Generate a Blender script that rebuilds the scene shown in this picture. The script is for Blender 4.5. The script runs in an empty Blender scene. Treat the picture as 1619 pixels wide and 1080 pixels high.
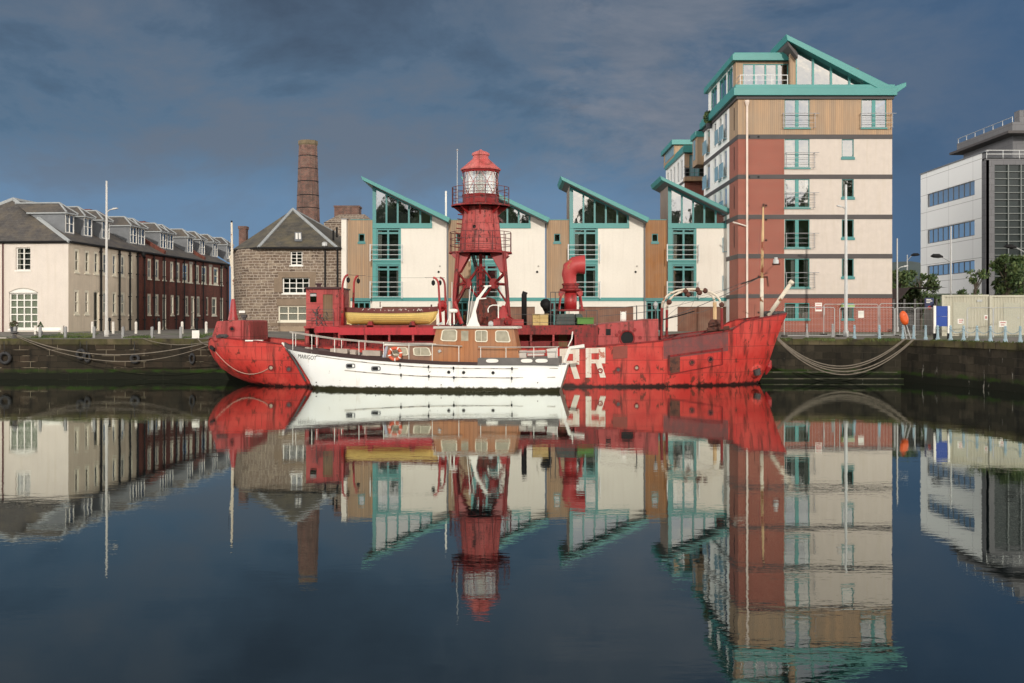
import bpy, bmesh, math, random
from mathutils import Vector, Matrix
random.seed(7)
sc = bpy.context.scene
COL = sc.collection
R = math.radians
# ---------------------------------------------------------------- camera
F = 1700.0; HZ = 505.0; CH = 3.65
cd = bpy.data.cameras.new('camera'); cam = bpy.data.objects.new('camera', cd); COL.objects.link(cam)
cam.location = (0, 0, CH); cam.rotation_euler = (R(90), 0, 0)
cd.sensor_width = 36; cd.lens = 36 * F / 1619; cd.shift_y = -(540 - HZ) / 1619
cd.clip_start = 0.5; cd.clip_end = 6000
sc.camera = cam
# ---------------------------------------------------------------- world and sun
SUN_EL, SUN_AZ = 19.0, 3.0        # azimuth to the right of straight behind the camera
w = bpy.data.worlds.new('World'); sc.world = w; w.use_nodes = True
nt = w.node_tree; nt.nodes.clear()
def WN(t, **k):
    n = nt.nodes.new(t)
    for a, b in k.items(): setattr(n, a, b)
    return n
def wl(a, b): nt.links.new(a, b)
def wmath(op, a, b=None, clamp=False):
    n = WN('ShaderNodeMath', operation=op); n.use_clamp = clamp
    for i, s in enumerate((a, b)):
        if s is None: continue
        if isinstance(s, (int, float)): n.inputs[i].default_value = s
        else: wl(s, n.inputs[i])
    return n.outputs[0]
def wmix(f, a, b):
    n = WN('ShaderNodeMix', data_type='RGBA')
    for i, s in ((0, f), (6, a), (7, b)):
        if isinstance(s, (int, float)): n.inputs[i].default_value = s
        elif isinstance(s, tuple): n.inputs[i].default_value = (*s, 1)
        else: wl(s, n.inputs[i])
    return n.outputs[2]
def wramp(src, *st):
    n = WN('ShaderNodeValToRGB'); wl(src, n.inputs[0]); e = n.color_ramp.elements
    while len(e) < len(st): e.new(0.5)
    for i, (p, c) in enumerate(st): e[i].position = p; e[i].color = (*c, 1) if isinstance(c, tuple) else (c, c, c, 1)
    return n.outputs[0]
sky = WN('ShaderNodeTexSky', sky_type='NISHITA', sun_disc=False)
sky.sun_elevation = R(SUN_EL); sky.sun_rotation = R(180 - SUN_AZ)
sky.dust_density = 1.5
tc = WN('ShaderNodeTexCoord'); sep = WN('ShaderNodeSeparateXYZ'); wl(tc.outputs['Generated'], sep.inputs[0])
dx, dy, dz = sep.outputs
mp = WN('ShaderNodeMapping'); wl(tc.outputs['Generated'], mp.inputs[0]); mp.inputs['Scale'].default_value = (1.0, 1.0, 2.0); mp.inputs['Location'].default_value = (3.1, 0, 1.7)
n1 = WN('ShaderNodeTexNoise'); wl(mp.outputs[0], n1.inputs[0]); n1.inputs['Scale'].default_value = 4.2
n1.inputs['Detail'].default_value = 8; n1.inputs['Roughness'].default_value = .6; n1.inputs['Distortion'].default_value = .25
mp2 = WN('ShaderNodeMapping'); wl(tc.outputs['Generated'], mp2.inputs[0]); mp2.inputs['Rotation'].default_value = (0, R(-48), 0); mp2.inputs['Scale'].default_value = (2.2, 1, 7)
n2 = WN('ShaderNodeTexNoise'); wl(mp2.outputs[0], n2.inputs[0]); n2.inputs['Scale'].default_value = 2.3
n2.inputs['Detail'].default_value = 9; n2.inputs['Roughness'].default_value = .66; n2.inputs['Distortion'].default_value = .5
# storm cloud ahead: slate blue low down, heavier grey higher up
base = wramp(dz, (0.0, (.14, .25, .40)), (.11, (.132, .232, .37)), (.16, (.086, .158, .250)), (.24, (.084, .138, .212)), (.34, (.080, .112, .165)), (1.0, (.10, .13, .18)))
right = wramp(wmath('MULTIPLY_ADD', dx, 1.0), (.0, 0.0), (.5, .85))
base = wmix(wramp(dx, (.05, 0.0), (.40, .85)), base, (.050, .105, .195))
cl = wramp(n1.outputs[0], (.47, 0.0), (.60, 1.0))
cf = wmath('MULTIPLY', cl, wramp(dz, (.05, 0.0), (.15, .85)))
front = wmix(cf, base, (.128, .160, .212))
wisp = wmath('MULTIPLY', wramp(n2.outputs[0], (.44, 0.0), (.64, 1.0)), wramp(dz, (.08, 0.0), (.15, .8)))
wisp = wmath('MULTIPLY', wisp, wramp(dx, (.0, .0), (.05, 1.0), (.18, .9), (.3, .25)))
front = wmix(wisp, front, (.195, .215, .26))
dark = wmath('MULTIPLY', wramp(n1.outputs[0], (.34, 1.0), (.50, 0.0)), wramp(dz, (.08, 0.0), (.17, .75)))
front = wmix(dark, front, (.045, .068, .108))
front = wmix(wramp(dx, (.24, 0.0), (.42, .8)), front, (.055, .108, .198))
# broken bright cloud on the sun's side of the sky, behind the camera
sunv = (math.sin(R(SUN_AZ)), -math.cos(R(SUN_AZ)))
dot = wmath('ADD', wmath('MULTIPLY', dx, sunv[0]), wmath('MULTIPLY', dy, sunv[1]))
bk = wramp(n1.outputs[0], (.36, (.55, .62, .75)), (.52, (1.15, 1.08, .97)), (.68, (1.9, 1.62, 1.3)))
low = wramp(dz, (0.0, 1.7), (.26, 1.6), (.45, .62), (1.0, .4))
bk = wmix(1.0, bk, low); bk.node.blend_type = 'MULTIPLY'
bk = wmix(1.0, bk, wramp(wmath('ABSOLUTE', dx), (.35, 1.0), (.9, 1.9))); bk.node.blend_type = 'MULTIPLY'

backf = wramp(dot, (.0, 0.0), (.75, 1.0))
backf = WN('ShaderNodeMapRange'); wl(dot, backf.inputs[0]); backf.inputs[1].default_value = -.87; backf.inputs[2].default_value = -.25
backf.interpolation_type = 'SMOOTHSTEP'
cloud = wmix(backf.outputs[0], front, bk)
sc10 = WN('ShaderNodeVectorMath', operation='SCALE'); wl(cloud, sc10.inputs[0]); sc10.inputs['Scale'].default_value = 10.0
skyd = WN('ShaderNodeVectorMath', operation='SCALE'); wl(sky.outputs[0], skyd.inputs[0]); skyd.inputs['Scale'].default_value = .35
fin = wmix(.96, skyd.outputs[0], sc10.outputs[0])
bg = WN('ShaderNodeBackground'); wl(fin, bg.inputs[0]); bg.inputs[1].default_value = .1
wo = WN('ShaderNodeOutputWorld'); wl(bg.outputs[0], wo.inputs[0])
sl = bpy.data.lights.new('sun', 'SUN'); sl.energy = 2.15; sl.angle = R(.6); sl.color = (1, .93, .82)
so = bpy.data.objects.new('sun', sl); COL.objects.link(so)
so.rotation_euler = (R(90 - SUN_EL), 0, R(SUN_AZ)); so.location = (10, -40, 30)
vs = sc.view_settings; vs.view_transform = 'Standard'; vs.look = 'None'; vs.exposure = 0.14; vs.gamma = 1; vs.use_curve_mapping = False
sc.render.engine = 'CYCLES'
# ---------------------------------------------------------------- helpers
def XP(px, Y): return (px - 809.5) * Y / F
def ZP(py, Y): return CH - (py - HZ) * Y / F
def P(px, py, Y): return Vector((XP(px, Y), Y, ZP(py, Y)))
ORG = {}
def _org(o): return ORG.get(o.name, Vector((0, 0, 0)))
def tag(o, label=None, cat=None, group=None, kind=None):
    if label: o['label'] = label
    if cat: o['category'] = cat
    if group: o['group'] = group
    if kind: o['kind'] = kind
    return o
def thing(name, loc, label, cat, group=None):
    o = bpy.data.objects.new(name, None); COL.objects.link(o); o.location = loc
    o.empty_display_size = .3
    ORG[o.name] = Vector(loc)
    return tag(o, label, cat, group)
def dup(root, off, label=None, group=None):
    """copy of a thing with its parts and sub-parts, moved by off"""
    r = root.copy(); COL.objects.link(r); r.location = root.location + Vector(off)
    if label: r['label'] = label
    if group: r['group'] = group
    ORG[r.name] = _org(root) + Vector(off)
    def rec(src, dst):
        for ch in list(src.children):
            c = ch.copy(); COL.objects.link(c); c.parent = dst
            ORG[c.name] = _org(ch) + Vector(off)
            rec(ch, c)
    rec(root, r)
    return r
def front(Y): return lambda u, w, z: (u, Y + w, z)
def left(X): return lambda u, w, z: (X + w, u, z)      # wall facing -X
def right_(X): return lambda u, w, z: (X - w, u, z)    # wall facing +X
ID = lambda x, y, z: (x, y, z)
class MB:
    def __init__(s): s.v = []; s.f = []; s.m = []
    def add(s, pts, faces, m=0):
        b = len(s.v); s.v += [tuple(p) for p in pts]
        for f in faces: s.f.append([b + i for i in f]); s.m.append(m)
        return s
    def poly(s, pts, m=0): return s.add(pts, [list(range(len(pts)))], m)
    def bx(s, x0, x1, y0, y1, z0, z1, m=0, M=ID):
        p = [M(x, y, z) for z in (z0, z1) for y in (y0, y1) for x in (x0, x1)]
        return s.add(p, [(0, 2, 3, 1), (4, 5, 7, 6), (0, 1, 5, 4), (2, 6, 7, 3), (0, 4, 6, 2), (1, 3, 7, 5)], m)
    def ext(s, pts, vec, m=0):
        n = len(pts); v = Vector(vec); a = [Vector(p) for p in pts]
        return s.add(a + [p + v for p in a], [list(range(n)), list(range(2 * n - 1, n - 1, -1))] + [(i, (i + 1) % n, n + (i + 1) % n, n + i) for i in range(n)], m)
    def tube(s, pts, r, n=6, m=0, cap=True):
        pts = [Vector(p) for p in pts]; k = len(pts)
        rs = r if isinstance(r, (list, tuple)) else [r] * k
        ring = []
        up = None
        for i, p in enumerate(pts):
            d = (pts[min(i + 1, k - 1)] - pts[max(i - 1, 0)])
            if d.length < 1e-9: d = Vector((0, 0, 1))
            d.normalize()
            if up is None or abs(d.dot(up)) > .97: up = Vector((0, 0, 1)) if abs(d.z) < .9 else Vector((0, 1, 0))
            a = d.cross(up).normalized(); b = d.cross(a).normalized()
            ring += [p + (a * math.cos(t) + b * math.sin(t)) * rs[i] for t in [2 * math.pi * (j + .5) / n for j in range(n)]]
        fs = []
        for i in range(k - 1):
            for j in range(n): fs.append((i * n + j, i * n + (j + 1) % n, (i + 1) * n + (j + 1) % n, (i + 1) * n + j))
        if cap: fs += [list(range(n)), [(k - 1) * n + j for j in range(n)]]
        return s.add(ring, fs, m)
    def lathe(s, c, prof, n=16, m=0, ang=0):
        pts = []
        for r, z in prof:
            pts += [(c[0] + r * math.cos(ang + 2 * math.pi * j / n), c[1] + r * math.sin(ang + 2 * math.pi * j / n), c[2] + z) for j in range(n)]
        fs = [(i * n + j, i * n + (j + 1) % n, (i + 1) * n + (j + 1) % n, (i + 1) * n + j) for i in range(len(prof) - 1) for j in range(n)]
        fs += [list(range(n)), [(len(prof) - 1) * n + j for j in range(n)]]
        return s.add(pts, fs, m)
    def grid(s, rows, m=0, closed=False):
        k = len(rows[0]); pts = [p for r in rows for p in r]; fs = []
        for i in range(len(rows) - 1):
            for j in range(k if closed else k - 1): fs.append((i * k + j, i * k + (j + 1) % k, (i + 1) * k + (j + 1) % k, (i + 1) * k + j))
        return s.add(pts, fs, m)
    def build(s, name, mats, parent=None, smooth=False, bevel=0, recalc=True, label=None):
        if not isinstance(mats, (list, tuple)): mats = [mats]
        lo = Vector([min(v[i] for v in s.v) for i in range(3)]); hi = Vector([max(v[i] for v in s.v) for i in range(3)])
        org = Vector(((lo.x + hi.x) / 2, (lo.y + hi.y) / 2, lo.z))
        me = bpy.data.meshes.new(name)
        me.from_pydata([Vector(v) - org for v in s.v], [], s.f)
        for mt in mats: me.materials.append(mt)
        me.polygons.foreach_set('material_index', s.m)
        if recalc:
            bm = bmesh.new(); bm.from_mesh(me)
            bmesh.ops.recalc_face_normals(bm, faces=bm.faces); bm.to_mesh(me); bm.free()
        if smooth: me.polygons.foreach_set('use_smooth', [True] * len(me.polygons))
        me.update()
        o = bpy.data.objects.new(name, me); COL.objects.link(o)
        ORG[o.name] = org
        if parent: o.parent = parent; o.location = org - _org(parent)
        else: o.location = org
        if bevel:
            b = o.modifiers.new('bevel', 'BEVEL'); b.width = bevel; b.segments = 2; b.limit_method = 'ANGLE'
        if label: o['label'] = label
        return o
def holes_wall(mb, M, u0, u1, z0, z1, holes, d=.15, m=0, w=0, mr=None):
    us = sorted({u0, u1} | {min(max(h[i], u0), u1) for h in holes for i in (0, 1)})
    zs = sorted({z0, z1} | {min(max(h[i], z0), z1) for h in holes for i in (2, 3)})
    for a, b in zip(us, us[1:]):
        for c, e in zip(zs, zs[1:]):
            if b - a < 1e-6 or e - c < 1e-6: continue
            cu, cz = (a + b) / 2, (c + e) / 2
            if any(h[0] < cu < h[1] and h[2] < cz < h[3] for h in holes): continue
            mb.poly([M(a, w, c), M(b, w, c), M(b, w, e), M(a, w, e)], m)
    mr = m if mr is None else mr
    for a, b, c, e in holes:
        for q in (((a, c), (b, c)), ((b, c), (b, e)), ((b, e), (a, e)), ((a, e), (a, c))):
            mb.poly([M(q[0][0], w, q[0][1]), M(q[1][0], w, q[1][1]), M(q[1][0], w + d, q[1][1]), M(q[0][0], w + d, q[0][1])], mr)
def window(parent, M, u0, u1, z0, z1, nx=2, nz=2, fm=None, gm=None, fw=.06, bw=.03, rec=.08, blind=None, blz=0.0, sill=None, trans=None, mull=None, cen=None, name='window'):
    mb = MB(); D0, D1 = rec, rec + .07
    mb.bx(u0, u0 + fw, D0, D1, z0, z1, 0, M); mb.bx(u1 - fw, u1, D0, D1, z0, z1, 0, M)
    mb.bx(u0 + fw, u1 - fw, D0, D1, z0, z0 + fw, 0, M); mb.bx(u0 + fw, u1 - fw, D0, D1, z1 - fw, z1, 0, M)
    cw = bw if cen is None else cen
    for i in range(1, nx):
        c = u0 + (u1 - u0) * i / nx; ww = cw if (nx % 2 == 0 and i == nx // 2) else bw
        mb.bx(c - ww / 2, c + ww / 2, D0 - .005, D1 - .01, z0 + fw, z1 - fw, 0, M)
    zz = [z0 + (z1 - z0) * i / nz for i in range(1, nz)] if trans is None else [z0 + (z1 - z0) * t for t in trans]
    for c in zz: mb.bx(u0 + fw, u1 - fw, D0 + .006, D1 - .004, c - bw / 2, c + bw / 2, 0, M)
    if sill: mb.bx(u0 - .06, u1 + .06, -.05, rec - .01, z0 - sill, z0, 0, M)
    o = mb.build(name, fm, parent)
    g = MB().poly([M(u0 + fw * .5, D0 + .04, z0 + fw * .5), M(u1 - fw * .5, D0 + .04, z0 + fw * .5), M(u1 - fw * .5, D0 + .04, z1 - fw * .5), M(u0 + fw * .5, D0 + .04, z1 - fw * .5)])
    g.build('pane', gm or GLASS, o)
    if blind:
        bm_, segs = blind
        b = MB()
        for (a, c) in segs:
            ua, ub = u0 + (u1 - u0) * a, u0 + (u1 - u0) * c; n = max(4, int((ub - ua) / .12))
            zt, zb = z1 - fw * .5, z0 + (z1 - z0) * blz
            rows = [[M(ua + (ub - ua) * i / n, D1 + .08 + .025 * (i % 2), z) for i in range(n + 1)] for z in (zb, zt)]
            b.grid(rows)
        b.build('curtain', bm_, o)
    return o
# ---------------------------------------------------------------- materials
def newmat(name):
    m = bpy.data.materials.new(name); m.use_nodes = True
    t = m.node_tree; return m, t, t.nodes['Principled BSDF']
class NB:
    def __init__(s, t): s.t = t
    def n(s, ty, **k):
        n = s.t.nodes.new(ty)
        for a, b in k.items(): setattr(n, a, b)
        return n
    def l(s, a, b): s.t.links.new(a, b)
    def put(s, sock, v):
        if isinstance(v, (int, float)): sock.default_value = v
        elif isinstance(v, tuple): sock.default_value = (*v, 1) if len(v) == 3 and len(sock.default_value) == 4 else v
        else: s.l(v, sock)
    def math(s, op, a, b=0.0, clamp=False):
        n = s.n('ShaderNodeMath', operation=op); n.use_clamp = clamp; s.put(n.inputs[0], a); s.put(n.inputs[1], b); return n.outputs[0]
    def mix(s, f, a, b, mode='MIX'):
        n = s.n('ShaderNodeMix', data_type='RGBA', blend_type=mode); s.put(n.inputs[0], f); s.put(n.inputs[6], a); s.put(n.inputs[7], b); return n.outputs[2]
    def ramp(s, src, *st):
        n = s.n('ShaderNodeValToRGB'); s.l(src, n.inputs[0]); e = n.color_ramp.elements
        while len(e) < len(st): e.new(.5)
        for i, (p, c) in enumerate(st): e[i].position = p; e[i].color = (*c, 1) if isinstance(c, tuple) else (c, c, c, 1)
        return n.outputs[0]
    def noise(s, vec, sc, det=4, rough=.55, dist=0.0):
        n = s.n('ShaderNodeTexNoise'); s.l(vec, n.inputs[0]); n.inputs['Scale'].default_value = sc; n.inputs['Detail'].default_value = det
        n.inputs['Roughness'].default_value = rough; n.inputs['Distortion'].default_value = dist; return n.outputs[0]
    def pos(s): return s.n('ShaderNodeNewGeometry').outputs['Position']
    def scale(s, vec, v):
        n = s.n('ShaderNodeVectorMath', operation='MULTIPLY'); s.l(vec, n.inputs[0]); n.inputs[1].default_value = v; return n.outputs[0]
    def wall(s):
        """(run along the wall, height, 0) for any upright or sloping face"""
        g = s.n('ShaderNodeNewGeometry'); p = s.n('ShaderNodeSeparateXYZ'); s.l(g.outputs['Position'], p.inputs[0])
        q = s.n('ShaderNodeSeparateXYZ'); s.l(g.outputs['True Normal'], q.inputs[0])
        k = s.math('GREATER_THAN', s.math('ABSOLUTE', q.outputs[0]), s.math('ABSOLUTE', q.outputs[1]))
        u = s.math('ADD', s.math('MULTIPLY', p.outputs[1], k), s.math('MULTIPLY', p.outputs[0], s.math('SUBTRACT', 1.0, k)))
        c = s.n('ShaderNodeCombineXYZ'); s.l(u, c.inputs[0]); s.l(p.outputs[2], c.inputs[1]); return c.outputs[0], u, p.outputs[2]
    def bump(s, b, h, strength=.3, dist=.02):
        n = s.n('ShaderNodeBump'); s.l(h, n.inputs['Height']); n.inputs['Strength'].default_value = strength; n.inputs['Distance'].default_value = dist
        s.l(n.outputs[0], b.inputs['Normal'])
def paint(name, col, rough=.6, var=.12, sc=1.5, stain=None, metal=0.0, fine=.06, streak=None, spec=None, bump=0.0):
    m, t, b = newmat(name); k = NB(t); p = k.pos()
    n = k.noise(p, sc, 5); n2 = k.noise(p, sc * 14, 3)
    c = k.mix(k.ramp(n, (.3, 0.0), (.7, 1.0)), tuple(x * (1 - var) for x in col), tuple(min(1, x * (1 + var)) for x in col))
    c = k.mix(k.ramp(n2, (.3, 0.0), (.7, 1.0)), c, k.mix(1.0, c, (1 - fine * 3,) * 3, 'MULTIPLY')) if fine else c
    if streak:
        sp = k.scale(p, (2.5, 2.5, .18)); sn = k.noise(sp, 1.6, 5, .6)
        c = k.mix(k.math('MULTIPLY', k.ramp(sn, (.5, 0.0), (.72, 1.0)), streak[1]), c, streak[0])
    if stain:
        sn = k.noise(p, stain[1], 6, .65)
        c = k.mix(k.ramp(sn, (stain[2], 0.0), (stain[2] + .05, 1.0)), c, stain[0])
    k.put(b.inputs['Base Color'], c); b.inputs['Roughness'].default_value = rough; b.inputs['Metallic'].default_value = metal
    if spec is not None: b.inputs['Specular IOR Level'].default_value = spec
    if bump: k.bump(b, n2, bump, .01)
    return m
def brick(name, c1, c2, mortar, bw=.225, bh=.075, ms=.01, rough=.85, blotch=(.7, .5), bump=.4, off=.5, bias=0.0, dirt=None):
    m, t, b = newmat(name); k = NB(t); uv, u, z = k.wall()
    n = k.n('ShaderNodeTexBrick'); k.l(uv, n.inputs[0]); n.inputs['Scale'].default_value = 1
    n.inputs['Color1'].default_value = (*c1, 1); n.inputs['Color2'].default_value = (*c2, 1); n.inputs['Mortar'].default_value = (*mortar, 1)
    n.inputs['Mortar Size'].default_value = ms; n.inputs['Brick Width'].default_value = bw; n.inputs['Row Height'].default_value = bh
    n.inputs['Bias'].default_value = bias; n.offset = off; n.inputs['Mortar Smooth'].default_value = .2
    nz = k.noise(k.pos(), blotch[0], 5, .6); c = k.mix(k.math('MULTIPLY', k.ramp(nz, (.35, 0.0), (.65, 1.0)), blotch[1]), n.outputs[0], k.mix(1.0, n.outputs[0], (.55, .5, .5), 'MULTIPLY'))
    if dirt:
        sp = k.scale(k.pos(), (2.0, 2.0, .15)); sn = k.noise(sp, 1.5, 5, .6)
        c = k.mix(k.math('MULTIPLY', k.ramp(sn, (.5, 0.0), (.7, 1.0)), dirt[1]), c, dirt[0])
    k.put(b.inputs['Base Color'], c); b.inputs['Roughness'].default_value = rough
    k.bump(b, k.math('SUBTRACT', 1.0, n.outputs[1]), bump, .01)
    return m
def rubble(name, cols, mortar, sx=2.2, sz=4.6, mort=.07):
    m, t, b = newmat(name); k = NB(t); uv, u, z = k.wall()
    dn = k.n('ShaderNodeTexNoise'); k.l(uv, dn.inputs[0]); dn.inputs['Scale'].default_value = 2.3; dn.inputs['Detail'].default_value = 3
    mv = k.n('ShaderNodeVectorMath', operation='MULTIPLY_ADD'); k.l(dn.outputs[1], mv.inputs[0]); mv.inputs[1].default_value = (.34, .13, 0); k.l(uv, mv.inputs[2])
    v1 = k.n('ShaderNodeTexBrick'); k.l(mv.outputs[0], v1.inputs[0]); v1.inputs['Scale'].default_value = 1
    v1.inputs['Brick Width'].default_value = .50; v1.inputs['Row Height'].default_value = .205; v1.inputs['Mortar Size'].default_value = .024; v1.inputs['Mortar Smooth'].default_value = .4
    v1.offset = .37; v1.squash = .6; v1.squash_frequency = 3
    sc2 = k.scale(mv.outputs[0], (sx, sz, 1)); vo = k.n('ShaderNodeTexVoronoi'); k.l(sc2, vo.inputs[0]); vo.inputs['Scale'].default_value = 1
    sv = k.n('ShaderNodeSeparateColor'); k.l(vo.outputs['Color'], sv.inputs[0])
    c = k.ramp(sv.outputs[0], *[(i / (len(cols) - 1), cc) for i, cc in enumerate(cols)])
    fn = k.noise(k.pos(), 9, 4); c = k.mix(k.ramp(fn, (.3, 0.0), (.75, .5)), c, k.mix(1.0, c, (.6, .58, .55), 'MULTIPLY'))
    c = k.mix(v1.outputs[1], c, mortar)
    k.put(b.inputs['Base Color'], c); b.inputs['Roughness'].default_value = .9
    k.bump(b, k.math('SUBTRACT', fn, v1.outputs[1]), .5, .03); return m
def planks(name, c1, c2, pw=.12, rough=.7, dark=.35):
    m, t, b = newmat(name); k = NB(t); uv, u, z = k.wall()
    un = k.math('DIVIDE', u, pw); fl = k.math('FLOOR', un); fr = k.math('FRACT', un)
    wn = k.n('ShaderNodeTexWhiteNoise', noise_dimensions='1D'); k.l(fl, wn.inputs['W'])
    c = k.mix(wn.outputs[0], c1, c2)
    g = k.noise(k.scale(k.pos(), (14, 14, .7)), 1, 4); c = k.mix(k.ramp(g, (.3, 0.0), (.7, .5)), c, k.mix(1.0, c, (.62, .55, .5), 'MULTIPLY'))
    big = k.noise(k.pos(), .55, 3); c = k.mix(k.ramp(big, (.4, 0.0), (.7, .35)), c, (.30, .24, .18))
    ln = k.math('LESS_THAN', fr, .09); c = k.mix(k.math('MULTIPLY', ln, 1 - dark), c, (.05, .035, .025))
    k.put(b.inputs['Base Color'], c); b.inputs['Roughness'].default_value = rough
    k.bump(b, k.math('SUBTRACT', 1.0, ln), .3, .01); return m
def slate(name, c1, c2, moss=None, rh=.14):
    m, t, b = newmat(name); k = NB(t); uv, u, z = k.wall()
    n = k.n('ShaderNodeTexBrick'); k.l(uv, n.inputs[0]); n.inputs['Scale'].default_value = 1
    n.inputs['Color1'].default_value = (*c1, 1); n.inputs['Color2'].default_value = (*c2, 1); n.inputs['Mortar'].default_value = (.02, .02, .02, 1)
    n.inputs['Mortar Size'].default_value = .006; n.inputs['Brick Width'].default_value = .3; n.inputs['Row Height'].default_value = rh
    nz = k.noise(k.pos(), 1.1, 6, .65); nz2 = k.noise(k.scale(k.pos(), (1, 1, 2)), 5, 4)
    c = k.mix(k.ramp(nz2, (.35, 0.0), (.7, .6)), n.outputs[0], k.mix(1.0, n.outputs[0], (.5, .48, .46), 'MULTIPLY'))
    if moss: c = k.mix(k.ramp(nz, (.42, 0.0), (.68, .75)), c, moss)
    k.put(b.inputs['Base Color'], c); b.inputs['Roughness'].default_value = .65; k.bump(b, n.outputs[0], .4, .01); return m
def glassmat(name, refl=.22, tint=(1, 1, 1), rough=.005, wav=.0):
    m, t, b = newmat(name); k = NB(t); t.nodes.remove(b)
    out = t.nodes['Material Output']; tr = k.n('ShaderNodeBsdfTransparent'); gl = k.n('ShaderNodeBsdfGlossy'); gl.inputs['Roughness'].default_value = rough
    tr.inputs[0].default_value = (*tint, 1)
    fr = k.n('ShaderNodeFresnel'); fr.inputs[0].default_value = 1.5
    f = k.math('ADD', k.math('MULTIPLY', fr.outputs[0], 1.6), refl - .06, True)
    mx = k.n('ShaderNodeMixShader'); k.l(f, mx.inputs[0]); k.l(tr.outputs[0], mx.inputs[1]); k.l(gl.outputs[0], mx.inputs[2])
    if wav:
        bp = k.n('ShaderNodeBump'); k.l(k.noise(k.pos(), 1.1, 2), bp.inputs['Height']); bp.inputs['Strength'].default_value = wav; bp.inputs['Distance'].default_value = .05
        k.l(bp.outputs[0], gl.inputs['Normal'])
    k.l(mx.outputs[0], out.inputs[0]); return m
GLASS = glassmat('window_glass', .46, (.6, .65, .65), rough=.03, wav=.10)
GLASS_OFF = glassmat('office_glass', .14, (.8, .8, .8), rough=.03)
GLASS_OLD = glassmat('old_glass', .25, (.7, .72, .7), wav=.3)
GLASS_CLEAR = glassmat('lantern_glass', .16, (.93, .96, .97))
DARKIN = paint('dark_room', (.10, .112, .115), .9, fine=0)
CURT = paint('curtain_cloth', (.55, .5, .42), .9, .15, 3)
CURTW = paint('white_net_curtain', (.8, .78, .72), .9, .05, 3)
CREAMB = paint('cream_painted_brick', (.68, .61, .55), .8, .05, .8, stain=((.42, .34, .26), 2.1, .70), fine=.025, streak=((.54, .47, .38), .35))
CREAMS = paint('cream_painted_brick_worn', (.62, .53, .42), .85, .08, 1.0, stain=((.34, .27, .21), 1.6, .69), fine=.03, streak=((.44, .37, .29), .5))
RENDER = paint('cream_render', (.735, .69, .62), .85, .025, .5, fine=.015, streak=((.60, .55, .48), .32))
BUFF = paint('buff_cladding', (.60, .53, .475), .8, .05, 2.5, fine=.04, streak=((.50, .43, .35), .5))
TEAL = paint('teal_painted_metal', (.045, .245, .232), .45, .05, .7, fine=.01)
TEALD = paint('teal_painted_frame', (.038, .20, .20), .4, .05, .7, fine=.01)
GREYB = paint('dark_grey_band', (.068, .06, .06), .7, .08, 1, fine=.02)
WHITE = paint('white_gloss_paint', (.8, .78, .73), .4, .04, 2, fine=.01)
CREAMP = paint('cream_frame_paint', (.74, .69, .56), .5, .04, 2, fine=.01)
GALV = paint('galvanised_steel', (.46, .47, .47), .45, .08, 4, metal=.35, fine=.02)
GALVD = paint('grey_rail_steel', (.22, .22, .23), .5, .08, 4, metal=.3, fine=.02)
BLACKP = paint('black_painted_iron', (.013, .013, .014), .6, .1, 3, fine=.02, spec=.15)
LEAD = paint('lead_sheet', (.17, .18, .195), .55, .12, 2.5, fine=.04)
LEADL = paint('pale_lead_ridge', (.33, .35, .36), .5, .08, 3, fine=.03)
BRICKA = brick('red_apartment_brick', (.255, .042, .027), (.18, .031, .022), (.50, .27, .20), ms=.0105, blotch=(.5, .22), bump=.2)
BRICKO = brick('dark_old_brick', (.24, .058, .034), (.15, .040, .027), (.12, .065, .05), ms=.01, blotch=(.9, .7), dirt=((.05, .025, .02), .6))
BRICKC = brick('chimney_brick', (.22, .068, .048), (.09, .038, .03), (.25, .20, .165), ms=.014, blotch=(2.2, .9), dirt=((.05, .038, .034), .75))
STONE = rubble('rubble_stone', [(.10, .068, .05), (.21, .15, .11), (.155, .115, .09), (.30, .235, .175), (.13, .09, .065)], (.40, .34, .28))
ASHLAR = paint('brown_dressed_stone', (.23, .17, .12), .85, .15, 1.5, fine=.05)
SLATE1 = slate('grey_slate', (.10, .092, .088), (.065, .06, .06), (.135, .11, .08))
SLATE2 = slate('mossy_slate', (.105, .095, .08), (.065, .06, .05), (.15, .125, .075))
WOOD = planks('larch_boards', (.47, .31, .185), (.36, .255, .17), .14)
WOODO = planks('orange_larch_boards', (.42, .19, .062), (.34, .145, .045), .14)
WOODG = planks('brown_garage_boards', (.20, .078, .042), (.15, .055, .03), .16)
CONCR = paint('pale_concrete', (.38, .35, .31), .9, .12, 1.5, fine=.05)
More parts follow.
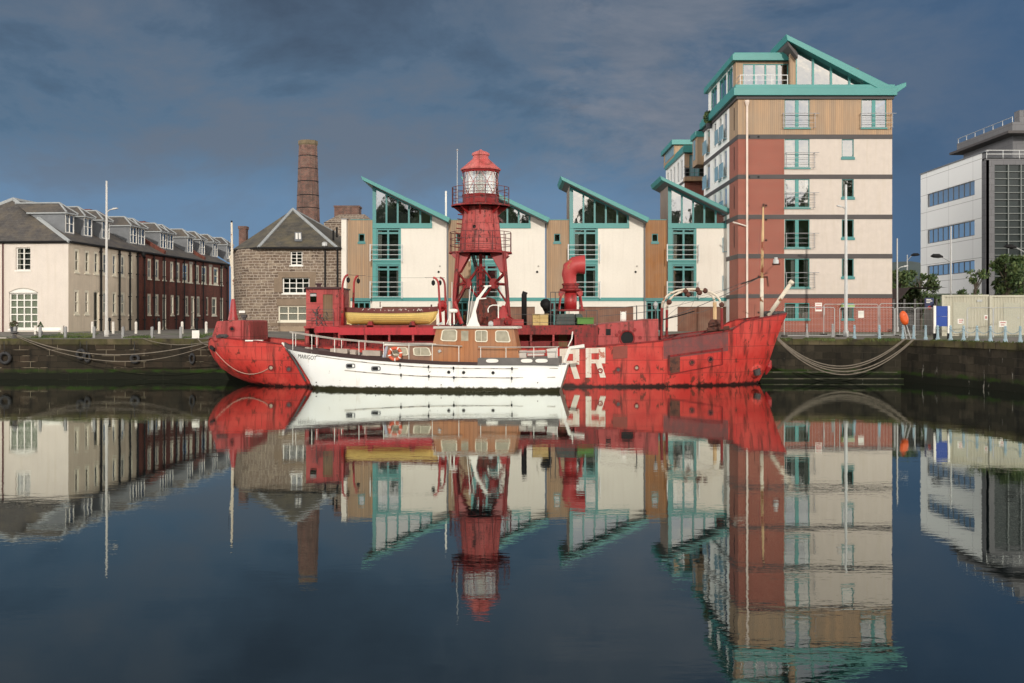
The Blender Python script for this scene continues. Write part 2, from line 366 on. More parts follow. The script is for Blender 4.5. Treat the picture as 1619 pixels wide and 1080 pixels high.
# ================================================================ water, ground, quay
def water_mat():
    m, t, b = newmat('dock_water'); k = NB(t); t.nodes.remove(b); out = t.nodes['Material Output']
    p = k.pos()
    g = k.n('ShaderNodeBsdfGlossy'); g.inputs['Roughness'].default_value = .004; g.inputs[0].default_value = (.88, .93, .89, 1)
    d = k.n('ShaderNodeBsdfDiffuse'); d.inputs[0].default_value = (.006, .010, .011, 1)
    n1 = k.noise(k.scale(p, (.55, 1.0, 1)), 1.1, 2, .5); n2 = k.noise(k.scale(p, (1.5, 3.6, 1)), 1.7, 3, .55, .3)
    big = k.ramp(k.noise(k.scale(p, (.05, .12, 1)), 1, 2), (.35, .35), (.65, 1.0))
    h = k.math('ADD', k.math('MULTIPLY', n1, 1.0), k.math('MULTIPLY', n2, .34)); h = k.math('MULTIPLY', h, big)
    bp = k.n('ShaderNodeBump'); k.l(h, bp.inputs['Height']); bp.inputs['Strength'].default_value = 1.0; bp.inputs['Distance'].default_value = WAVE
    k.l(bp.outputs[0], g.inputs['Normal'])
    fr = k.n('ShaderNodeFresnel'); fr.inputs[0].default_value = 1.333
    f = k.math('ADD', k.math('MULTIPLY', fr.outputs[0], 1.25), .07, True)
    mx = k.n('ShaderNodeMixShader'); k.l(f, mx.inputs[0]); k.l(d.outputs[0], mx.inputs[1]); k.l(g.outputs[0], mx.inputs[2]); k.l(mx.outputs[0], out.inputs[0])
    return m
WAVE = .0029
edge = [(-95, 65.3), (-20, 65.3), (14.6, 65.0), (19.5, 64.8), (22.9, 63.3), (23.7, 60.0), (24.55, 57.3), (25.3, 53.4), (27.2, 42), (31, 20), (34, -5)]
inl = [(0, 1), (0, 1), (0, 1), (.1, 1), (.6, .8), (.93, .35), (.95, .3), (.97, .2), (.98, .15), (.98, .15), (.98, .15)]
wm = MB().poly([(-1500, -120, 0), (1500, -120, 0), (1500, 66.2, 0), (-1500, 66.2, 0)]).build('water', water_mat()); tag(wm, kind='structure')
gm_, gt, gb = newmat('quay_paving'); k = NB(gt); p = k.pos()
c = k.mix(k.ramp(k.noise(p, .5, 5), (.3, 0.0), (.7, 1.0)), (.10, .095, .085), (.17, .155, .135)); c = k.mix(k.ramp(k.noise(p, 6, 4), (.4, 0.0), (.8, .5)), c, (.07, .065, .06))
c = k.mix(k.ramp(k.noise(p, .22, 4), (.52, 0.0), (.6, .55)), c, (.06, .085, .03)); k.put(gb.inputs['Base Color'], c); gb.inputs['Roughness'].default_value = .9
rows = []
for off, z in ((0, 2.45), (1.5, 2.56), (4, 2.64), (9, 2.78)):
    rows.append([(e[0] + i[0] * off, e[1] + i[1] * off, z) for e, i in zip(edge, inl)])
g = MB(); g.grid(rows)
last = rows[-1]; z = 2.78
far = [(1800, -5, z), (1800, 2500, z), (-1800, 2500, z), (-1800, 74.3, z)]
g.poly([*last, *far])
tag(g.build('ground', gm_), kind='structure')
def quay_mat(name, a, b_, mossy, cw=.9, ch=.33, pale=.0):
    m, t, b = newmat(name); k = NB(t); uv, u, z = k.wall(); p = k.pos()
    n = k.n('ShaderNodeTexBrick'); k.l(uv, n.inputs[0]); n.inputs['Scale'].default_value = 1
    n.inputs['Color1'].default_value = (*a, 1); n.inputs['Color2'].default_value = (*b_, 1); n.inputs['Mortar'].default_value = (.012, .011, .009, 1)
    n.inputs['Mortar Size'].default_value = .014; n.inputs['Brick Width'].default_value = cw; n.inputs['Row Height'].default_value = ch; n.offset = .43
    nz = k.noise(p, 1.3, 6, .65); nb = k.noise(k.scale(p, (1.2, 1.2, .25)), 1.4, 5, .6)
    keep = k.ramp(k.noise(p, .45, 3), (.45, 0.0), (.6, 1.0))
    c = k.mix(keep, k.mix(.55, n.outputs[0], (.03, .027, .02)), n.outputs[0])
    c = k.mix(k.ramp(nz, (.47, 0.0), (.68, .75)), c, (.018, .016, .013))
    c = k.mix(k.ramp(nb, (.52, 0.0), (.66, .75)), c, (.011, .011, .010))
    mm = k.math('MULTIPLY', n.outputs[1], k.ramp(k.noise(p, .9, 3), (.50, 0.0), (.56, 1.0 if name == 'quay_masonry' else .15))); c = k.mix(mm, c, (.21, .18, .13))
    # wet, weedy zone low on the wall
    zz = k.math('ADD', z, k.math('MULTIPLY', k.noise(p, 1.5, 4), .35))
    wet = k.ramp(zz, (.55, 1.0), (.78, 0.0)); c = k.mix(k.math('MULTIPLY', wet, .93), c, (.010, .012, .008))
    gr = k.math('MULTIPLY', k.ramp(zz, (.56, 0.0), (.66, 1.0), (.74, 1.0), (.85, 0.0)), k.ramp(k.noise(p, 1.1, 4), (.38, 0.0), (.62, mossy)))
    c = k.mix(gr, c, (.022, .048, .008))
    top = k.math('MULTIPLY', k.ramp(k.math('DIVIDE', zz, 3.0), (.72, 0.0), (.86, 1.0)), k.ramp(k.noise(p, 1.7, 5), (.40, 0.0), (.60, .8)))
    c = k.mix(top, c, (.075, .075, .025))
    if pale:
        wp = k.noise(k.scale(p, (1.6, 1.6, .35)), 1.3, 5, .7); c = k.mix(k.ramp(wp, (.66, 0.0), (.70, pale)), c, (.30, .29, .26))
    k.put(b.inputs['Base Color'], c); b.inputs['Roughness'].default_value = .85; b.inputs['Specular IOR Level'].default_value = .12
    k.bump(b, k.math('SUBTRACT', nz, k.math('MULTIPLY', n.outputs[1], .5)), .6, .04)
    return m
QUAY = quay_mat('quay_masonry', (.056, .041, .029), (.022, .017, .012), 1.0, 1.15, .36)
QUAYD = quay_mat('weathered_quay_masonry', (.060, .050, .036), (.018, .016, .012), .8, 1.1, .42, .85)
COPE = quay_mat('quay_coping_stone', (.13, .105, .065), (.07, .06, .036), .3, 1.6, .5)
qw = thing('quay_wall', (-30, 65.3, 0), 'dark weathered stone quay wall with moss and weed above the water', 'quay wall')
def strip(pts, z0, z1, proud, m, name, lab=None, depth=.6):
    b = MB()
    o = []; inn = []
    for (e, i) in pts:
        v = Vector(i).normalized(); o.append((e[0] - v.x * proud, e[1] - v.y * proud)); inn.append((e[0] + v.x * depth, e[1] + v.y * depth))
    b.grid([[(x, y, z0) for x, y in o], [(x, y, z1) for x, y in o], [(x, y, z1) for x, y in inn], [(x, y, z0) for x, y in inn]])
    return b.build(name, m, qw, label=lab)
pp = list(zip(edge, inl))
strip(pp[:3], -2, 2.12, 0, QUAY, 'masonry', 'brown coursed masonry left of the red ship')
strip(pp[2:], -2, 2.12, 0, QUAYD, 'masonry', 'black stained masonry behind and right of the red ship')
# coping built of separate stones is one surface with small steps
b = MB(); random.seed(3)
for i in range(len(edge) - 1):
    a, c_ = Vector(edge[i]), Vector(edge[i + 1]); L = (c_ - a).length; n = max(1, int(L / 1.55)); v = Vector(inl[i]).normalized()
    for j in range(n):
        p0 = a.lerp(c_, j / n + .006 / L); p1 = a.lerp(c_, (j + 1) / n - .006 / L); pr = .07 + random.uniform(-.02, .03); zt = 2.462 + random.uniform(-.012, .02)
        b.ext([(p0.x - v.x * pr, p0.y - v.y * pr, 2.12), (p1.x - v.x * pr, p1.y - v.y * pr, 2.12), (p1.x + v.x * .75, p1.y + v.y * .75, 2.12), (p0.x + v.x * .75, p0.y + v.y * .75, 2.12)], (0, 0, zt - 2.12))
b.build('coping', COPE, qw)
LEDGE = paint('weedy_ledge_stone', (.10, .095, .065), .85, .3, 1.6, stain=((.03, .045, .012), 1.2, .5), fine=.08)
for zt, pr in ((.50, .38), (.14, .75)):
    b = MB(); v = 0
    b.bx(14.5, 23.2, 65.0 - pr - 1.2 , 65.3, -1.5, zt); b.build('ledge', [QUAYD], qw)
    b = MB().bx(14.5, 23.2, 65.0 - pr - 1.24, 65.0 - pr - .7, zt, zt + .05); b.build('ledge_lip', LEDGE, qw)
# grass verge on the left quay
GR, gt_, gb_ = newmat('rough_grass'); k = NB(gt_); k.put(gb_.inputs['Base Color'], k.mix(k.ramp(k.noise(k.pos(), 1.2, 4), (.35, 0.0), (.65, 1.0)), (.035, .075, .015), (.11, .13, .04))); gb_.inputs['Roughness'].default_value = .9
b = MB(); random.seed(5)
for i in range(2600):
    x = random.uniform(15, 30); q_ = [e_ for e_ in zip(edge, edge[1:]) if e_[0][0] <= x <= e_[1][0]]
    if not q_ or math.sin(x * 2.1) + math.sin(x * 5.3 + 1) < -.3: continue
    (xa, ya), (xb, yb) = q_[0]; y = ya + (yb - ya) * (x - xa) / (xb - xa) - .07 + random.random() ** 2 * .5; dx_ = .03; dn = random.random() < .45
    b.poly([(x - dx_, y - .02, 2.47), (x + dx_, y - .02, 2.47), (x + random.uniform(-.05, .05), y - .07, 2.47 + (random.uniform(.03, .12) if not dn else random.uniform(-.2, -.05)))])
for i in range(5200):
    x = random.uniform(-33, -19); y = 65.9 + random.random() ** 1.3 * 3.0
    if math.sin(x * 1.3) + math.sin(x * .7 + 2) < -.5 + (y - 65.9) * .35: continue
    h = random.uniform(.04, .15); a = random.uniform(0, 3.14); dx_, dy_ = .03 * math.cos(a), .03 * math.sin(a); z0 = 2.47 + (y - 65.3) * .07
    b.poly([(x - dx_, y - dy_, z0 - .01), (x + dx_, y + dy_, z0 - .01), (x + random.uniform(-.05, .05), y + .02, z0 + h)])
tag(b.build('grass', GR, recalc=False), kind='stuff')
# distant hill
HILL = paint('wooded_hill', (.035, .055, .055), .95, .2, .02, fine=0)
b = MB(); hp = [(XP(px, 900), ZP(py, 900)) for px, py in ((1250, 470), (1330, 430), (1390, 416), (1418, 414), (1440, 413), (1453, 415), (1475, 424), (1540, 440), (1700, 470))]
b.grid([[(x, 900 + dy_, 2.7 + (z_ - 2.7) * f) for x, z_ in hp] for dy_, f in ((-160, 0), (-70, .72), (0, 1.0), (80, .8), (240, 0))])
tag(b.build('hill', HILL, smooth=True), kind='structure')

# ================================================================ warehouse terrace on the left
A = R(4.9); WO = Vector((-30.86, 74.8)); WU = Vector((math.sin(A), math.cos(A))); WN_ = Vector((-math.cos(A), math.sin(A)))
def WS(u, w, z): q = WO + WU * u + WN_ * w; return (q.x, q.y, z)          # side wall (u back, w inward)
def WF(u, w, z): q = WO + WN_ * (-u) + WU * w; return (q.x, q.y, z)       # gable wall: u<0 to the left
def wu(px, w=0):
    kx = (px - 809.5) / F
    return (kx * (WO.y + w * WN_.y) - WO.x - w * WN_.x) / (WU.x - kx * WU.y)
def wz(px, py, w=0):
    u = wu(px, w); y = WS(u, w, 0)[1]; return ZP(py, y)
EZ = 9.04; RZ = 12.46; WW = 12.0; HU = 3.5; GZ = 2.75
UB = wu(218); UE = wu(362.5)
house = thing('warehouse', WS(0, 0, GZ), 'cream painted two storey warehouse end with slate roof and dormers', 'warehouse')
brickw = thing('warehouse', WS(UB, 0, GZ), 'long dark red brick range with black downpipes adjoining the cream end', 'warehouse')
# gable front
def fu(px): return (XP(px, 74.8) - WO.x)
gh = [(fu(21), fu(45.5), ZP(427, 74.8), ZP(391, 74.8)), (fu(10), fu(57.5), ZP(520, 74.8), ZP(463, 74.8))]
b = MB(); holes_wall(b, WF, -WW, 0, GZ - .3, EZ, gh, .22); b.build('gable_wall', CREAMB, house)
window(house, WF, *gh[0], 2, 4, WHITE, GLASS_OLD, .07, .035, .14, (CURTW, [(0, .2), (.82, 1)]), sill=.1, cen=.08)
window(house, WF, *gh[1], 4, 5, WHITE, GLASS_OLD, .09, .08, .12, (paint('grey_green_blind', (.66, .72, .60), .9, .03, fine=0), [(0, 1)]), sill=.12)
# arched head over the large window
b = MB(); x0, x1 = gh[1][0], gh[1][1]; zt = gh[1][3]; N = 12
arc = [(x0 + (x1 - x0) * i / N, zt + .30 * (1 - (2 * i / N - 1) ** 2)) for i in range(N + 1)]
b.ext([WF(x, -.02, z_) for x, z_ in [(x0, zt)] + arc + [(x1, zt)]], Vector(WF(0, .015, 0)) - Vector(WF(0, 0, 0))); b.build('arch_panel', WHITE, house)
b = MB(); b.tube([WF(x, -.03, z_ + .03) for x, z_ in arc], .035, 4); b.build('arch_moulding', paint('moulding_grey', (.40, .37, .32), .8), house)  # thin plain grey tube following the arch head
b = MB(); b.bx(-.03 + fu(0), fu(1.3), -.08, -.01, GZ, EZ, 0, WF); b.build('corner_pipe', paint('maroon_pipe', (.09, .02, .02)), house)
# side wall windows (px centre, px half width, kind)
up = [121.5, 137.7, 152.2, 165.7, 180.7, 194, 207]
upb = [221.2, 236.2, 248.2, 260, 271.7, 281.5, (293), 302, 312.5, (322.6), 332.8, (341.5), 350.5]
wide = {293, 322.6, 341.5}
dn = [(121.2, 0), (137.5, 0), (152.5, 1), (165.7, 0), (180.7, 0), (194.2, 0), (206.8, 0)]
dnb = [(221, 0), (236, 0), (248.2, 0), (260, 1), (272.5, 0), (282, 0), (295.5, 0), (304.7, 1), (313.5, 0), (328, 0), (338.7, 2), (350.5, 1)]
def side(parent, ua, ub, ups, dns, mat, grow=0.0):
    hs = []; ks = []
    for px in ups:
        u = wu(px); hw = .62 if px in wide else .34
        hs.append((u - hw, u + hw, 6.98, 8.62)); ks.append(3 if px in wide else 0)
    for px, kd in dns:
        u = wu(px); hw = (.34, .42, .62)[kd]
        hs.append((u - hw, u + hw, 2.85 if kd == 1 else 4.02, 5.75)); ks.append(kd)
    hs = [h for h in hs if h[0] > ua + .05 and h[1] < ub - .05]
    b = MB(); holes_wall(b, WS, ua, ub, GZ - .3, EZ, hs, .2); b.build('side_wall', mat, parent)
    for h, kd in zip(hs, ks):
        if kd == 1: window(parent, WS, *h, 1, 2, CREAMP, GLASS_OLD, .12, .05, .06, (CURT, [(0, 1)]), trans=[.25], name='door')
        else: window(parent, WS, *h, 2 if kd else 1, 2, CREAMP, GLASS_OLD, .17, .07, .02, (CURTW, [(0, 1)]), sill=.1)
    if kd: pass
    b = MB()
    for h, kd in zip(hs, ks):
        if kd in (2, 3): b.bx(h[0] - .1, h[1] + .1, -.02, .02, h[3], h[3] + .22, 0, WS)
    if b.v: b.build('lintel', CONCR, parent)
side(house, 0, UB, up, dn, CREAMS)
side(brickw, UB, UE, upb, dnb, BRICKO)
for px, par in [(157.7, house), (187, house), (203.5, house), (215.7, house)] + [(x, brickw) for x in (226.7, 241.7, 257.7, 276.5, 289.5, 307.2, 319.5, 348, 357.5)]:
    u = wu(px); b = MB(); b.tube([WS(u, -.12, GZ), WS(u, -.12, EZ - .1)], .075 if px < 225 else .06, 6)
    for zz in (3.6, 5.4, 7.2, 8.6): b.bx(u - .11, u + .11, -.2, 0, zz, zz + .08, 0, WS)
    b.build('downpipe', BLACKP, par)
b = MB(); b.tube([WS(-.2, -.18, EZ), WS(UB, -.18, EZ)], .09, 5); b.tube([WF(.1, -.14, EZ), WF(-WW, -.14, EZ)], .09, 5); b.build('gutter', BLACKP, house)
b = MB(); b.tube([WS(UB + .02, -.18, EZ), WS(UE, -.18, EZ)], .09, 5); b.build('gutter', BLACKP, brickw)
H = WW / 2; e_ = .18
def roof(par, ua, ub, hip):
    b = MB()
    r0 = WS(ua + (HU if hip else 0), H, RZ); r1 = WS(ub, H, RZ)
    a, c_ = WS(ua - (e_ if hip else 0), -e_, EZ), WS(ub, -e_, EZ); d, f = WS(ua - (e_ if hip else 0), WW + e_, EZ), WS(ub, WW + e_, EZ)
    b.poly([a, c_, r1, r0]); b.poly([d, f, r1, r0])
    b.poly([a, d, r0]); b.poly([c_, f, r1]); b.poly([a, c_, f, d])
    b.build('roof', SLATE1, par)
    b = MB(); b.tube([r0, r1], .13, 6)
    if hip: b.tube([a, r0], .14, 6); b.tube([d, r0], .14, 6)
    b.build('ridge_flashing', LEADL, par)
roof(house, 0, UB, True); roof(brickw, UB + .02, UE, False)
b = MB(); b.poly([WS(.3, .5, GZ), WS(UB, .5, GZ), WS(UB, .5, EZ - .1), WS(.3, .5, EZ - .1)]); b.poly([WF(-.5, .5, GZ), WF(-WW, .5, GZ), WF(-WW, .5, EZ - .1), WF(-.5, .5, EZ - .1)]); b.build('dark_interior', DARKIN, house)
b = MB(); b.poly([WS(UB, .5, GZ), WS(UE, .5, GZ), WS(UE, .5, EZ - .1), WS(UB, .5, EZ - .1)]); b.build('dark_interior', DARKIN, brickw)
b = MB(); b.poly([WS(UE, 0, GZ - .3), WS(UE, WW, GZ - .3), WS(UE, WW, EZ), WS(UE, 0, EZ)]); b.build('end_wall', BRICKO, brickw)
# dormers: part dormer_roof... each dormer is a part, its window a sub-part
SL = (RZ - EZ) / H
def dormer(par, px):
    w0 = 1.15; uc = wu(px, w0); hw = .62; zb = EZ + SL * w0 + .15; zt = 11.28; rz = 12.02
    b = MB()
    for s in (-1, 1):                                   # lead cheeks
        b.ext([WS(uc + s * hw, w0, zb - .3), WS(uc + s * hw, w0, zt), WS(uc + s * hw, (zt - EZ) / SL, zt)], Vector(WS(s * .06, 0, 0)) - Vector(WS(0, 0, 0)), 1)
    b.bx(uc - hw, uc + hw, w0, w0 + .05, zb - .35, zb, 1, WS)
    ov = .22; E = [WS(uc - hw - ov, w0 - ov, zt), WS(uc + hw + ov, w0 - ov, zt)]
    wb = (zt - EZ) / SL; wr = (rz - EZ) / SL; hr = w0 + .75
    r0, r1 = WS(uc, hr, rz), WS(uc, wr, rz); bl, br = WS(uc - hw - ov, wb, zt), WS(uc + hw + ov, wb, zt)
    b.poly([E[0], E[1], r0], 0); b.poly([E[0], r0, r1, bl], 0); b.poly([E[1], r0, r1, br], 0)
    b.bx(uc - hw - ov, uc + hw + ov, w0 - ov, wb, zt - .10, zt - .004, 2, WS)
    b.tube([r0, r1], .07, 5, 3); b.tube([E[0], r0], .07, 5, 3); b.tube([E[1], r0], .07, 5, 3)
    d = b.build('dormer', [SLATE1, LEAD, LEADL, LEADL], par)
    window(d, WS, uc - hw, uc + hw, zb, zt - .1, 2, 2, WHITE, GLASS_OLD, .065, .04, w0 - .02, (CURTW, [(0, .6)]))
for px in (110, 139, 167): dormer(house, px)
dormer(house, 210.8)
for px in (223.8, 258, 269.2, 300.7, 319.7, 340, 362): dormer(brickw, px)
# brick parapets across the range and small stacks
for px in (262, 325):
    u = wu(px); b = MB()
    b.ext([WS(u, .2, EZ), WS(u, H, RZ + .1), WS(u, H, RZ + .45), WS(u, .1, EZ + .45)], Vector(WS(.35, 0, 0)) - Vector(WS(0, 0, 0))); b.build('parapet', BRICKO, brickw)
for u, h in ((UB + 3, .35), (UB + 13.5, .3)):
    b = MB(); b.bx(u, u + 1.2, H - .5, H + .6, RZ - .3, RZ + h, 0, WS); b.bx(u - .08, u + 1.28, H - .58, H + .68, RZ + h - .14, RZ + h, 0, WS); b.build('chimney', BRICKO, brickw)
# wall lamps
for px in (220, 352):
    u = wu(px); b = MB(); b.lathe(WS(u, -.35, 8.9), [(.05, -.3), (.16, -.12), (.16, .1), (.05, .2)], 8); b.tube([WS(u, 0, 8.7), WS(u, -.35, 8.7)], .03, 4)
    b.build('wall_lamp', BLACKP, house if px < 300 and px < 219 else brickw)

# ================================================================ stone corner building
SB = thing('stone_building', (-15.5, 78, 2.7), 'brown rubble stone corner building with hipped mossy slate roof', 'building')
Y0 = 78.0; ez = ZP(392.5, Y0)
Bp = (XP(412, Y0), Y0); Cp = (XP(541, Y0), Y0); Ap = (XP(371.5, 80.6), 80.6); Ap2 = (XP(365, 90), 90.0)
nsg = 6; arc = []
for i in range(nsg + 1):                               # rounded corner between left and front walls
    t_ = i / nsg; q = Vector(Ap).lerp(Vector(Bp), t_); bow = .55 * math.sin(math.pi * t_); arc.append((q.x - bow * .55, q.y - bow * .83))
hs = []
def sx(px): return XP(px, Y0)
def szz(py): return ZP(py, Y0)
W1 = (sx(459), sx(478), szz(419.5), szz(397)); W2 = (sx(446.5), sx(489), szz(464), szz(439)); W3 = (sx(440), sx(486), szz(508), szz(483.5))
M0 = front(Y0)
b = MB(); holes_wall(b, M0, Bp[0], Cp[0], 2.4, ez, [W1, W2, W3], .25)
b.grid([[(x, y, 2.4) for x, y in [Ap2] + arc], [(x, y, ez) for x, y in [Ap2] + arc]]); b.poly([(Cp[0], Y0, 2.4), (Cp[0], 92, 2.4), (Cp[0], 92, ez), (Cp[0], Y0, ez)])
b.build('stone_wall', STONE, SB)
window(SB, M0, *W1, 2, 4, WHITE, GLASS_OLD, .08, .04, .16, sill=.09, cen=.07)
window(SB, M0, *W2, 4, 3, WHITE, GLASS_OLD, .08, .055, .18, sill=.09)
window(SB, M0, *W3, 3, 2, CREAMP, GLASS_OLD, .10, .07, .10, (CURTW, [(0, 1)]), sill=.1, trans=[.5])
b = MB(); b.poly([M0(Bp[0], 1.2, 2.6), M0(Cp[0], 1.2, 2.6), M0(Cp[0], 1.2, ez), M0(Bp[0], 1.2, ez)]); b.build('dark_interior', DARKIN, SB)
for wv, l, r_, dz_ in ((W1, .12, .12, .3), (W2, .3, .5, .42), (W3, .12, .4, .5)):
    MB().bx(wv[0] - l, wv[1] + r_, Y0 - .03, Y0 + .02, wv[3], wv[3] + dz_).build('lintel', ASHLAR, SB)
for q_ in ((W2[1] + .02, W2[1] + .42, Y0 - .028, Y0 + .02, W2[2], W2[3]), (W2[0] - .6, W2[0] - .02, Y0 - .028, Y0 + .02, W2[2] + .1, W2[3]), (W3[0] - .6, W3[1] + .6, Y0 - .028, Y0 + .02, W3[2] - .34, W3[2] - .1)): MB().bx(*q_).build('dressed_stone', ASHLAR, SB)
b = MB(); b.bx(W3[0], W3[1], Y0 - .05, Y0 + .02, 2.6, W3[2] - .36); b.build('infill_panel', paint('tan_infill', (.33, .25, .175), .9, .12, 2), SB)
ap = Vector((XP(463, 84), 84, ZP(331, 84))); rf = Vector((XP(531, 92), 92, ZP(368, 92)))
eo = .18
Ao, Bo, Co = Vector((Ap[0] - .3, Ap[1], ez)), Vector((Bp[0] - .1, Y0 - .35, ez)), Vector((XP(534, Y0), Y0 - .25, ez)); Co2 = Vector((Cp[0], Y0 - .25, ez)); A2 = Vector((Ap2[0], 92, ez)); D = Vector((Cp[0] + .3, 92, ez))
b = MB(); b.poly([Ao, Bo, ap]); b.poly([Bo, Co, ap]); b.poly([Co, Co2, D, rf, ap]); b.poly([A2, Ao, ap]); b.poly([A2, ap, rf, D])
b.build('roof', SLATE2, SB)
b = MB(); b.tube([Bo, ap], .13, 6); b.tube([Co, ap], .13, 6); b.tube([ap, rf], .09, 6); b.build('hip_flashing', LEADL, SB)
b = MB(); b.tube([Ao + Vector((0, -.05, 0)), Bo + Vector((-.0, -.05, 0)), Co2 + Vector((0, -.08, 0))], .08, 5); b.build('gutter', BLACKP, SB)
def onroof(px, py, o0=Bo, o1=Co, o2=ap):
    n = (o1 - o0).cross(o2 - o0); d = P(px, py, 1.0) - Vector((0, 0, CH)); d = Vector(((px - 809.5) / F, 1, -(py - HZ) / F)); o = Vector((0, 0, CH))
    return o + d * ((o0 - o).dot(n) / d.dot(n)), n.normalized()
q = [onroof(px, py) for px, py in ((466, 383), (478, 383), (477, 369.5), (466, 369.5))]; nn = q[0][1]; nn = nn if nn.z > 0 else -nn
sk = MB(); pts = [a + nn * .06 for a, _ in q]; sk.ext(pts, nn * .07); s_ = sk.build('skylight', LEAD, SB)
cq = sum(pts, Vector()) / 4; sh = [cq + (p_ - cq) * .72 + nn * .09 for p_ in pts]; mid0, mid1 = (sh[0] + sh[1]) / 2, (sh[2] + sh[3]) / 2
MB().poly(sh).build('pane', WHITE, s_); MB().tube([mid0 + nn * .02, mid1 + nn * .02], .03, 4).build('glazing_bar', BLACKP, s_)
for px in (514.5, 534):
    b = MB(); b.tube([(sx(px), Y0 - .12, 2.6), (sx(px), Y0 - .12, ez - .1)], .075, 6); b.build('downpipe', BLACKP, SB)
b = MB(); b.lathe((sx(514.5), Y0 - .3, ez + .15), [(.06, -.1), (.2, 0), (.2, .22), (.08, .3)], 10); b.build('wall_lamp', GALV, SB)
MB().bx(sx(377), sx(386.5), Y0 + .15, Y0 + .2, ZP(494.8, Y0), ZP(491.2, Y0)).build('street_plate', WHITE, SB)
b = MB(); Yc_ = 87; b.bx(XP(377.5, Yc_), XP(388.5, Yc_), Yc_, Yc_ + .8, 8, ZP(362, Yc_)); b.bx(XP(376.5, Yc_), XP(389.5, Yc_), Yc_ - .06, Yc_ + .86, ZP(362, Yc_), ZP(357.5, Yc_)); b.build('chimney_stack', BRICKC, SB)
for px, py in ((527, 376), (532.5, 371)):
    a, _ = onroof(px, py, Co, Co2, ap); b = MB(); b.tube([a - Vector((0, 0, .2)), a + Vector((0, 0, .55))], .08, 6); b.build('flue_pipe', BLACKP, SB)
# tall factory chimney
YC = 96.0
fc = thing('factory_chimney', (XP(487.5, YC), YC, 2.8), 'tall tapering red brick factory chimney behind the stone building', 'chimney')
cx = XP(487, YC); zb_, zt_ = 2.8, ZP(223, YC); z345 = ZP(345, YC)
def cr(z): return (.76 + (.99 - .76) * (zt_ - z) / (zt_ - z345)) * 1.04
b = MB(); lv = [zb_, 6, 9, z345, 14, 16, 18, zt_ - .35]
b.lathe((cx, YC, 0), [(cr(z_), z_) for z_ in lv], 8, 0, R(10)); b.build('shaft', BRICKC, fc)
b = MB(); b.lathe((cx, YC, 0), [(cr(zt_) + .02, zt_ - .42), (cr(zt_) + .07, zt_ - .3), (cr(zt_) + .07, zt_), (cr(zt_) - .2, zt_)], 8, 0, R(10)); b.build('cap', paint('mossy_cap', (.17, .13, .08), .9, .2, 2), fc)
for py in (248, 268, 288, 310, 330):
    z_ = ZP(py, YC); b = MB(); b.lathe((cx, YC, 0), [(cr(z_) + .015, z_), (cr(z_) + .015, z_ + .07)], 8, 0, R(10)); b.build('iron_band', BLACKP, fc)
# building behind with a wide brick stack
YB = 94.0
bb = thing('stone_outbuilding', (XP(548, YB), YB, 2.8), 'stone building with slab topped roof and wide brick stack behind the wood panel', 'building')
b = MB(); x0, x1 = XP(512, YB), XP(586, YB); zr, zs = ZP(352, YB), ZP(339, YB)
b.bx(x0, x1, YB, YB + 8, 2.6, zr); b.build('wall', STONE, bb)
b = MB(); a0, a1, c0, c1 = XP(514, YB) - .1, XP(585, YB) + .1, XP(528, YB), XP(569, YB)
b.grid([[(a0, YB - .1, zr), (c0, YB + 3, zs + .3)], [(a1, YB - .1, zr), (c1, YB + 3, zs + .3)], [(a1, YB + 8, zr), (c1, YB + 5, zs + .3)], [(a0, YB + 8, zr), (c0, YB + 5, zs + .3)], [(a0, YB - .1, zr), (c0, YB + 3, zs + .3)]]); b.build('roof', STONE, bb)
b = MB(); b.bx(XP(528.5, YB + 3), XP(567.5, YB + 3), YB + 3, YB + 4.6, zs - .4, ZP(327.5, YB + 3)); b.bx(XP(527.5, YB + 3), XP(568.5, YB + 3), YB + 2.95, YB + 4.7, ZP(327.5, YB + 3), ZP(325, YB + 3)); b.build('chimney_stack', BRICKC, bb)
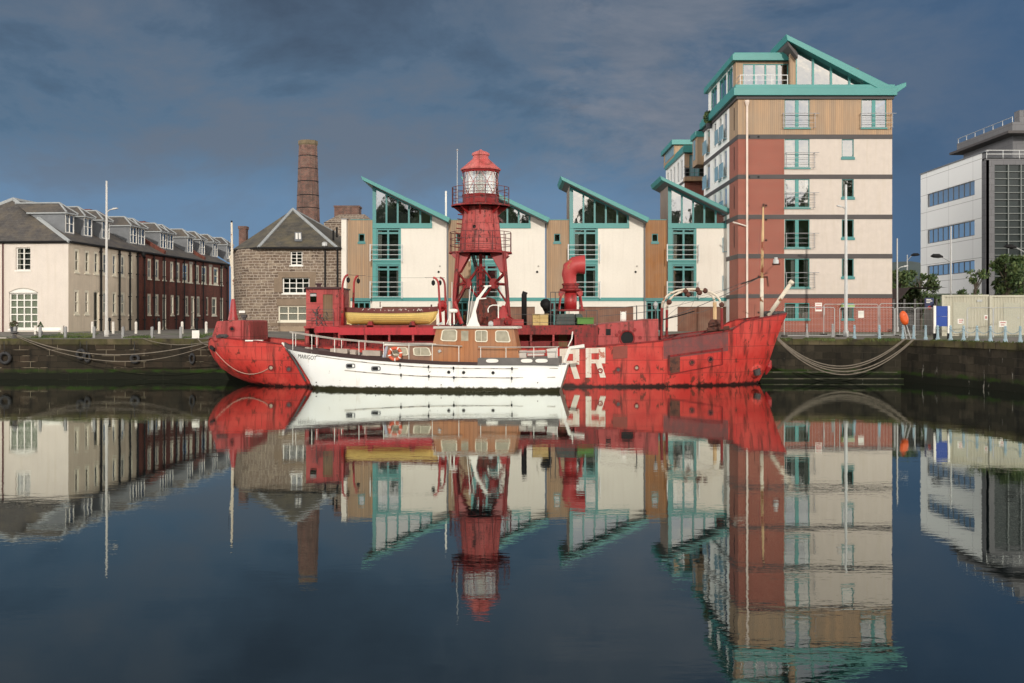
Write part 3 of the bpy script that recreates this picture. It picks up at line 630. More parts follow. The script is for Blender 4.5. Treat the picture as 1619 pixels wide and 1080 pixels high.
# ================================================================ town houses
YT = 78.0; MT = front(YT); PI_ = 155.7 * YT / F
def tx(px): return XP(px, YT)
def tz(py): return ZP(py, YT)
def slopez(px, py0=281.0): return tz(py0 + (px - 574) * (346.5 - 281) / (713 - 574))
def townhouse(label):
    t = thing('town_house', (tx(650), YT, 2.75), label, 'house', 'teal roofed houses in a row along the quay')
    zf = tz(353); gb_ = (tx(604), tx(690), 2.6, tz(485)); wc = (tx(591), tx(634), tz(471), tz(361))
    # front wall
    b = MB(); holes_wall(b, MT, tx(634), tx(706), tz(471), tz(361), [], .1)
    b.poly([MT(tx(683), 0, tz(361)), MT(tx(706), 0, tz(361)), MT(tx(706), 0, slopez(706) - .1), MT(tx(683), 0, slopez(683) - .1)])
    holes_wall(b, MT, tx(589), tx(706), 2.5, tz(475), [gb_], .35)
    b.poly([MT(tx(706), 0, 2.5), MT(tx(706), 4.1, 2.5), MT(tx(706), 4.1, slopez(706) - .1), MT(tx(706), 0, slopez(706) - .1)])
    b.build('rendered_wall', RENDER, t)
    b = MB(); b.poly([MT(tx(589), 0, 2.5), MT(tx(589), 4.1, 2.5), MT(tx(589), 4.1, slopez(589) - .15), MT(tx(589), 0, slopez(589) - .15)])
    b.poly([MT(tx(589), 4.1, 2.5), MT(tx(706), 4.1, 2.5), MT(tx(706), 4.1, slopez(706) - .1), MT(tx(589), 4.1, slopez(589) - .1)]); b.build('flank_wall', paint_flank, t)
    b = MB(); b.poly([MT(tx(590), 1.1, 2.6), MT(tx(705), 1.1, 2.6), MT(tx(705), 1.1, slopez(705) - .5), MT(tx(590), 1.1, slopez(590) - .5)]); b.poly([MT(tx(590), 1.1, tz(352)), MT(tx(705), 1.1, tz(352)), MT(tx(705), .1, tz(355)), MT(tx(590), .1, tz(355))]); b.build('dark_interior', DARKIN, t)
    # roof slab
    th = .27
    b = MB(); b.ext([(tx(573.5), YT - 1.0, tz(281)), (tx(713), YT - 1.0, tz(346.7)), (tx(713) - .14, YT - 1.0, tz(346.7) - th * 1.15), (tx(573.5) + .12, YT - 1.0, tz(281) - th * 1.1)], (0, 5.4, 0)); b.build('roof', TEAL, t, bevel=.015)
    b = MB(); zl, zr_ = tz(281) - th * 1.1 - .012, tz(346.7) - th * 1.15 - .012; b.ext([(tx(575) + .12, YT - .97, zl), (tx(711) - .14, YT - .97, zr_), (tx(711) - .14, YT - .97, zr_ - .02), (tx(575) + .12, YT - .97, zl - .02)], (0, 5.3, 0)); b.build('soffit', paint_soff, t)
    # glazed gable
    g = MB(); beam = MB(); bx0, bx1 = tx(589), tx(683)
    beam.bx(bx0, bx1 + .02, -.06, .06, tz(361), zf, 0, MT); beam.build('teal_beam', TEAL, t)
    xs = [589, 611, 628.8, 646.5, 664.5, 683]
    zt_ = lambda px: slopez(px) - .36
    fr = MB()
    for i, px in enumerate(xs):
        ww = .26 if i == 0 else .13; a = tx(px) if i == 0 else (tx(px) - ww if i == len(xs) - 1 else tx(px) - ww / 2)
        pa, pb = a, a + ww
        za, zb2 = tz(281 + ((pa * F / YT + 809.5) - 574) * .4712) - .33, tz(281 + ((pb * F / YT + 809.5) - 574) * .4712) - .33
        fr.ext([MT(pa, -.02, zf), MT(pb, -.02, zf), MT(pb, -.02, zb2), MT(pa, -.02, za)], (0, .09, 0))
    fr.ext([MT(tx(589), -.03, slopez(589) - .33), MT(tx(683), -.03, slopez(683) - .33), MT(tx(683), -.03, slopez(683) - .45), MT(tx(589), -.03, slopez(589) - .45)], (0, .10, 0))
    gf = fr.build('gable_window', TEALD, t)
    MB().poly([MT(tx(590), .045, zf), MT(tx(682), .045, zf), MT(tx(682), .045, slopez(682) - .38), MT(tx(590), .045, slopez(590) - .38)]).build('pane', GLASS, gf)
    # window column with two balconies
    fr = MB(); X0, X1 = tx(589), tx(634)
    fr.bx(X0, tx(595.5), -.03, .10, tz(471), tz(361.2), 0, MT); fr.bx(X1 - .10, X1, -.01, .10, tz(471), tz(361.2), 0, MT)
    fr.bx(tx(595.5), X1 - .10, -.02, .10, tz(418.5), tz(411), 0, MT); fr.bx(tx(589), tx(706), -.05, .06, tz(476), tz(470.5), 0, MT)
    col_ = fr.build('window_column', TEAL, t)
    for (pt, pb, ptr) in ((362, 411, 368.5), (419, 470.5, 426)):
        z0_, z1_ = tz(pb), tz(pt)
        window(col_ if False else t, MT, tx(595.5) + .004, X1 - .104, z0_, z1_, 2, 2, TEALD, GLASS, .09, .14, .02, (CURTW, [(0.05, .22)] if pt == 362 else [(.0, .12), (.86, 1)]), trans=[1 - (ptr - pt) / (pb - pt)], name='balcony_door')
    for ys in ((388, 395.7, 403.2, 411), (446.3, 454, 461.5, 469.5)):
        r = MB(); yo = -.42; a, c_ = tx(587.0) - .02, tx(636.5)
        for y_ in ys:
            z_ = tz(y_); r.tube([(a, YT + yo, z_), (c_, YT + yo, z_)], .02 if y_ != ys[0] else .026, 5)
            r.tube([(a, YT + yo, z_), (a, YT, z_)], .02, 4); r.tube([(c_, YT + yo, z_), (c_, YT, z_)], .02, 4)
        for xx in (a, c_): r.bx(xx - .035, xx + .035, YT + yo - .05, YT + yo + .05, tz(ys[-1]) - .12, tz(ys[0]) + .06)
        r.build('balcony_rail', GALV, t)
    # wood clad link
    b = MB(); ML = front(YT + .55); hw_ = (tx(565), tx(575), tz(381.5), tz(368.5))
    holes_wall(b, ML, tx(552.4), tx(589), tz(471), tz(347), [hw_], .15); b.poly([ML(tx(552.4), 0, tz(347)), ML(tx(589), 0, tz(347)), ML(tx(589), 3.5, tz(347)), ML(tx(552.4), 3.5, tz(347))])
    b.build('wood_cladding', WOOD, t)
    b = MB(); b.bx(tx(552.4), tx(589) - .02, -.03, .05, tz(347), tz(345.8), 0, ML); b.bx(tx(552.4), tx(589) - .01, -.04, .05, tz(476), tz(471), 0, ML); b.build('link_trim', TEALD, t)
    window(t, ML, *hw_, 1, 1, TEALD, GLASS, .06, .03, .05, sill=.16)
    MB().poly([ML(tx(553), .8, 2.6), ML(tx(589), .8, 2.6), ML(tx(589), .8, tz(350)), ML(tx(553), .8, tz(350))]).build('dark_interior', DARKIN, t)
    # entrance below the link, garage doors
    window(t, ML, tx(556), tx(584), 2.75, tz(477), 3, 2, TEALD, GLASS, .10, .09, .04, trans=[.72], name='entrance_door')
    for q_ in ((552.4, 556), (584, 589)): MB().bx(tx(q_[0]), tx(q_[1]), 0, .3, 2.5, tz(476), 0, ML).build('entrance_pier', RENDER, t)
    b = MB(); b.bx(gb_[0], gb_[1], .12, .2, 2.6, gb_[3], 0, MT); b.build('garage_door', WOODG, t)
    b = MB(); b.lathe((0, 0, 0), [(.085, -.05), (.085, .03)], 10)
    v = MB()
    for (px, py, r) in ((693.5, 430, .085),):
        pts = [(tx(px) + r * math.cos(a * .628), YT - .03, tz(py) + r * math.sin(a * .628)) for a in range(10)]; v.ext(pts, (0, .05, 0))
    v.build('vent', BLACKP, t)
    v = MB(); pts = [(tx(695.5) + .07 * math.cos(a * .628), YT - .05, tz(421) + .07 * math.sin(a * .628)) for a in range(10)]; v.ext(pts, (0, .06, 0)); v.build('extract_vent', CONCR, t)
    b = MB(); b.tube([(tx(706) + .09, YT - .02, tz(349)), (tx(706) + .09, YT - .02, 2.7)], .05, 6); b.bx(tx(704), tx(712), YT - .2, YT + .1, tz(350.5), tz(348)); b.build('rain_outlet', LEAD, t)
    return t
paint_flank = paint('grey_brown_flank', (.34, .26, .22), .85, .1, 1)
paint_soff = paint('grey_soffit', (.15, .15, .15), .8, .05, 1)
th0 = townhouse('leftmost teal roofed cream house, behind the yellow lifeboat')
th1 = dup(th0, (PI_, 0, 0), 'second teal roofed house from left, mostly hidden behind the red light tower')
th2 = dup(th0, (2 * PI_, 0, 0), 'teal roofed cream house behind the big red ventilator cowl')
th3 = dup(th0, (3 * PI_, 0, 0), 'rightmost teal roofed house, with orange wood panel, touching the tall brick block')
for ch in th3.children:
    if ch.name.startswith('wood_cladding'): ch.data = ch.data.copy(); ch.data.materials[0] = WOODO; ch['label'] = 'orange wood cladding beside the window column'
# the first house has a white fin and a wider link at its left
b = MB(); b.bx(tx(540), tx(548), YT - .1, YT + 6, 2.6, tz(347)); b.build('end_fin', RENDER, th0)
b = MB(); b.bx(tx(548) + .005, tx(552.35), YT + .56, YT + 6, 2.6, tz(347.2)); b.build('wood_return', WOOD, th0)
b = MB(); b.bx(tx(539.5), tx(548.5), YT - .15, YT + 6.1, tz(347), tz(345.6)); b.build('fin_capping', LEAD, th0)
b = MB(); b.tube([(tx(705.5), YT - .3, tz(350)), (tx(705.5), YT - .3, tz(303))], .07, 6); o = b.build('white_pole', WHITE); tag(o, 'short white pole standing at the roof junction left of the light tower', 'pole')

# ================================================================ apartment block
YA = 74.0; MA = front(YA); XL = XP(1167, YA); XR = XP(1410.5, YA); SA = left(XL)
def ax(px): return XP(px, YA)
def az(py): return ZP(py, YA)
ab = thing('apartment_block', ((XL + XR) / 2, YA, 2.65), 'tall brick and buff apartment block with teal sloping roof on the right', 'apartment block')
xm = ax(1240)
bands = [(219.8, 212.8), (283, 276), (346.5, 339.4), (408.7, 401.5), (471.5, 465)]
rowsz = [(157.2, 202), (220, 265), (283.2, 328), (347, 391.5), (409, 454.5), (479, 504.5)]
YSB = 77.0; YSE = 87.2                                  # side wall: brick to 77 m, white beyond
brk = MB(); holes_wall(brk, MA, XL, xm, 2.4, az(212.8), [], .1)
gw = [(ax(1240.6), ax(1280), az(504.5), az(479)), (ax(1331), ax(1350), az(504.5), az(479))]
holes_wall(brk, MA, xm, XR, 2.4, az(471.5), gw, .15)
holes_wall(brk, SA, YA, YSB, 2.4, az(212.8), [], .1); brk.poly([(XR, YA, 2.4), (XR, 92, 2.4), (XR, 92, az(471.5)), (XR, YA, az(471.5))])
brk.build('brick_wall', BRICKA, ab)
buf = MB(); wins = []
for i in range(4):
    zt_, zb_ = az(bands[i][0]), az(bands[i + 1][1])
    h1 = (ax(1240.6), ax(1280), az(rowsz[i + 1][1]), az(rowsz[i + 1][0])); h2 = (ax(1331), ax(1350), az(rowsz[i + 1][0] + 28.5), az(rowsz[i + 1][0]))
    holes_wall(buf, MA, xm, XR, zb_, zt_, [h1, h2], .15); wins += [(h1, i, 0), (h2, i, 1)]
    buf.poly([(XR, YA, zb_), (XR, 92, zb_), (XR, 92, zt_), (XR, YA, zt_)])
buf.build('buff_panel', BUFF, ab)
bd = MB()
for a, c_ in bands: bd.bx(XL - .02, XR + .02, -.03, .06, az(a), az(c_), 0, MA); bd.bx(YA + .07, YSE, -.03, .06, az(a), az(c_), 0, SA); bd.bx(XR - .04, XR + .025, YA + .07, 92, az(a), az(c_))
bd.build('grey_band', GREYB, ab)
wd = MB(); hA = (ax(1240.6), ax(1280), az(202), az(157.2)); hB = (ax(1362), ax(1401.5), az(202), az(157.2))
holes_wall(wd, MA, XL, XR, az(212.8), az(157), [hA, hB], .15); holes_wall(wd, SA, YA, YSB, az(212.8), az(157), [], .1); wd.poly([(XR, YA, az(212.8)), (XR, 92, az(212.8)), (XR, 92, az(157)), (XR, YA, az(157))])
wd.build('wood_cladding', WOOD, ab)
# windows of the front
def french(par, M, h, blind=None, gm=GLASS): return window(par, M, *h, 2, 1, TEAL, gm, .05, .24, .05, blind, blz=.03, cen=.24, sill=.1)
crt = {0: None, 1: (CURTW, [(.85, 1)]), 2: (CURT, [(0, .1), (.4, .47)]), 3: (CURTW, [(.28, .45), (.8, 1)])}
for h, i, kd in wins:
    if kd == 0: french(ab, MA, h, crt[i])
    else: window(ab, MA, *h, 1, 1, TEALD, GLASS, .06, .03, .06, (CURTW, [(0, .35)]) if i in (1, 3) else None, sill=.18)
french(ab, MA, hA); french(ab, MA, hB)
window(ab, MA, *gw[0], 2, 1, TEAL, GLASS, .06, .24, .05, (CURT, [(0, 1)]), cen=.24, sill=.12); window(ab, MA, *gw[1], 1, 1, TEALD, GLASS, .07, .03, .05, sill=.12)
def juliet(M, u0, u1, zt_, zb_, n=4, out=.32, ext=.0, top=.02):
    r = MB()
    for j in range(n):
        z_ = zt_ + (zb_ - zt_) * j / (n - 1); e2 = ext if j == 0 else 0
        r.tube([M(u0, -out, z_), M(u1 + e2, -out, z_)], top * .8 if j else .026, 4)
    for u in (u0 + .06, u1 - .06):
        r.bx(u - .02, u + .02, -out - .02, -out + .02, zb_, zt_, 0, M); r.bx(u - .015, u + .015, -out, 0, zt_ - .03, zt_, 0, M); r.bx(u - .015, u + .015, -out, 0, zb_, zb_ + .03, 0, M)
    return r.build('balcony_rail', GALVD, ab)
juliet(MA, ax(1235.5), ax(1288), az(180.5), az(202.5), ext=.25); juliet(MA, ax(1358), ax(1410), az(180.5), az(202.5), ext=.2)
for i in range(1, 5): juliet(MA, ax(1240.2), ax(1287.5), az(rowsz[i][0] + 22.3), az(rowsz[i][1] + 1), ext=.25)
# teal fascia and flat roof
fs = MB(); z0_, z1_ = az(152), az(140); fs.bx(XL - .35, XR + .25, YA - .32, YA + .2, z0_, z1_ ); fs.bx(XL - .35, XL + .2, YA + .205, YSE, z0_, z1_)
fs.bx(XL - .22, XR + .12, YA - .2, YA + .195, z1_ + .003, z1_ + .24); fs.bx(XL - .22, XL + .1, YA + .2, YSE, z1_ + .003, z1_ + .24)
fs.build('fascia', TEAL, ab, bevel=.02)
so_ = MB(); so_.bx(XL - .12, XR + .1, YA - .12, YA + .3, az(157), z0_ - .004); so_.bx(XL - .12, XL + .3, YA + .304, YSE, az(157), z0_ - .004)
so_.poly([(XL, YA, z1_ - .1), (XR, YA, z1_ - .1), (XR, 92, z1_ - .1), (XL, 92, z1_ - .1)]); so_.build('eaves_band', GREYB, ab)
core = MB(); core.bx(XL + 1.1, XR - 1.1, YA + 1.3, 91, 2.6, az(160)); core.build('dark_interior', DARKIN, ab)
# side wall: white panels with tall windows
sw = MB(); sd = []
ys = [(77.9, 79.3), (79.9, 81.0), (82.0, 83.2), (84.6, 86.2)]
lv = [(157, 212.8)] + [(bands[i][0], bands[i + 1][1]) for i in range(4)]
for i, (t0, b0) in enumerate(lv):
    zt_, zb_ = az(t0), az(b0); hh = [(a, c_, zb_ + .42, zt_ - .03) for a, c_ in ys]; holes_wall(sw, SA, YSB, YSE, zb_, zt_, hh, .15); sd.append(hh)
holes_wall(sw, SA, YSB, YSE, 2.4, az(471.5), [], .1)
SIDEW = paint('pale_grey_render', (.86, .86, .84), .8, .03, 1, fine=.01); sw.build('white_side_wall', SIDEW, ab)
BLUEG = paint('blue_glass_balustrade', (.22, .36, .42), .15, .08, 2, fine=0)
for i, hh in enumerate(sd):
    for j, h in enumerate(hh):
        window(ab, SA, *h, 1, 1, SIDEW, GLASS, .07, .03, .05, (CURTW, [(0, .8)]))
        if j in (0, 1, 3): g = MB(); g.bx(h[0] - .05, h[1] + .05, -.30, -.26, h[2] - .05, h[2] + 1.0, 0, SA); g.bx(h[0] - .05, h[0], -.26, 0, h[2] - .05, h[2], 0, SA); g.build('balustrade', BLUEG, ab)
for i, (t0, b0) in enumerate(lv[:-1]):
    zt_ = az(t0); g = MB(); g.bx(75.2, 75.34, -.02, .05, az(b0) + .5, zt_ - .35, 0, SA); g.build('slot_window', BLACKP, ab)
# oriel in wood at the far end of the side wall
o_ = MB(); oz0, oz1 = ZP(262, 88), ZP(219, 88); o_.bx(XL - .55, XL + 1, 87.21, 89.4, oz0, oz1); o_.build('oriel', WOOD, ab)
o_ = MB(); o_.bx(XL - .7, XL + 1, 87.1, 89.6, oz1, oz1 + .45); o_.build('oriel_fascia', TEAL, ab)
o_ = MB(); o_.bx(XL - .58, XL + .4, 88.0, 88.9, oz0 + .5, oz1 - .1); o_.build('oriel_window', BLUEG, ab)
# penthouse
YP = 75.6; MP = front(YP)
def ppx(px): return XP(px, YP)
def ppz(py): return ZP(py, YP)
px0 = ppx(1163.5); px1 = ppx(1249); pw = MB(); hp_ = (ppx(1174.5), ppx(1246.5), ppz(139.5), ppz(101))
holes_wall(pw, MP, px0, px1, z1_ - .1, ppz(97), [hp_], .15); pw.poly([(px0, YP, z1_ - .1), (px0, YP + 1.0, z1_ - .1), (px0, YP + 1.0, ppz(97)), (px0, YP, ppz(97))]); pw.build('penthouse_wood', WOOD, ab)
window(ab, MP, *hp_, 4, 1, TEAL, GLASS, .06, .13, .05, None, name='penthouse_doors')
pf = MB(); pf.bx(px0 - .3, px1 + .4, YP - .35, YP + 11, ppz(97), ppz(87)); pf.bx(px0 - .15, px1 + .3, YP - .2, YP + 10.8, ppz(87) + .002, ppz(84)); pf.build('penthouse_fascia', TEAL, ab, bevel=.02)
ps = MB(); SP = left(px0); hs_ = [(YP + 1.1, YP + 3.0, z1_ + .1, ppz(99)), (YP + 3.4, YP + 6, z1_ + .1, ppz(99)), (YP + 7, YP + 9.4, z1_ + .1, ppz(99))]
holes_wall(ps, SP, YP + 1.0, YP + 10.6, z1_ - .1, ppz(97), hs_, .1); ps.build('penthouse_side_wall', SIDEW, ab)
for h in hs_: window(ab, SP, *h, 2, 1, TEAL, GLASS, .07, .06, .03)
pc = MB(); pc.bx(px0 + .9, ax(1380), YP + 1.4, 90, z1_ - .1, ppz(100)); pc.build('dark_interior', DARKIN, ab)
r = MB()
for j, py in enumerate((118, 126, 133)): r.tube([(ax(1171), YA + .15, az(py)), (ax(1246), YA + .15, az(py))], .028 if j == 0 else .018, 4); r.tube([(ax(1171), YA + .15, az(py)), (ax(1171), YP, az(py))], .02, 4)
for px in (1171, 1196, 1221, 1246): r.tube([(ax(px), YA + .15, az(117.5)), (ax(px), YA + .15, az(140))], .025, 4)
r.build('roof_rail', GALV, ab)
# glazed lean-to with the big sloping roof
YG = 74.5; MG = front(YG)
def gx(px): return XP(px, YG)
def gz_(py): return ZP(py, YG)
line = lambda px: 79.5 + (px - 1257) * (143.5 - 79.5) / (1398 - 1257)
pst = MB(); pst.bx(gx(1249.5), gx(1258), 0, .4, z1_, gz_(76), 0, MG); pst.build('corner_post', WOOD, ab)
fr = MB(); gp = [1258, 1285.5, 1314, 1343, 1371, 1391]
for i, px in enumerate(gp):
    a, c_ = gx(px) - .07, gx(px) + .07
    if i == 0: a, c_ = gx(1258), gx(1258) + .08
    top_ = max(gz_(line(px)), z1_ + .16); fr.ext([MG(a, -.03, z1_), MG(c_, -.03, z1_), MG(c_, -.03, top_ - .04), MG(a, -.03, top_)], (0, .1, 0))
fr.bx(gx(1258), gx(1396), -.05, .08, z1_ + .0, z1_ + .14, 0, MG); gf = fr.build('gable_window', TEAL, ab)
MB().poly([MG(gx(1258), .05, z1_), MG(gx(1397), .05, z1_), MG(gx(1258), .05, gz_(79.5))]).build('pane', GLASS, gf)
rs = MB(); YR = YG - .75
def rx(px): return XP(px, YR)
def rz_(py): return ZP(py, YR)
tk = .42
rs.ext([(rx(1243), YR, rz_(54)), (rx(1412), YR, rz_(137)), (rx(1433), YR, rz_(130)), (rx(1433), YR, rz_(130) - .28), (rx(1411), YR, rz_(151.5)), (rx(1243) + .1, YR, rz_(54) - tk)], (0, 4.6, 0)); rs.build('sloping_roof', TEAL, ab, bevel=.02)
sf = MB(); sf.ext([(rx(1246), YR + .1, rz_(54) - tk - .04), (rx(1262), YR + .1, rz_(82) - tk + .35), (rx(1262), YR + .1, rz_(86) - tk + .2), (rx(1247), YR + .1, rz_(60) - tk - .06)], (0, 4.2, 0)); sf.build('soffit', GREYB, ab)
b = MB(); b.tube([(ax(1180.5), YA - .14, az(160)), (ax(1180.5), YA - .14, 2.9)], .075, 8); b.lathe((ax(1180.5), YA - .14, az(162)), [(.09, -.25), (.16, 0), (.16, .12)], 8); b.build('downpipe', paint('pinkish_white_pipe', (.74, .62, .54), .5), ab)
b = MB(); b.tube([(ax(1167) - .3, YA + .2, az(351)), (ax(1167), YA - .14, az(354)), (ax(1180), YA - .14, az(358))], .05, 6); b.build('overflow_pipe', paint('pipe_white', (.7, .62, .55), .5), ab)
b = MB()
for py in (213.5 + 3, 280, 325, 347.5, 380, 437, 494):
    for px in ((1184, 1199) if py < 300 else (1199,) if py > 400 else (1211, 1183)): b.bx(ax(px) - .06, ax(px) + .06, YA - .06, YA - .031, az(py) - .06, az(py) + .06)
b.build('wall_vent', BLACKP, ab)
# potted shrub on the roof terrace edge
# ------- rear block
rb = thing('apartment_block', (XL + 3, 96, 2.7), 'rear brick and wood apartment block with teal fascias seen past the tall one', 'apartment block')
YR2 = 96.0; MR = front(YR2); XB = XP(1082, YR2); SR = left(XB)
def bz(py): return ZP(py, YR2)
b = MB(); holes_wall(b, MR, XB, 30, 2.5, bz(288), [], .1); b.build('brick_wall', BRICKA, rb)
b = MB(); holes_wall(b, MR, XB, 30, bz(265), bz(243), [(XP(1090, YR2), XP(1106, YR2), bz(281), bz(245))], .2); b.bx(XB - .1, XB + 6, YR2 - 1.0, YR2, bz(288), bz(281.5)); b.build('wood_cladding', WOOD, rb)
window(rb, MR, XP(1090, YR2), XP(1106, YR2), bz(281), bz(245), 2, 1, TEALD, BLUEG, .08, .06, .05)
b = MB(); b.bx(XB - .2, 30, YR2 - .5, YR2 + 11, bz(242), bz(235)); b.bx(XB - .1, 30, YR2 - .35, YR2 + 11, bz(235) + .003, bz(235) + .25); b.build('fascia', TEAL, rb)
b = MB()
for py in (264, 269, 275, 281): b.tube([(XB - .05, YR2 - .95, bz(py)), (XB + 5, YR2 - .95, bz(py))], .025, 4); b.tube([(XB - .05, YR2 - .95, bz(py)), (XB - .05, YR2, bz(py))], .02, 4)
for i in range(6): b.tube([(XB - .05 + i, YR2 - .95, bz(264)), (XB - .05 + i, YR2 - .95, bz(282))], .02, 4)
b.build('balcony_rail', GALVD, rb)
b = MB(); hs_ = []
for i in range(6):
    zt_ = bz(246) - i * 2.78
    for y_ in (97, 99, 101.4, 103.5, 105.6): hs_.append((y_, y_ + 1.2, zt_ - 2.0, zt_ - .1))
holes_wall(b, SR, YR2, 107.5, 2.5, bz(242), hs_, .12); b.build('white_side_wall', SIDEW, rb)
for h in hs_[:15]: window(rb, SR, *h, 1, 1, SIDEW, GLASS, .07, .03, .04, (CURTW, [(0, .7)]))
b = MB()
for i in range(5): b.bx(YR2, 107.5, -.03, .02, bz(246) - 2.45 - i * 2.78, bz(246) - 2.2 - i * 2.78, 0, SR)
b.build('grey_band', GREYB, rb)
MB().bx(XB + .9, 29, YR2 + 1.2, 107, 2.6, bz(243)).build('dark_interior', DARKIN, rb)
YQ = 101.0; XQ = XP(1066, YQ); b = MB(); b.bx(XQ, 30, YQ, YQ + 7, bz(236), ZP(229, YQ)); b.build('penthouse', WOOD, rb)
b = MB(); b.bx(XQ - .25, 30, YQ - .3, YQ + 7.3, ZP(229, YQ), ZP(221.5, YQ)); b.build('penthouse_fascia', TEAL, rb)
b = MB(); b.bx(YQ + .3, YQ + 5.8, -.03, .02, bz(236) + .3, ZP(230, YQ), 0, left(XQ)); b.build('penthouse_glazing', BLUEG, rb)

# ================================================================ office building on the right
YO = 105.0; XO = XP(1559, YO); MO = front(YO); SO = left(XO)
ob = thing('office_building', (XO + 8, YO, 2.8), 'white clad office building with dark glass front at the right edge', 'office building')
OWH = brick('white_cladding_panels', (.85, .86, .86), (.82, .83, .83), (.42, .42, .42), bw=6.0, bh=1.95, ms=.03, blotch=(.3, .03), bump=.1, off=0)
ODG = brick('dark_grey_cladding', (.16, .16, .17), (.14, .14, .15), (.07, .07, .07), bw=1.2, bh=.6, ms=.012, blotch=(.3, .1), bump=.1)
OGL = brick('dark_spandrel_glass', (.012, .02, .02), (.016, .026, .026), (.02, .02, .02), bw=1.0, bh=.8, ms=.01, rough=.25, blotch=(.3, .2), bump=0)
zt_ = ZP(240, YO); b = MB(); rws = [(16.1, 17.6), (12.05, 13.6), (8.4, 9.6)]; hh = [(107.6, 119.8, a, c_) for a, c_ in rws]
holes_wall(b, SO, YO + .9, 121.8, 2.6, zt_, hh, .18); b.build('white_wall', OWH, ob)
for h in hh: window(ob, SO, *h, 9, 1, LEAD, GLASS_OFF, .08, .08, .08, (CURTW, [(0, .12), (.3, .5), (.7, .78)]))
b = MB(); b.bx(YO, YO + .9, -.03, .3, 2.6, zt_ - .8, 0, SO); b.bx(XO, XP(1572.5, YO), YO, YO + .5, 2.6, ZP(251, YO)); b.bx(XP(1572.5, YO), XO + 22, YO, YO + .5, ZP(260.5, YO), ZP(251, YO)); b.build('grey_cladding', ODG, ob)
b = MB(); x0, x1 = XP(1572.5, YO), XO + 22; b.bx(x0, x1, YO + .15, YO + .4, 2.6, ZP(260.5, YO)); b.build('curtain_wall', OGL, ob)
b = MB()
for i in range(17):
    z_ = ZP(271.5 + 11.0 * i, YO)
    if z_ > 3: b.bx(x0, x1, YO - .02, YO + .149, z_ - .035, z_ + .035)
for px in (1594, 1614, 1634, 1654, 1700): b.bx(XP(px, YO) - .045, XP(px, YO) + .045, YO - .08, YO + .149, 2.8, ZP(260.5, YO))
b.build('mullions', paint('grey_mullion', (.17, .19, .185), .5, .05, 1), ob)
b = MB(); b.bx(XO + .5, x1, YO + .5, 121.5, 2.6, zt_ - .5); b.build('core', DARKIN, ob)
b = MB(); b.poly([(XO, YO, zt_ - .6), (x1, YO, zt_ - .6), (x1, 121.8, zt_ - .6), (XO, 121.8, zt_ - .6)]); b.bx(XO - .1, XO + .25, YO, 121.8, zt_, zt_ + .12); b.build('flat_roof', LEAD, ob)
b = MB(); YU = 109.0; xu = XP(1596, YU); b.bx(xu + .8, x1, YU + 1, 122, zt_ - .6, ZP(210, YU)); b.build('upper_storey', ODG, ob)
b = MB(); b.bx(xu - .4, x1, YU - .6, 123, ZP(212, YU), ZP(208, YU)); b.build('roof_overhang', GREYB, ob)
b = MB(); b.bx(xu + .3, x1, YU, 122.6, ZP(208, YU) + .01, ZP(193, YU)); b.bx(XP(1612, YU + 2), x1, YU + 2, YU + 3.2, ZP(193, YU), ZP(168, YU)); b.build('plant_screen', ODG, ob)
b = MB()
for j, py in enumerate((239, 245)):
    b.tube([(XO + .1, YO + .1, ZP(py, YO) + .1), (x1, YO + .1, ZP(py, YO) + .1)], .04, 4)
for i in range(12): b.tube([(XO + .1 + i * 1.6, YO + .1, zt_ - .8), (XO + .1 + i * 1.6, YO + .1, ZP(239, YO) + .1)], .035, 4)
for i in range(7): b.tube([(xu + .3, YU + i * 2.2, ZP(193, YU)), (xu + .3, YU + i * 2.2, ZP(185, YU))], .04, 4)
b.tube([(xu + .3, YU, ZP(185, YU)), (xu + .3, 122.5, ZP(185, YU))], .04, 4); b.build('roof_railing', GALV, ob)
# ================================================================ hulls
def lerp_tab(tab, x):
    if x <= tab[0][0]: return tab[0][1:]
    for a, b in zip(tab, tab[1:]):
        if x <= b[0]:
            t_ = (x - a[0]) / (b[0] - a[0]); return tuple(p + (q - p) * t_ for p, q in zip(a[1:], b[1:]))
    return tab[-1][1:]
class Hull:
    """tab rows: (s, z_keel, z_deck, half_breadth, fullness); pt(s, v, z) gives world"""
    def __init__(h, tab, pt): h.tab = tab; h.pt = pt
    def half(h, s, z):
        zk, zd, b, p = lerp_tab(h.tab, s); t_ = min(max((zd - z) / max(zd - zk, 1e-4), 0), 1); return b * (1 - t_ ** p) ** (1 / p)
    def mesh(h, mb, ss, m=0, n=12, d0=0.0):
        rows = []
        for s in ss:
            zk, zd, b, p = lerp_tab(h.tab, s); r = []
            for sg in (1, -1):
                ang = [i / n * math.pi / 2 for i in range(n + 1)]
                q = []
                for a in ang:
                    t_ = math.sin(a) ** (2 / p) if a > 0 else 0; y = b * max(math.cos(a), 0) ** (2 / p)
                    q.append((y, zd - (zd - zk) * t_))
                if sg == 1: r += [h.pt(s, y, z_) for y, z_ in q]
                else: r += [h.pt(s, -y, z_) for y, z_ in q[:-1][::-1]]
            rows.append(r)
        mb.grid(rows, m); return rows
    def deck(h, mb, ss, drop, m=0, inset=.04):
        rows = []
        for s in ss:
            zk, zd, b, p = lerp_tab(h.tab, s); z_ = zd - drop; y = max(h.half(s, z_) - inset, .005); rows.append([h.pt(s, -y, z_), h.pt(s, y, z_)])
        mb.grid(rows, m)
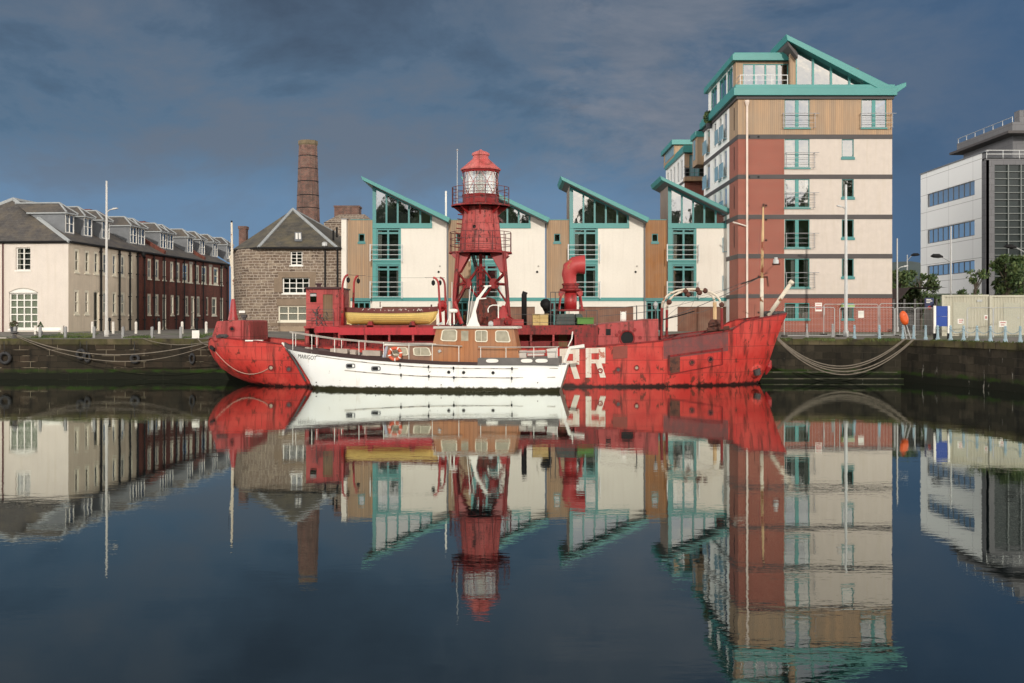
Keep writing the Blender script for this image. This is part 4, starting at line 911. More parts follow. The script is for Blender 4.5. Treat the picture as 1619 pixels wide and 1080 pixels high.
def hull_mat(name, col, plate, rust, faded=None, rt=.615, spec=.3, water=(.025, .006, .005), wl=.12, streaks=.6, lines=(.10, .02, .015), rough=.42, zone=None, rscale=1.0):
    m, t, b = newmat(name); k = NB(t); uv, u, z = k.wall(); p = k.pos()
    sp = k.n('ShaderNodeSeparateXYZ'); k.l(p, sp.inputs[0]); cx_ = k.n('ShaderNodeCombineXYZ'); k.l(sp.outputs[0], cx_.inputs[0]); k.l(sp.outputs[2], cx_.inputs[1])
    n = k.n('ShaderNodeTexBrick'); k.l(cx_.outputs[0], n.inputs[0]); n.inputs['Scale'].default_value = 1; n.offset = .37
    n.inputs['Brick Width'].default_value = plate[0]; n.inputs['Row Height'].default_value = plate[1]; n.inputs['Mortar Size'].default_value = .013
    n.inputs['Color1'].default_value = (1, 1, 1, 1); n.inputs['Color2'].default_value = (0, 0, 0, 1); n.inputs['Mortar'].default_value = (.5, .5, .5, 1)
    c = k.mix(n.outputs[0], tuple(x * .86 for x in col), col)
    nz = k.noise(p, .8, 5, .6); c = k.mix(k.ramp(nz, (.35, 0.0), (.7, .7)), c, faded or col)
    st = k.noise(k.scale(p, (1.8, 1.8, .22)), 1.5, 6, .65); c = k.mix(k.math('MULTIPLY', k.ramp(st, (.5, 0.0), (.68, 1.0)), streaks), c, tuple(x * .5 for x in rust))
    sc_ = k.noise(k.scale(p, (1, 1, .6)), 2.2 * rscale, 7, .7); c = k.mix(k.ramp(sc_, (rt, 0.0), (rt + .035, .9)), c, rust)
    c = k.mix(k.math('MULTIPLY', n.outputs[1], .75), c, lines)
    if zone:
        zx, zz_ = zone; mz = k.math('MULTIPLY', k.math('MULTIPLY', k.math('GREATER_THAN', u, zx[0]), k.math('LESS_THAN', u, zx[1])), k.math('MULTIPLY', k.math('GREATER_THAN', z, k.math('ADD', zz_[0], k.math('MULTIPLY', u, zz_[2]))), k.math('LESS_THAN', z, zz_[1])))
        c = k.mix(k.math('MULTIPLY', mz, k.ramp(k.noise(p, 2.5, 5, .7), (.3, .6), (.6, .95))), c, (.13, .055, .055))
    wz_ = k.math('ADD', z, k.math('MULTIPLY', k.noise(k.scale(p, (1.3, 1.3, .6)), 1.8, 5, .65), -.60)); wz2 = k.math('ADD', wz_, .30)
    c = k.mix(k.ramp(wz2, (wl * .6, 1.0), (wl * 1.5, 0.0)), c, water)
    k.put(b.inputs['Base Color'], c); b.inputs['Roughness'].default_value = rough
    b.inputs['Specular IOR Level'].default_value = spec; k.put(b.inputs['Roughness'], k.math('ADD', rough, k.math('MULTIPLY', nz, .25)))
    k.bump(b, k.math('SUBTRACT', k.math('MULTIPLY', k.noise(p, .9, 3), 2.0), n.outputs[1]), .35, .03)
    return m
REDH = hull_mat('red_hull_plating', (.50, .032, .026), (3.1, .72), (.12, .026, .016), (.60, .085, .065), rt=.588, streaks=.8, zone=((8.2, 11.9), (.55, 3.2, .115)))
REDP = hull_mat('faded_pink_red_steel', (.36, .038, .038), (2.2, .9), (.09, .022, .015), (.46, .10, .095), wl=-9, streaks=.85, rscale=2.2, rt=.585)
REDD = hull_mat('rusty_red_steel', (.21, .013, .014), (1.4, .9), (.04, .013, .009), (.30, .024, .024), wl=-9, streaks=.9, rscale=2.2, rt=.57)
REDT = hull_mat('rusty_red_tower_plate', (.38, .034, .03), (1.15, 1.3), (.05, .014, .010), (.52, .15, .14), wl=-9, streaks=1.0, rscale=2.8, rt=.56)
REDC = paint('red_enamel', (.36, .022, .024), .42, .2, 1, stain=((.10, .03, .015), 2.8, .58), fine=.06)
RBOIL = paint('flaking_rust_red', (.17, .035, .022), .75, .35, 2, stain=((.05, .018, .012), 3, .5), fine=.1)
WHR = paint('rust_stained_white', (.68, .61, .50), .6, .08, 1.2, stain=((.22, .08, .03), 2.6, .56), fine=.05)
YELR = paint('ochre_mast_paint', (.62, .42, .22), .6, .15, 1.5, stain=((.25, .06, .03), 2.6, .56), fine=.05)
RUSTY = paint('rusted_iron', (.12, .04, .025), .8, .3, 2.5, stain=((.05, .02, .015), 4, .52), fine=.1)
STL = paint('weathered_dark_steel', (.06, .055, .055), .6, .25, 3, fine=.06)
DECKM = paint('worn_deck', (.16, .09, .07), .85, .2, 2, fine=.06)

# ================================================================ lightship
YL = 61.4
def lx(px, v=0): return XP(px, YL - v)      # v = metres nearer than the centre line
def lz(py, v=0): return ZP(py, YL - v)
def LP(px, py, v=0): return Vector((lx(px, v), YL - v, lz(py, v)))
raw = [(329, 541, 553, .35, 2.0), (333, 535, 571, 1.3, 2.0), (340, 534, 584, 2.0, 2.1), (355, 534, 596, 2.6, 2.2), (372, 536, 603.5, 2.9, 2.3), (394, 538, 612, 3.1, 2.5), (420, 541, 622, 3.25, 2.8), (448, 544.5, 640, 3.35, 3.2), (480, 546.5, 655, 3.4, 4), (560, 549.5, 665, 3.4, 5), (700, 550.5, 665, 3.4, 5), (900, 549.5, 665, 3.4, 5), (947, 547.2, 665, 3.4, 5), (1000, 543.2, 665, 3.35, 4.2), (1040, 539.5, 665, 3.2, 3.4), (1090, 532, 665, 2.9, 2.7), (1137, 525.6, 660, 2.45, 2.2), (1157, 522, 655, 2.2, 2.0), (1165, 516.5, 650, 2.08, 1.9), (1173, 510.5, 645, 1.95, 1.8), (1184, 506, 636, 1.72, 1.65), (1206, 502.5, 606, 1.15, 1.4), (1218, 500.5, 581, .82, 1.35), (1230, 498.5, 539, .46, 1.3), (1238, 497, 513, .2, 1.3), (1243.5, 496, 499, .03, 1.3)]
tab = []
for px, pd, pk, b_, p_ in raw:
    v = b_ * .95; tab.append((XP(px, YL - v), lz(pk, v * .25), lz(pd, v), b_, p_))
tab.sort()
LS = Hull(tab, lambda s, v, z_: (s, YL - v, z_))
ship = thing('lightship', (lx(790), YL, 0), 'long rusty red lightship with a lantern tower amidships moored at the quay', 'ship')
ss = [tab[0][0] + (tab[-1][0] - tab[0][0]) * (0.5 - 0.5 * math.cos(math.pi * (i / 90) ** 1.0)) for i in range(91)]
ss = sorted(set(ss) | {t_[0] for t_ in tab})
b = MB(); LS.mesh(b, ss, 0, 14); b.build('hull', REDH, ship, smooth=True)
b = MB(); LS.deck(b, ss, .35); b.build('deck', DECKM, ship)
rail = MB(); near = [LS.pt(s, lerp_tab(tab, s)[2] + .02, lerp_tab(tab, s)[1] + .01) for s in ss[2:-1]]; rail.tube(near, .045, 5); rail.tube([LS.pt(s, -lerp_tab(tab, s)[2] - .02, lerp_tab(tab, s)[1] + .01) for s in ss[2:-1]], .045, 5); rail.build('bulwark_rail', REDD, ship)
def hpt(px, py, off=.02, H=LS, nv=3.2):
    """point on the near side of the lightship hull seen at px, py"""
    v = nv
    for _ in range(12): s, z_ = XP(px, YL - v), ZP(py, YL - v); v = .5 * v + .5 * H.half(s, z_)
    return Vector((XP(px, YL - v - off), YL - v - off, ZP(py, YL - v - off)))
def patch(pts, mat, name, parent, off=.02, n=6, f=hpt, th=.0):
    """four-cornered strip of paint or plate laid on the hull"""
    a, b_, c_, d = pts; rows = []
    for i in range(n + 1):
        t_ = i / n; l = (a[0] + (d[0] - a[0]) * t_, a[1] + (d[1] - a[1]) * t_); r = (b_[0] + (c_[0] - b_[0]) * t_, b_[1] + (c_[1] - b_[1]) * t_)
        rows.append([f(l[0] + (r[0] - l[0]) * j / n, l[1] + (r[1] - l[1]) * j / n, off) for j in range(n + 1)])
    name.grid(rows) if isinstance(name, MB) else None
    return rows
LETW = paint('white_letter_paint', (.74, .69, .60), .6, .08, 2, stain=((.42, .13, .08), 2.8, .60), fine=.06, streak=((.5, .3, .2), .5))
def letterR(x0, w, y0, y1, ym, ww, sh):
    b = MB(); q = lambda *p: patch(p, None, b, None, .03, 5)
    q((x0, y0), (x0 + w, y0 - 1), (x0 + w, y0 + sh - 1), (x0, y0 + sh)); q((x0, y0 + sh), (x0 + ww, y0 + sh), (x0 + ww, y1), (x0, y1))
    q((x0 + w - ww - 1, y0 + sh - 1), (x0 + w, y0 + sh - 1), (x0 + w, ym), (x0 + w - ww - 1, ym)); q((x0 + ww, ym - 3), (x0 + w - ww - 1, ym - 3), (x0 + w - ww - 1, ym + 3), (x0 + ww, ym + 3))
    q((x0 + w - ww - 6, ym + 3), (x0 + w - 6, ym + 3), (x0 + w + 1, y1), (x0 + w - ww + 1, y1)); q((x0 + w - ww - 1, ym), (x0 + w, ym), (x0 + w, ym + 3), (x0 + w - ww - 1, ym + 3))
    return b.build('hull_letter', LETW, ship)
letterR(926, 31, 550.5, 597, 571.5, 9, 8.5); letterR(885, 31, 551.5, 599, 573.5, 9, 8.5)
PORTC = paint('pale_port_cover', (.42, .36, .27), .6, .2, 5, fine=.08)
def ring_at(pt, r0, r1, mat, mat2, name, par, d=.05, n=16, nrm=(0, -1, 0)):
    b = MB(); P0 = Vector(pt); ou = []; inn = []
    for i in range(n):
        a = 2 * math.pi * i / n; e_ = Vector((math.cos(a), 0, math.sin(a))); ou.append(P0 + e_ * r1); inn.append(P0 + e_ * r0)
    f = Vector((0, -d, 0)); b.grid([[p + f * 0 for p in ou], [p + f for p in ou], [p + f for p in inn], [p + f * .2 for p in inn]], 0, True); b.poly([p + f * .2 for p in inn], 1)
    return b.build(name, [mat, mat2], par)
for px, py, r, mt in ((428.5, 581.5, .13, PORTC), (456.5, 583.5, .13, STL), (949, 586, .11, STL), (977.5, 584.5, .13, STL), (1006.5, 581.5, .12, PORTC), (1094, 573, .14, RUSTY), (1123, 568, .14, BLACKP)):
    ring_at(hpt(px, py, .01), r * .72, r * 1.25, REDD, mt, 'porthole', ship)
# doubler plates, hawse pipe, rubbing bars
b = MB(); patch(((1056, 562), (1143, 550), (1143, 553), (1056, 565)), None, b, None, .05, 8); patch(((1056, 591.5), (1143, 575.5), (1143, 577), (1056, 593)), None, b, None, .05, 8); patch(((1056, 562), (1059, 562), (1059, 593), (1056, 593)), None, b, None, .05, 4); patch(((1141, 550), (1143, 550), (1143, 577), (1141, 577)), None, b, None, .05, 4); b.build('doubler_plate_edge', REDD, ship)
b = MB(); patch(((1058, 566), (1075, 564), (1075, 590), (1060, 593)), None, b, None, .035, 5); b.build('rust_patch', RUSTY, ship)
b = MB(); patch(((969, 548), (992, 546.5), (992, 566), (969, 568)), None, b, None, .03, 4); b.build('rust_brown_plate', paint('brown_red_primer', (.24, .05, .035), .7, .15, 2), ship)
hw = hpt(1195, 586, .0); b = MB(); b.tube([hw + Vector((-.25, .35, .1)), hw + Vector((0, -.08, -.02)), hw + Vector((.03, -.16, -.05))], [.42, .42, .30], 14); b.build('hawse_pipe', REDH, ship, smooth=True)
b = MB(); b.tube([hw + Vector((.05, -.19, -.22)), hw + Vector((-.02, -.24, .1))], [.20, .22], 10); b.build('anchor', STL, ship)
b = MB(); b.tube([hpt(1218, 570, .05), hpt(1215, 580, .10), hpt(1211, 592, .02)], [.08, .2, .05], 8); b.build('anchor_fairing', REDC, ship)
# slack cable on the stern
cb = [hpt(337 + 90 * t_, 551 + 5 * t_ + 118 * t_ * (1 - t_) + 25 * t_ * t_, .06) for t_ in [i / 14 for i in range(15)]]
b = MB(); b.tube(cb, .022, 5); b.build('stern_cable', paint('pale_rope', (.45, .3, .24), .8), ship)
b = MB(); b.tube([hpt(334, 549), hpt(340, 553)], .12, 8); b.build('fairlead', BLACKP, ship)
# poop block
v = 2.2; b = MB(); o2 = [(335, 531), (342.5, 508), (381, 506), (394.5, 507), (395.5, 540), (336, 540)]
b.ext([LP(x, y, v) for x, y in o2], (0, 4.4, 0)); b.build('poop_house', REDP, ship, bevel=.06)
ring_at(LP(367, 520, v + .0), .1, .17, REDD, BLACKP, 'porthole', ship)
b = MB(); 
for px in (381.5, 386): b.bx(lx(px, v) - .02, lx(px, v) + .02, YL - v - .05, YL - v, lz(538, v), lz(507, v))
b.build('seam_bar', REDD, ship)
b = MB(); b.lathe((lx(368.5), YL, lz(506)), [(.30, 0), (.22, .35), (.13, 1.05), (.09, 1.2)], 12); b.build('mast_cone', REDC, ship)
b = MB(); b.tube([LP(368, 478), LP(366.3, 352)], [.085, .055], 8); b.tube([LP(369, 440), LP(363.5, 406), LP(366, 402)], [.05, .05, .03], 6); b.build('stern_pole', WHR, ship)
b = MB(); b.tube([LP(366.3, 354), LP(366.3, 349)], .05, 6); b.tube([LP(363.5, 412), LP(361, 380)], .012, 4); b.build('pole_fitting', BLACKP, ship)
b = MB(); b.bx(lx(389, 3), lx(416, 3), YL - 3.2, YL - 2.9, lz(539.5, 3), lz(537.5, 3)); b.build('white_plank', WHITE, ship)
b = MB()
for px in (346, 357): b.tube([LP(px, 534, 2.7), LP(px, 530, 2.7)], [.12, .16], 8)
b.tube([LP(345, 531, 2.7), LP(359, 531, 2.7)], .09, 6); b.build('mooring_bitts', STL, ship); b = MB(); b.lathe(LP(386, 506, .5), [(.1, 0), (.1, .12), (.18, .14), (.18, .3)], 8); b.build('capstan', STL, ship)
# ---- deckhouse with hurricane deck
vd = 3.0
b = MB(); b.bx(lx(536, vd), lx(947, vd), YL - vd, YL + vd, lz(518, vd), lz(514.5, vd)); b.build('upper_deck', REDD, ship)
b = MB(); b.bx(lx(497, vd), lx(536, vd), YL - vd - .03, YL - vd + .1, lz(526, vd), lz(516.5, vd)); b.bx(lx(536, vd), lx(688, vd), YL - vd - .06, YL - vd + .12, lz(529.5, vd), lz(518, vd)); b.build('deck_fascia', hull_mat('bright_red_fascia', (.46, .022, .035), (4, 2), (.10, .02, .014), wl=-9, rscale=2.6), ship)
b = MB(); b.bx(lx(688, vd), lx(947, vd), YL - vd - .05, YL - vd + .12, lz(529, vd), lz(518, vd)); b.build('deck_fascia', REDD, ship)
b = MB()
for px in (536, 578, 615.5, 653, 690, 728, 765, 802, 839.5, 875, 910):
    b.bx(lx(px, vd) - .055, lx(px, vd) + .055, YL - vd - .02, YL - vd + .09, lz(552, vd), lz(518, vd)); pass
b.build('deck_post', REDP, ship)
b = MB(); holes_wall(b, front(YL - 1.9), lx(500, 1.9), lx(947, 1.9), lz(552, 1.9), lz(518, 1.9), [(lx(a, 1.9), lx(a, 1.9) + .6, lz(549, 1.9), lz(524, 1.9)) for a in (548, 604)] + [(lx(883, 1.9), lx(897, 1.9), lz(552, 1.9), lz(524, 1.9))], .2); b.bx(lx(500, 1.9), lx(947, 1.9), YL - 1.6, YL + 1.9, lz(552, 1.9), lz(518.5, 1.9)); b.build('deckhouse', REDD, ship)
b = MB(); b.bx(lx(883, 1.9), lx(897, 1.9), YL - 1.88, YL - 1.8, lz(552, 1.9), lz(524, 1.9)); b.build('deckhouse_door', paint('tan_door', (.22, .13, .06), .8, .2, 2), ship)
b = MB()
for i in range(30):
    px = 498 + i * 14; b.tube([LP(px, 549, 3.1), LP(px, 539, 3.1)], .016, 4)
b.tube([LP(498, 539, 3.1), LP(690, 540, 3.1)], .02, 4); b.tube([LP(690, 540, 3.1), LP(905, 540, 3.1)], .02, 4); b.build('deck_rail', REDD, ship)
# wheelhouse
vw = 2.2; b = MB(); M2 = front(YL - vw); wn = (lx(490, vw), lx(500.5, vw), lz(478, vw), lz(463, vw)); dr = (lx(510.5, vw), lx(526, vw), lz(507, vw), lz(465.5, vw))
holes_wall(b, M2, lx(484, vw), lx(536, vw), lz(516, vw), lz(456, vw), [wn, dr], .12)
for xx in (484, 536): b.poly([M2(lx(xx, vw), 0, lz(516, vw)), M2(lx(xx, vw), 3.6, lz(516, vw)), M2(lx(xx, vw), 3.6, lz(456, vw)), M2(lx(xx, vw), 0, lz(456, vw))])
b.poly([M2(lx(484, vw), 3.6, lz(516, vw)), M2(lx(536, vw), 3.6, lz(516, vw)), M2(lx(536, vw), 3.6, lz(456, vw)), M2(lx(484, vw), 3.6, lz(456, vw))]); b.build('wheelhouse', REDP, ship)
b = MB(); b.bx(lx(482.5, vw), lx(537.5, vw), YL - vw - .15, YL + 1.6, lz(456.6, vw), lz(454, vw)); b.lathe(LP(504, 454, 1), [(.12, 0), (.12, .12), (.2, .14), (.2, .22)], 8); b.build('wheelhouse_roof', paint('maroon_roof', (.05, .012, .014), .6), ship)
b = MB(); b.poly([M2(wn[0], .1, wn[2]), M2(wn[1], .1, wn[2]), M2(wn[1], .1, wn[3]), M2(wn[0], .1, wn[3])]); b.build('wheelhouse_window', GLASS, ship)
b = MB(); pts = [LP(x, y, vw + .03) for x, y in ((490, 470), (490, 465.5), (492.5, 462.5), (498, 462.5), (500.5, 465.5), (500.5, 470), (500.5, 466.5), (498, 464), (492.5, 464), (490, 466.5))]; b.bx(lx(490.5, vw), lx(500, vw), YL - vw - .02, YL - vw + .08, lz(468.5, vw), lz(464.5, vw)); b.build('window_blind', paint('grey_blind', (.42, .40, .40), .7), ship)
b = MB(); b.bx(dr[0], dr[1], YL - vw + .05, YL - vw + .1, dr[2], dr[3]); b.build('wheelhouse_door', planks('brown_plank_door', (.17, .09, .035), (.14, .07, .025), .14), ship)
b = MB(); b.bx(lx(483, vw), lx(537, vw), YL - vw - .5, YL + 1.8, lz(516.6, vw) - .08, lz(515.5, vw)); b.build('wheelhouse_floor', REDP, ship)
b = MB()
for px in (486.5, 501.5, 530, 541): b.bx(lx(px, vw) - .09, lx(px, vw) + .09, YL - vw - .1, YL - vw + .1, lz(548, vw), lz(517, vw))
b.bx(lx(484.5, 1), lx(488.5, 1), YL - 1.5, YL + 1.5, lz(548, 1), lz(517, 1)); b.build('house_post', REDP, ship)
b = MB(); b.ext([LP(x, y, vw + .1) for x, y in ((536.5, 456), (545, 470), (545.5, 516), (536.5, 516))], (0, .12, 0)); 
for y_ in (470, 485, 500): b.tube([LP(536, y_, vw + .2), LP(546, y_ + 2, vw + .2)], .03, 4)
b.build('rusty_bracket', REDD, ship)
b = MB(); random.seed(11); c0 = LP(506, 505, vw + .35)
for i in range(26):
    a = c0 + Vector((random.uniform(-.28, .3), random.uniform(-.1, .1), random.uniform(-.3, .55))); b.tube([a, a + Vector((random.uniform(-.25, .25), random.uniform(-.1, .1), random.uniform(-.25, .25)))], .025, 4)
for xx in (500, 527): b.tube([LP(xx, 516, vw + .45), LP(xx, 489, vw + .45)], .02, 4)
for y_ in (489, 498, 507): b.tube([LP(485, y_, vw + .45), LP(527, y_, vw + .45)], .015, 4)
b.build('wheelhouse_gear', STL, ship)
# ---- forward superstructure
vf = 3.05; b = MB(); b.ext([LP(x, y, vf) for x, y in ((945, 550), (945, 513.5), (1000, 508), (1041, 504), (1041, 542))], (0, 6.1, 0)); b.build('forward_house', REDP, ship, bevel=.04)
b = MB(); b.ext([LP(x, y, vf + .02) for x, y in ((912, 550), (912, 529), (945, 520), (945, 550))], (0, .1, 0)); b.build('recess_plate', REDD, ship)
b = MB(); c0 = LP(991.5, 534.5, vf + .02); b.ext([c0 + Vector((.36 * math.cos(a), 0, .36 * math.sin(a))) for a in [i * math.pi / 10 for i in range(20)]], (0, .05, 0)); b.build('round_hatch', BLACKP, ship)
b = MB(); b.tube([c0 + Vector((.38 * math.cos(a), -.02, .38 * math.sin(a))) for a in [i * math.pi / 12 for i in range(25)]], .045, 5); b.build('hatch_rim', REDD, ship)
b = MB(); b.bx(lx(958, vf), lx(965.5, vf), YL - vf - .03, YL - vf + .01, lz(530, vf), lz(520, vf)); b.build('square_port', BLACKP, ship)
for px, py in ((979.5, 525), (1003.5, 521.5), (975, 530), (1012, 534)):
    c0 = LP(px, py, vf + .03); b = MB(); b.ext([c0 + Vector((.1 * math.cos(a), 0, .1 * math.sin(a))) for a in [i * math.pi / 5 for i in range(10)]], (0, .03, 0)); b.build('port_cover', REDD, ship)
# ---- lantern tower
lensm, lt_, lb_ = newmat('fresnel_lens_glass'); lb_.inputs['Base Color'].default_value = (.88, .90, .88, 1); lb_.inputs['Roughness'].default_value = .15; lb_.inputs['Alpha'].default_value = .55
TX = lx(760); cT = (TX, YL, 0)
def tz_(py): return ZP(py, YL)
S = YL / F
b = MB(); b.lathe(cT, [(34.2 * S, tz_(397.5)), (32.5 * S, tz_(380)), (26.5 * S, tz_(326))], 12, 0, R(15)); b.build('tower_body', REDT, ship)
b = MB()
for i in range(12):
    a = R(15) + i * math.pi / 6
    if i % 2 == 0: b.tube([(TX + 34.5 * S * math.cos(a), YL + 34.5 * S * math.sin(a), tz_(397)), (TX + 26.9 * S * math.cos(a), YL + 26.9 * S * math.sin(a), tz_(326))], .035, 4)
b.lathe(cT, [(35.2 * S, tz_(398)), (35.2 * S, tz_(396.5))], 24); b.build('tower_seam', REDD, ship)
c0 = Vector((TX - 9 * S, YL - 29.6 * S, tz_(361))); ring_at(c0, .10, .18, REDP, BLACKP, 'porthole', ship, .12)
b = MB()
for i in range(9): z_ = tz_(392 - i * 7.3); rr = (33.5 - i * .88) * S; b.tube([(TX - rr, YL - .5, z_), (TX - rr - .28, YL - .6, z_ + .03), (TX - rr - .28, YL - .25, z_ + .03), (TX - rr, YL - .15, z_)], .022, 4)
b.build('tower_rungs', REDD, ship)
def gallery(z0p, z1p, r, n, rails, deckname, th):
    b = MB(); b.lathe(cT, [(r, tz_(z1p) - th), (r, tz_(z1p)), (.4, tz_(z1p)), (.4, tz_(z1p) - th), (r, tz_(z1p) - th)], n, 0, R(11)); b.build(deckname, REDD, ship)
    g = MB()
    for i in range(n):
        a = R(11) + 2 * math.pi * i / n; p = (TX + (r - .06) * math.cos(a), YL + (r - .06) * math.sin(a)); g.tube([(*p, tz_(z1p)), (*p, tz_(z0p))], .025, 5)
    for y_ in rails:
        g.tube([(TX + (r - .06) * math.cos(R(11) + 2 * math.pi * i / n), YL + (r - .06) * math.sin(R(11) + 2 * math.pi * i / n), tz_(y_)) for i in range(n + 1)], .022, 4, cap=False)
    return g.build('gallery_rail', RAILM, ship)
RAILM = paint('dark_red_rail', (.11, .02, .022), .6, .2, 4)
gallery(297.5, 325, 47 * S, 16, (297.5, 307, 316.5), 'upper_gallery', .09)
gallery(368, 399, 50.5 * S, 14, (368, 378.5, 388.5), 'lower_gallery', .09)
b = MB()
for i in range(8):
    a = R(0) + i * math.pi / 4; e_ = Vector((math.cos(a), math.sin(a), 0)); q_ = Vector((-e_.y, e_.x, 0)) * .03; C0 = Vector((TX, YL, 0))
    b.ext([C0 + e_ * 46 * S + Vector((0, 0, tz_(326))) - q_, C0 + e_ * 25 * S + Vector((0, 0, tz_(326))) - q_, C0 + e_ * 27 * S + Vector((0, 0, tz_(341))) - q_], q_ * 2)
b.build('gallery_bracket', REDC, ship)
for sx_ in (-1,):
    b = MB(); b.bx(TX - 50 * S, TX - 31 * S, YL - 1.2, YL - 1.16, tz_(323), tz_(298.5)) if False else None
LPL = hull_mat('pink_cupola', (.50, .09, .085), (5, 5), (.16, .05, .03), (.62, .22, .20), wl=-9, rscale=1.6)
b = MB(); b.lathe(cT, [(28.7 * S, tz_(324)), (28.7 * S, tz_(310.5)), (29.6 * S, tz_(310)), (29.6 * S, tz_(308.5)), (20 * S, tz_(308.5))], 20); b.build('lantern_base', REDD, ship)
b = MB(); b.lathe(cT, [(31.5 * S, tz_(270)), (32 * S, tz_(268)), (27 * S, tz_(264)), (15 * S, tz_(253.5)), (13.8 * S, tz_(253)), (13.8 * S, tz_(251.8)), (12.2 * S, tz_(251.5)), (12.2 * S, tz_(246.5)), (13.9 * S, tz_(246)), (13.9 * S, tz_(243)), (10 * S, tz_(240.5)), (3 * S, tz_(238)), (1 * S, tz_(236.5))], 24); b.build('cupola', LPL, ship, smooth=False)
b = MB(); b.lathe(cT, [(30.2 * S, tz_(270.5)), (29 * S, tz_(274)), (28.5 * S, tz_(274))], 24); b.build('cupola_ring', REDD, ship)
b = MB(); n_ = 24
b.grid([[(TX + 28.2 * S * math.cos(2 * math.pi * i / n_), YL + 28.2 * S * math.sin(2 * math.pi * i / n_), tz_(y_)) for i in range(n_)] for y_ in (309, 271.5)], 0, True); b.build('lantern_glazing', GLASS_CLEAR, ship, smooth=True)
b = MB(); g_ = lambda i, y_: (TX + 28.6 * S * math.cos(2 * math.pi * i / 16), YL + 28.6 * S * math.sin(2 * math.pi * i / 16), tz_(y_))
for i in range(0, 16, 2):
    b.tube([g_(i, 309), g_(i + 1, 290), g_(i + 2, 271.5)], .018, 4); b.tube([g_(i + 2, 309), g_(i + 1, 290), g_(i, 271.5)], .018, 4)
for y_ in (290,): b.tube([g_(i / 2, y_) for i in range(33)], .018, 4)
b.build('astragals', paint('pink_glazing_bar', (.45, .18, .17), .5), ship)
b = MB(); b.lathe(cT, [(.40, tz_(310)), (.45, tz_(303)), (.22, tz_(300)), (.3, tz_(296)), (.26, tz_(290)), (.1, tz_(286)), (.16, tz_(281)), (.05, tz_(274))], 14); b.build('lamp_optic', paint('brass_and_lens', (.75, .66, .50), .25, .1, 3), ship)
b = MB(); b.lathe(cT, [(.62, tz_(309))] + [(.62 + .03 * (i % 2), tz_(309 - i * 2.1)) for i in range(18)], 20); b.build('fresnel_lens', lensm, ship)
b = MB(); b.tube([(TX - 37 * S, YL, tz_(324)), (TX - 37 * S, YL, tz_(238))], [.035, .02], 6); b.lathe((TX - 37 * S, YL, tz_(237.5)), [(.01, -.06), (.06, 0), (.01, .08)], 8); b.build('aerial', GALV, ship)
# legs and bracing: four legs round a middle column
b = MB(); Lt = {}
for sx_ in (-1, 1):
    for sy in (-1, 1):
        p0 = Vector((TX + sx_ * (34 if sx_ < 0 else 37.5) * S, YL + sy * 1.1, tz_(400))); p1 = Vector((TX + sx_ * (42.5 if sx_ < 0 else 46) * S, YL + sy * 1.5, tz_(512))); Lt[(sx_, sy)] = (p0, p1)
def onleg(k_, py): p0, p1 = Lt[k_]; t_ = (tz_(400) - tz_(py)) / (tz_(400) - tz_(512)); return p0.lerp(p1, t_)
for k_, (p0, p1) in Lt.items():
    d = (p1 - p0); b = MB(); b.tube([p0, p1], .10, 8); b.tube([p0 + Vector((-.1, -.1, 0)), p1 + Vector((-.1, -.1, 0))], .03, 4); b.build('tower_leg', REDD, ship)
b = MB(); b.tube([(TX, YL, tz_(400)), (TX, YL, tz_(515))], .11, 10); b.tube([(TX - .2, YL - .2, tz_(400)), (TX - .2, YL - .2, tz_(470))], .025, 5); b.tube([(TX + .2, YL - .2, tz_(400)), (TX + .2, YL - .2, tz_(470))], .025, 5)
for y_ in (430, 440, 452, 463): b.lathe((TX, YL, tz_(y_)), [(.22, -.05), (.22, .05)], 8)
b.build('centre_column', REDD, ship)
for sx_ in (-1, 1):
    for sy in (-1, 1):
        b = MB(); k_ = (sx_, sy); A0 = onleg(k_, 430); mid = Vector((TX + sx_ * 21.5 * S, YL + sy * .75, tz_(449)))
        b.tube([A0, mid, Vector((TX + sx_ * 2 * S, YL + sy * .3, tz_(474)))], .055, 5); b.tube([onleg(k_, 482), mid, Vector((TX + sx_ * 2 * S, YL + sy * .3, tz_(422)))], .055, 5); b.tube([onleg(k_, 450), mid], .045, 5); b.build('brace', REDD, ship)
        b = MB(); b.ext([mid + Vector((.28 * math.cos(a), -.06, .30 * math.sin(a))) for a in [i * math.pi / 5 for i in range(10)]], (0, .1, 0)); b.build('gusset_plate', REDD, ship)
        b = MB(); q_ = -.12 * sy; p0 = Lt[k_][0]; xo = TX + sx_ * 39 * S; b.ext([(xo, p0.y + q_, tz_(402)), (TX + sx_ * 15.5 * S, p0.y + q_, tz_(402)), (TX + sx_ * 31 * S, p0.y + q_, tz_(430)), (TX + sx_ * 36.5 * S, p0.y + q_, tz_(432))], (0, .06, 0)); b.ext([(xo, p0.y + q_ - .04, tz_(401)), (TX + sx_ * 46 * S, p0.y + q_ - .04, tz_(404)), (xo - sx_ * .1, p0.y + q_ - .04, tz_(412))], (0, .1, 0)); b.build('leg_gusset', REDC, ship)
    b = MB(); b.tube([onleg((sx_, -1), 430), onleg((sx_, 1), 482)], .05, 5); b.tube([onleg((sx_, 1), 430), onleg((sx_, -1), 482)], .05, 5); b.build('side_brace', REDD, ship)
b = MB(); b.tube([Vector((TX - 14 * S, YL + .3, tz_(402))), Vector((TX + 2 * S, YL + .6, tz_(470)))], .06, 5); b.tube([Vector((TX - 11 * S, YL + .3, tz_(402))), Vector((TX + 5 * S, YL + .6, tz_(470)))], .05, 5)
for i in range(10): b.tube([Vector((TX - 14 * S + 1.6 * i * S, YL + .33, tz_(402 + 6.8 * i))), Vector((TX - 10 * S + 1.6 * i * S, YL + .33, tz_(402 + 6.8 * i)))], .03, 4)
b.build('access_ladder', STL, ship)
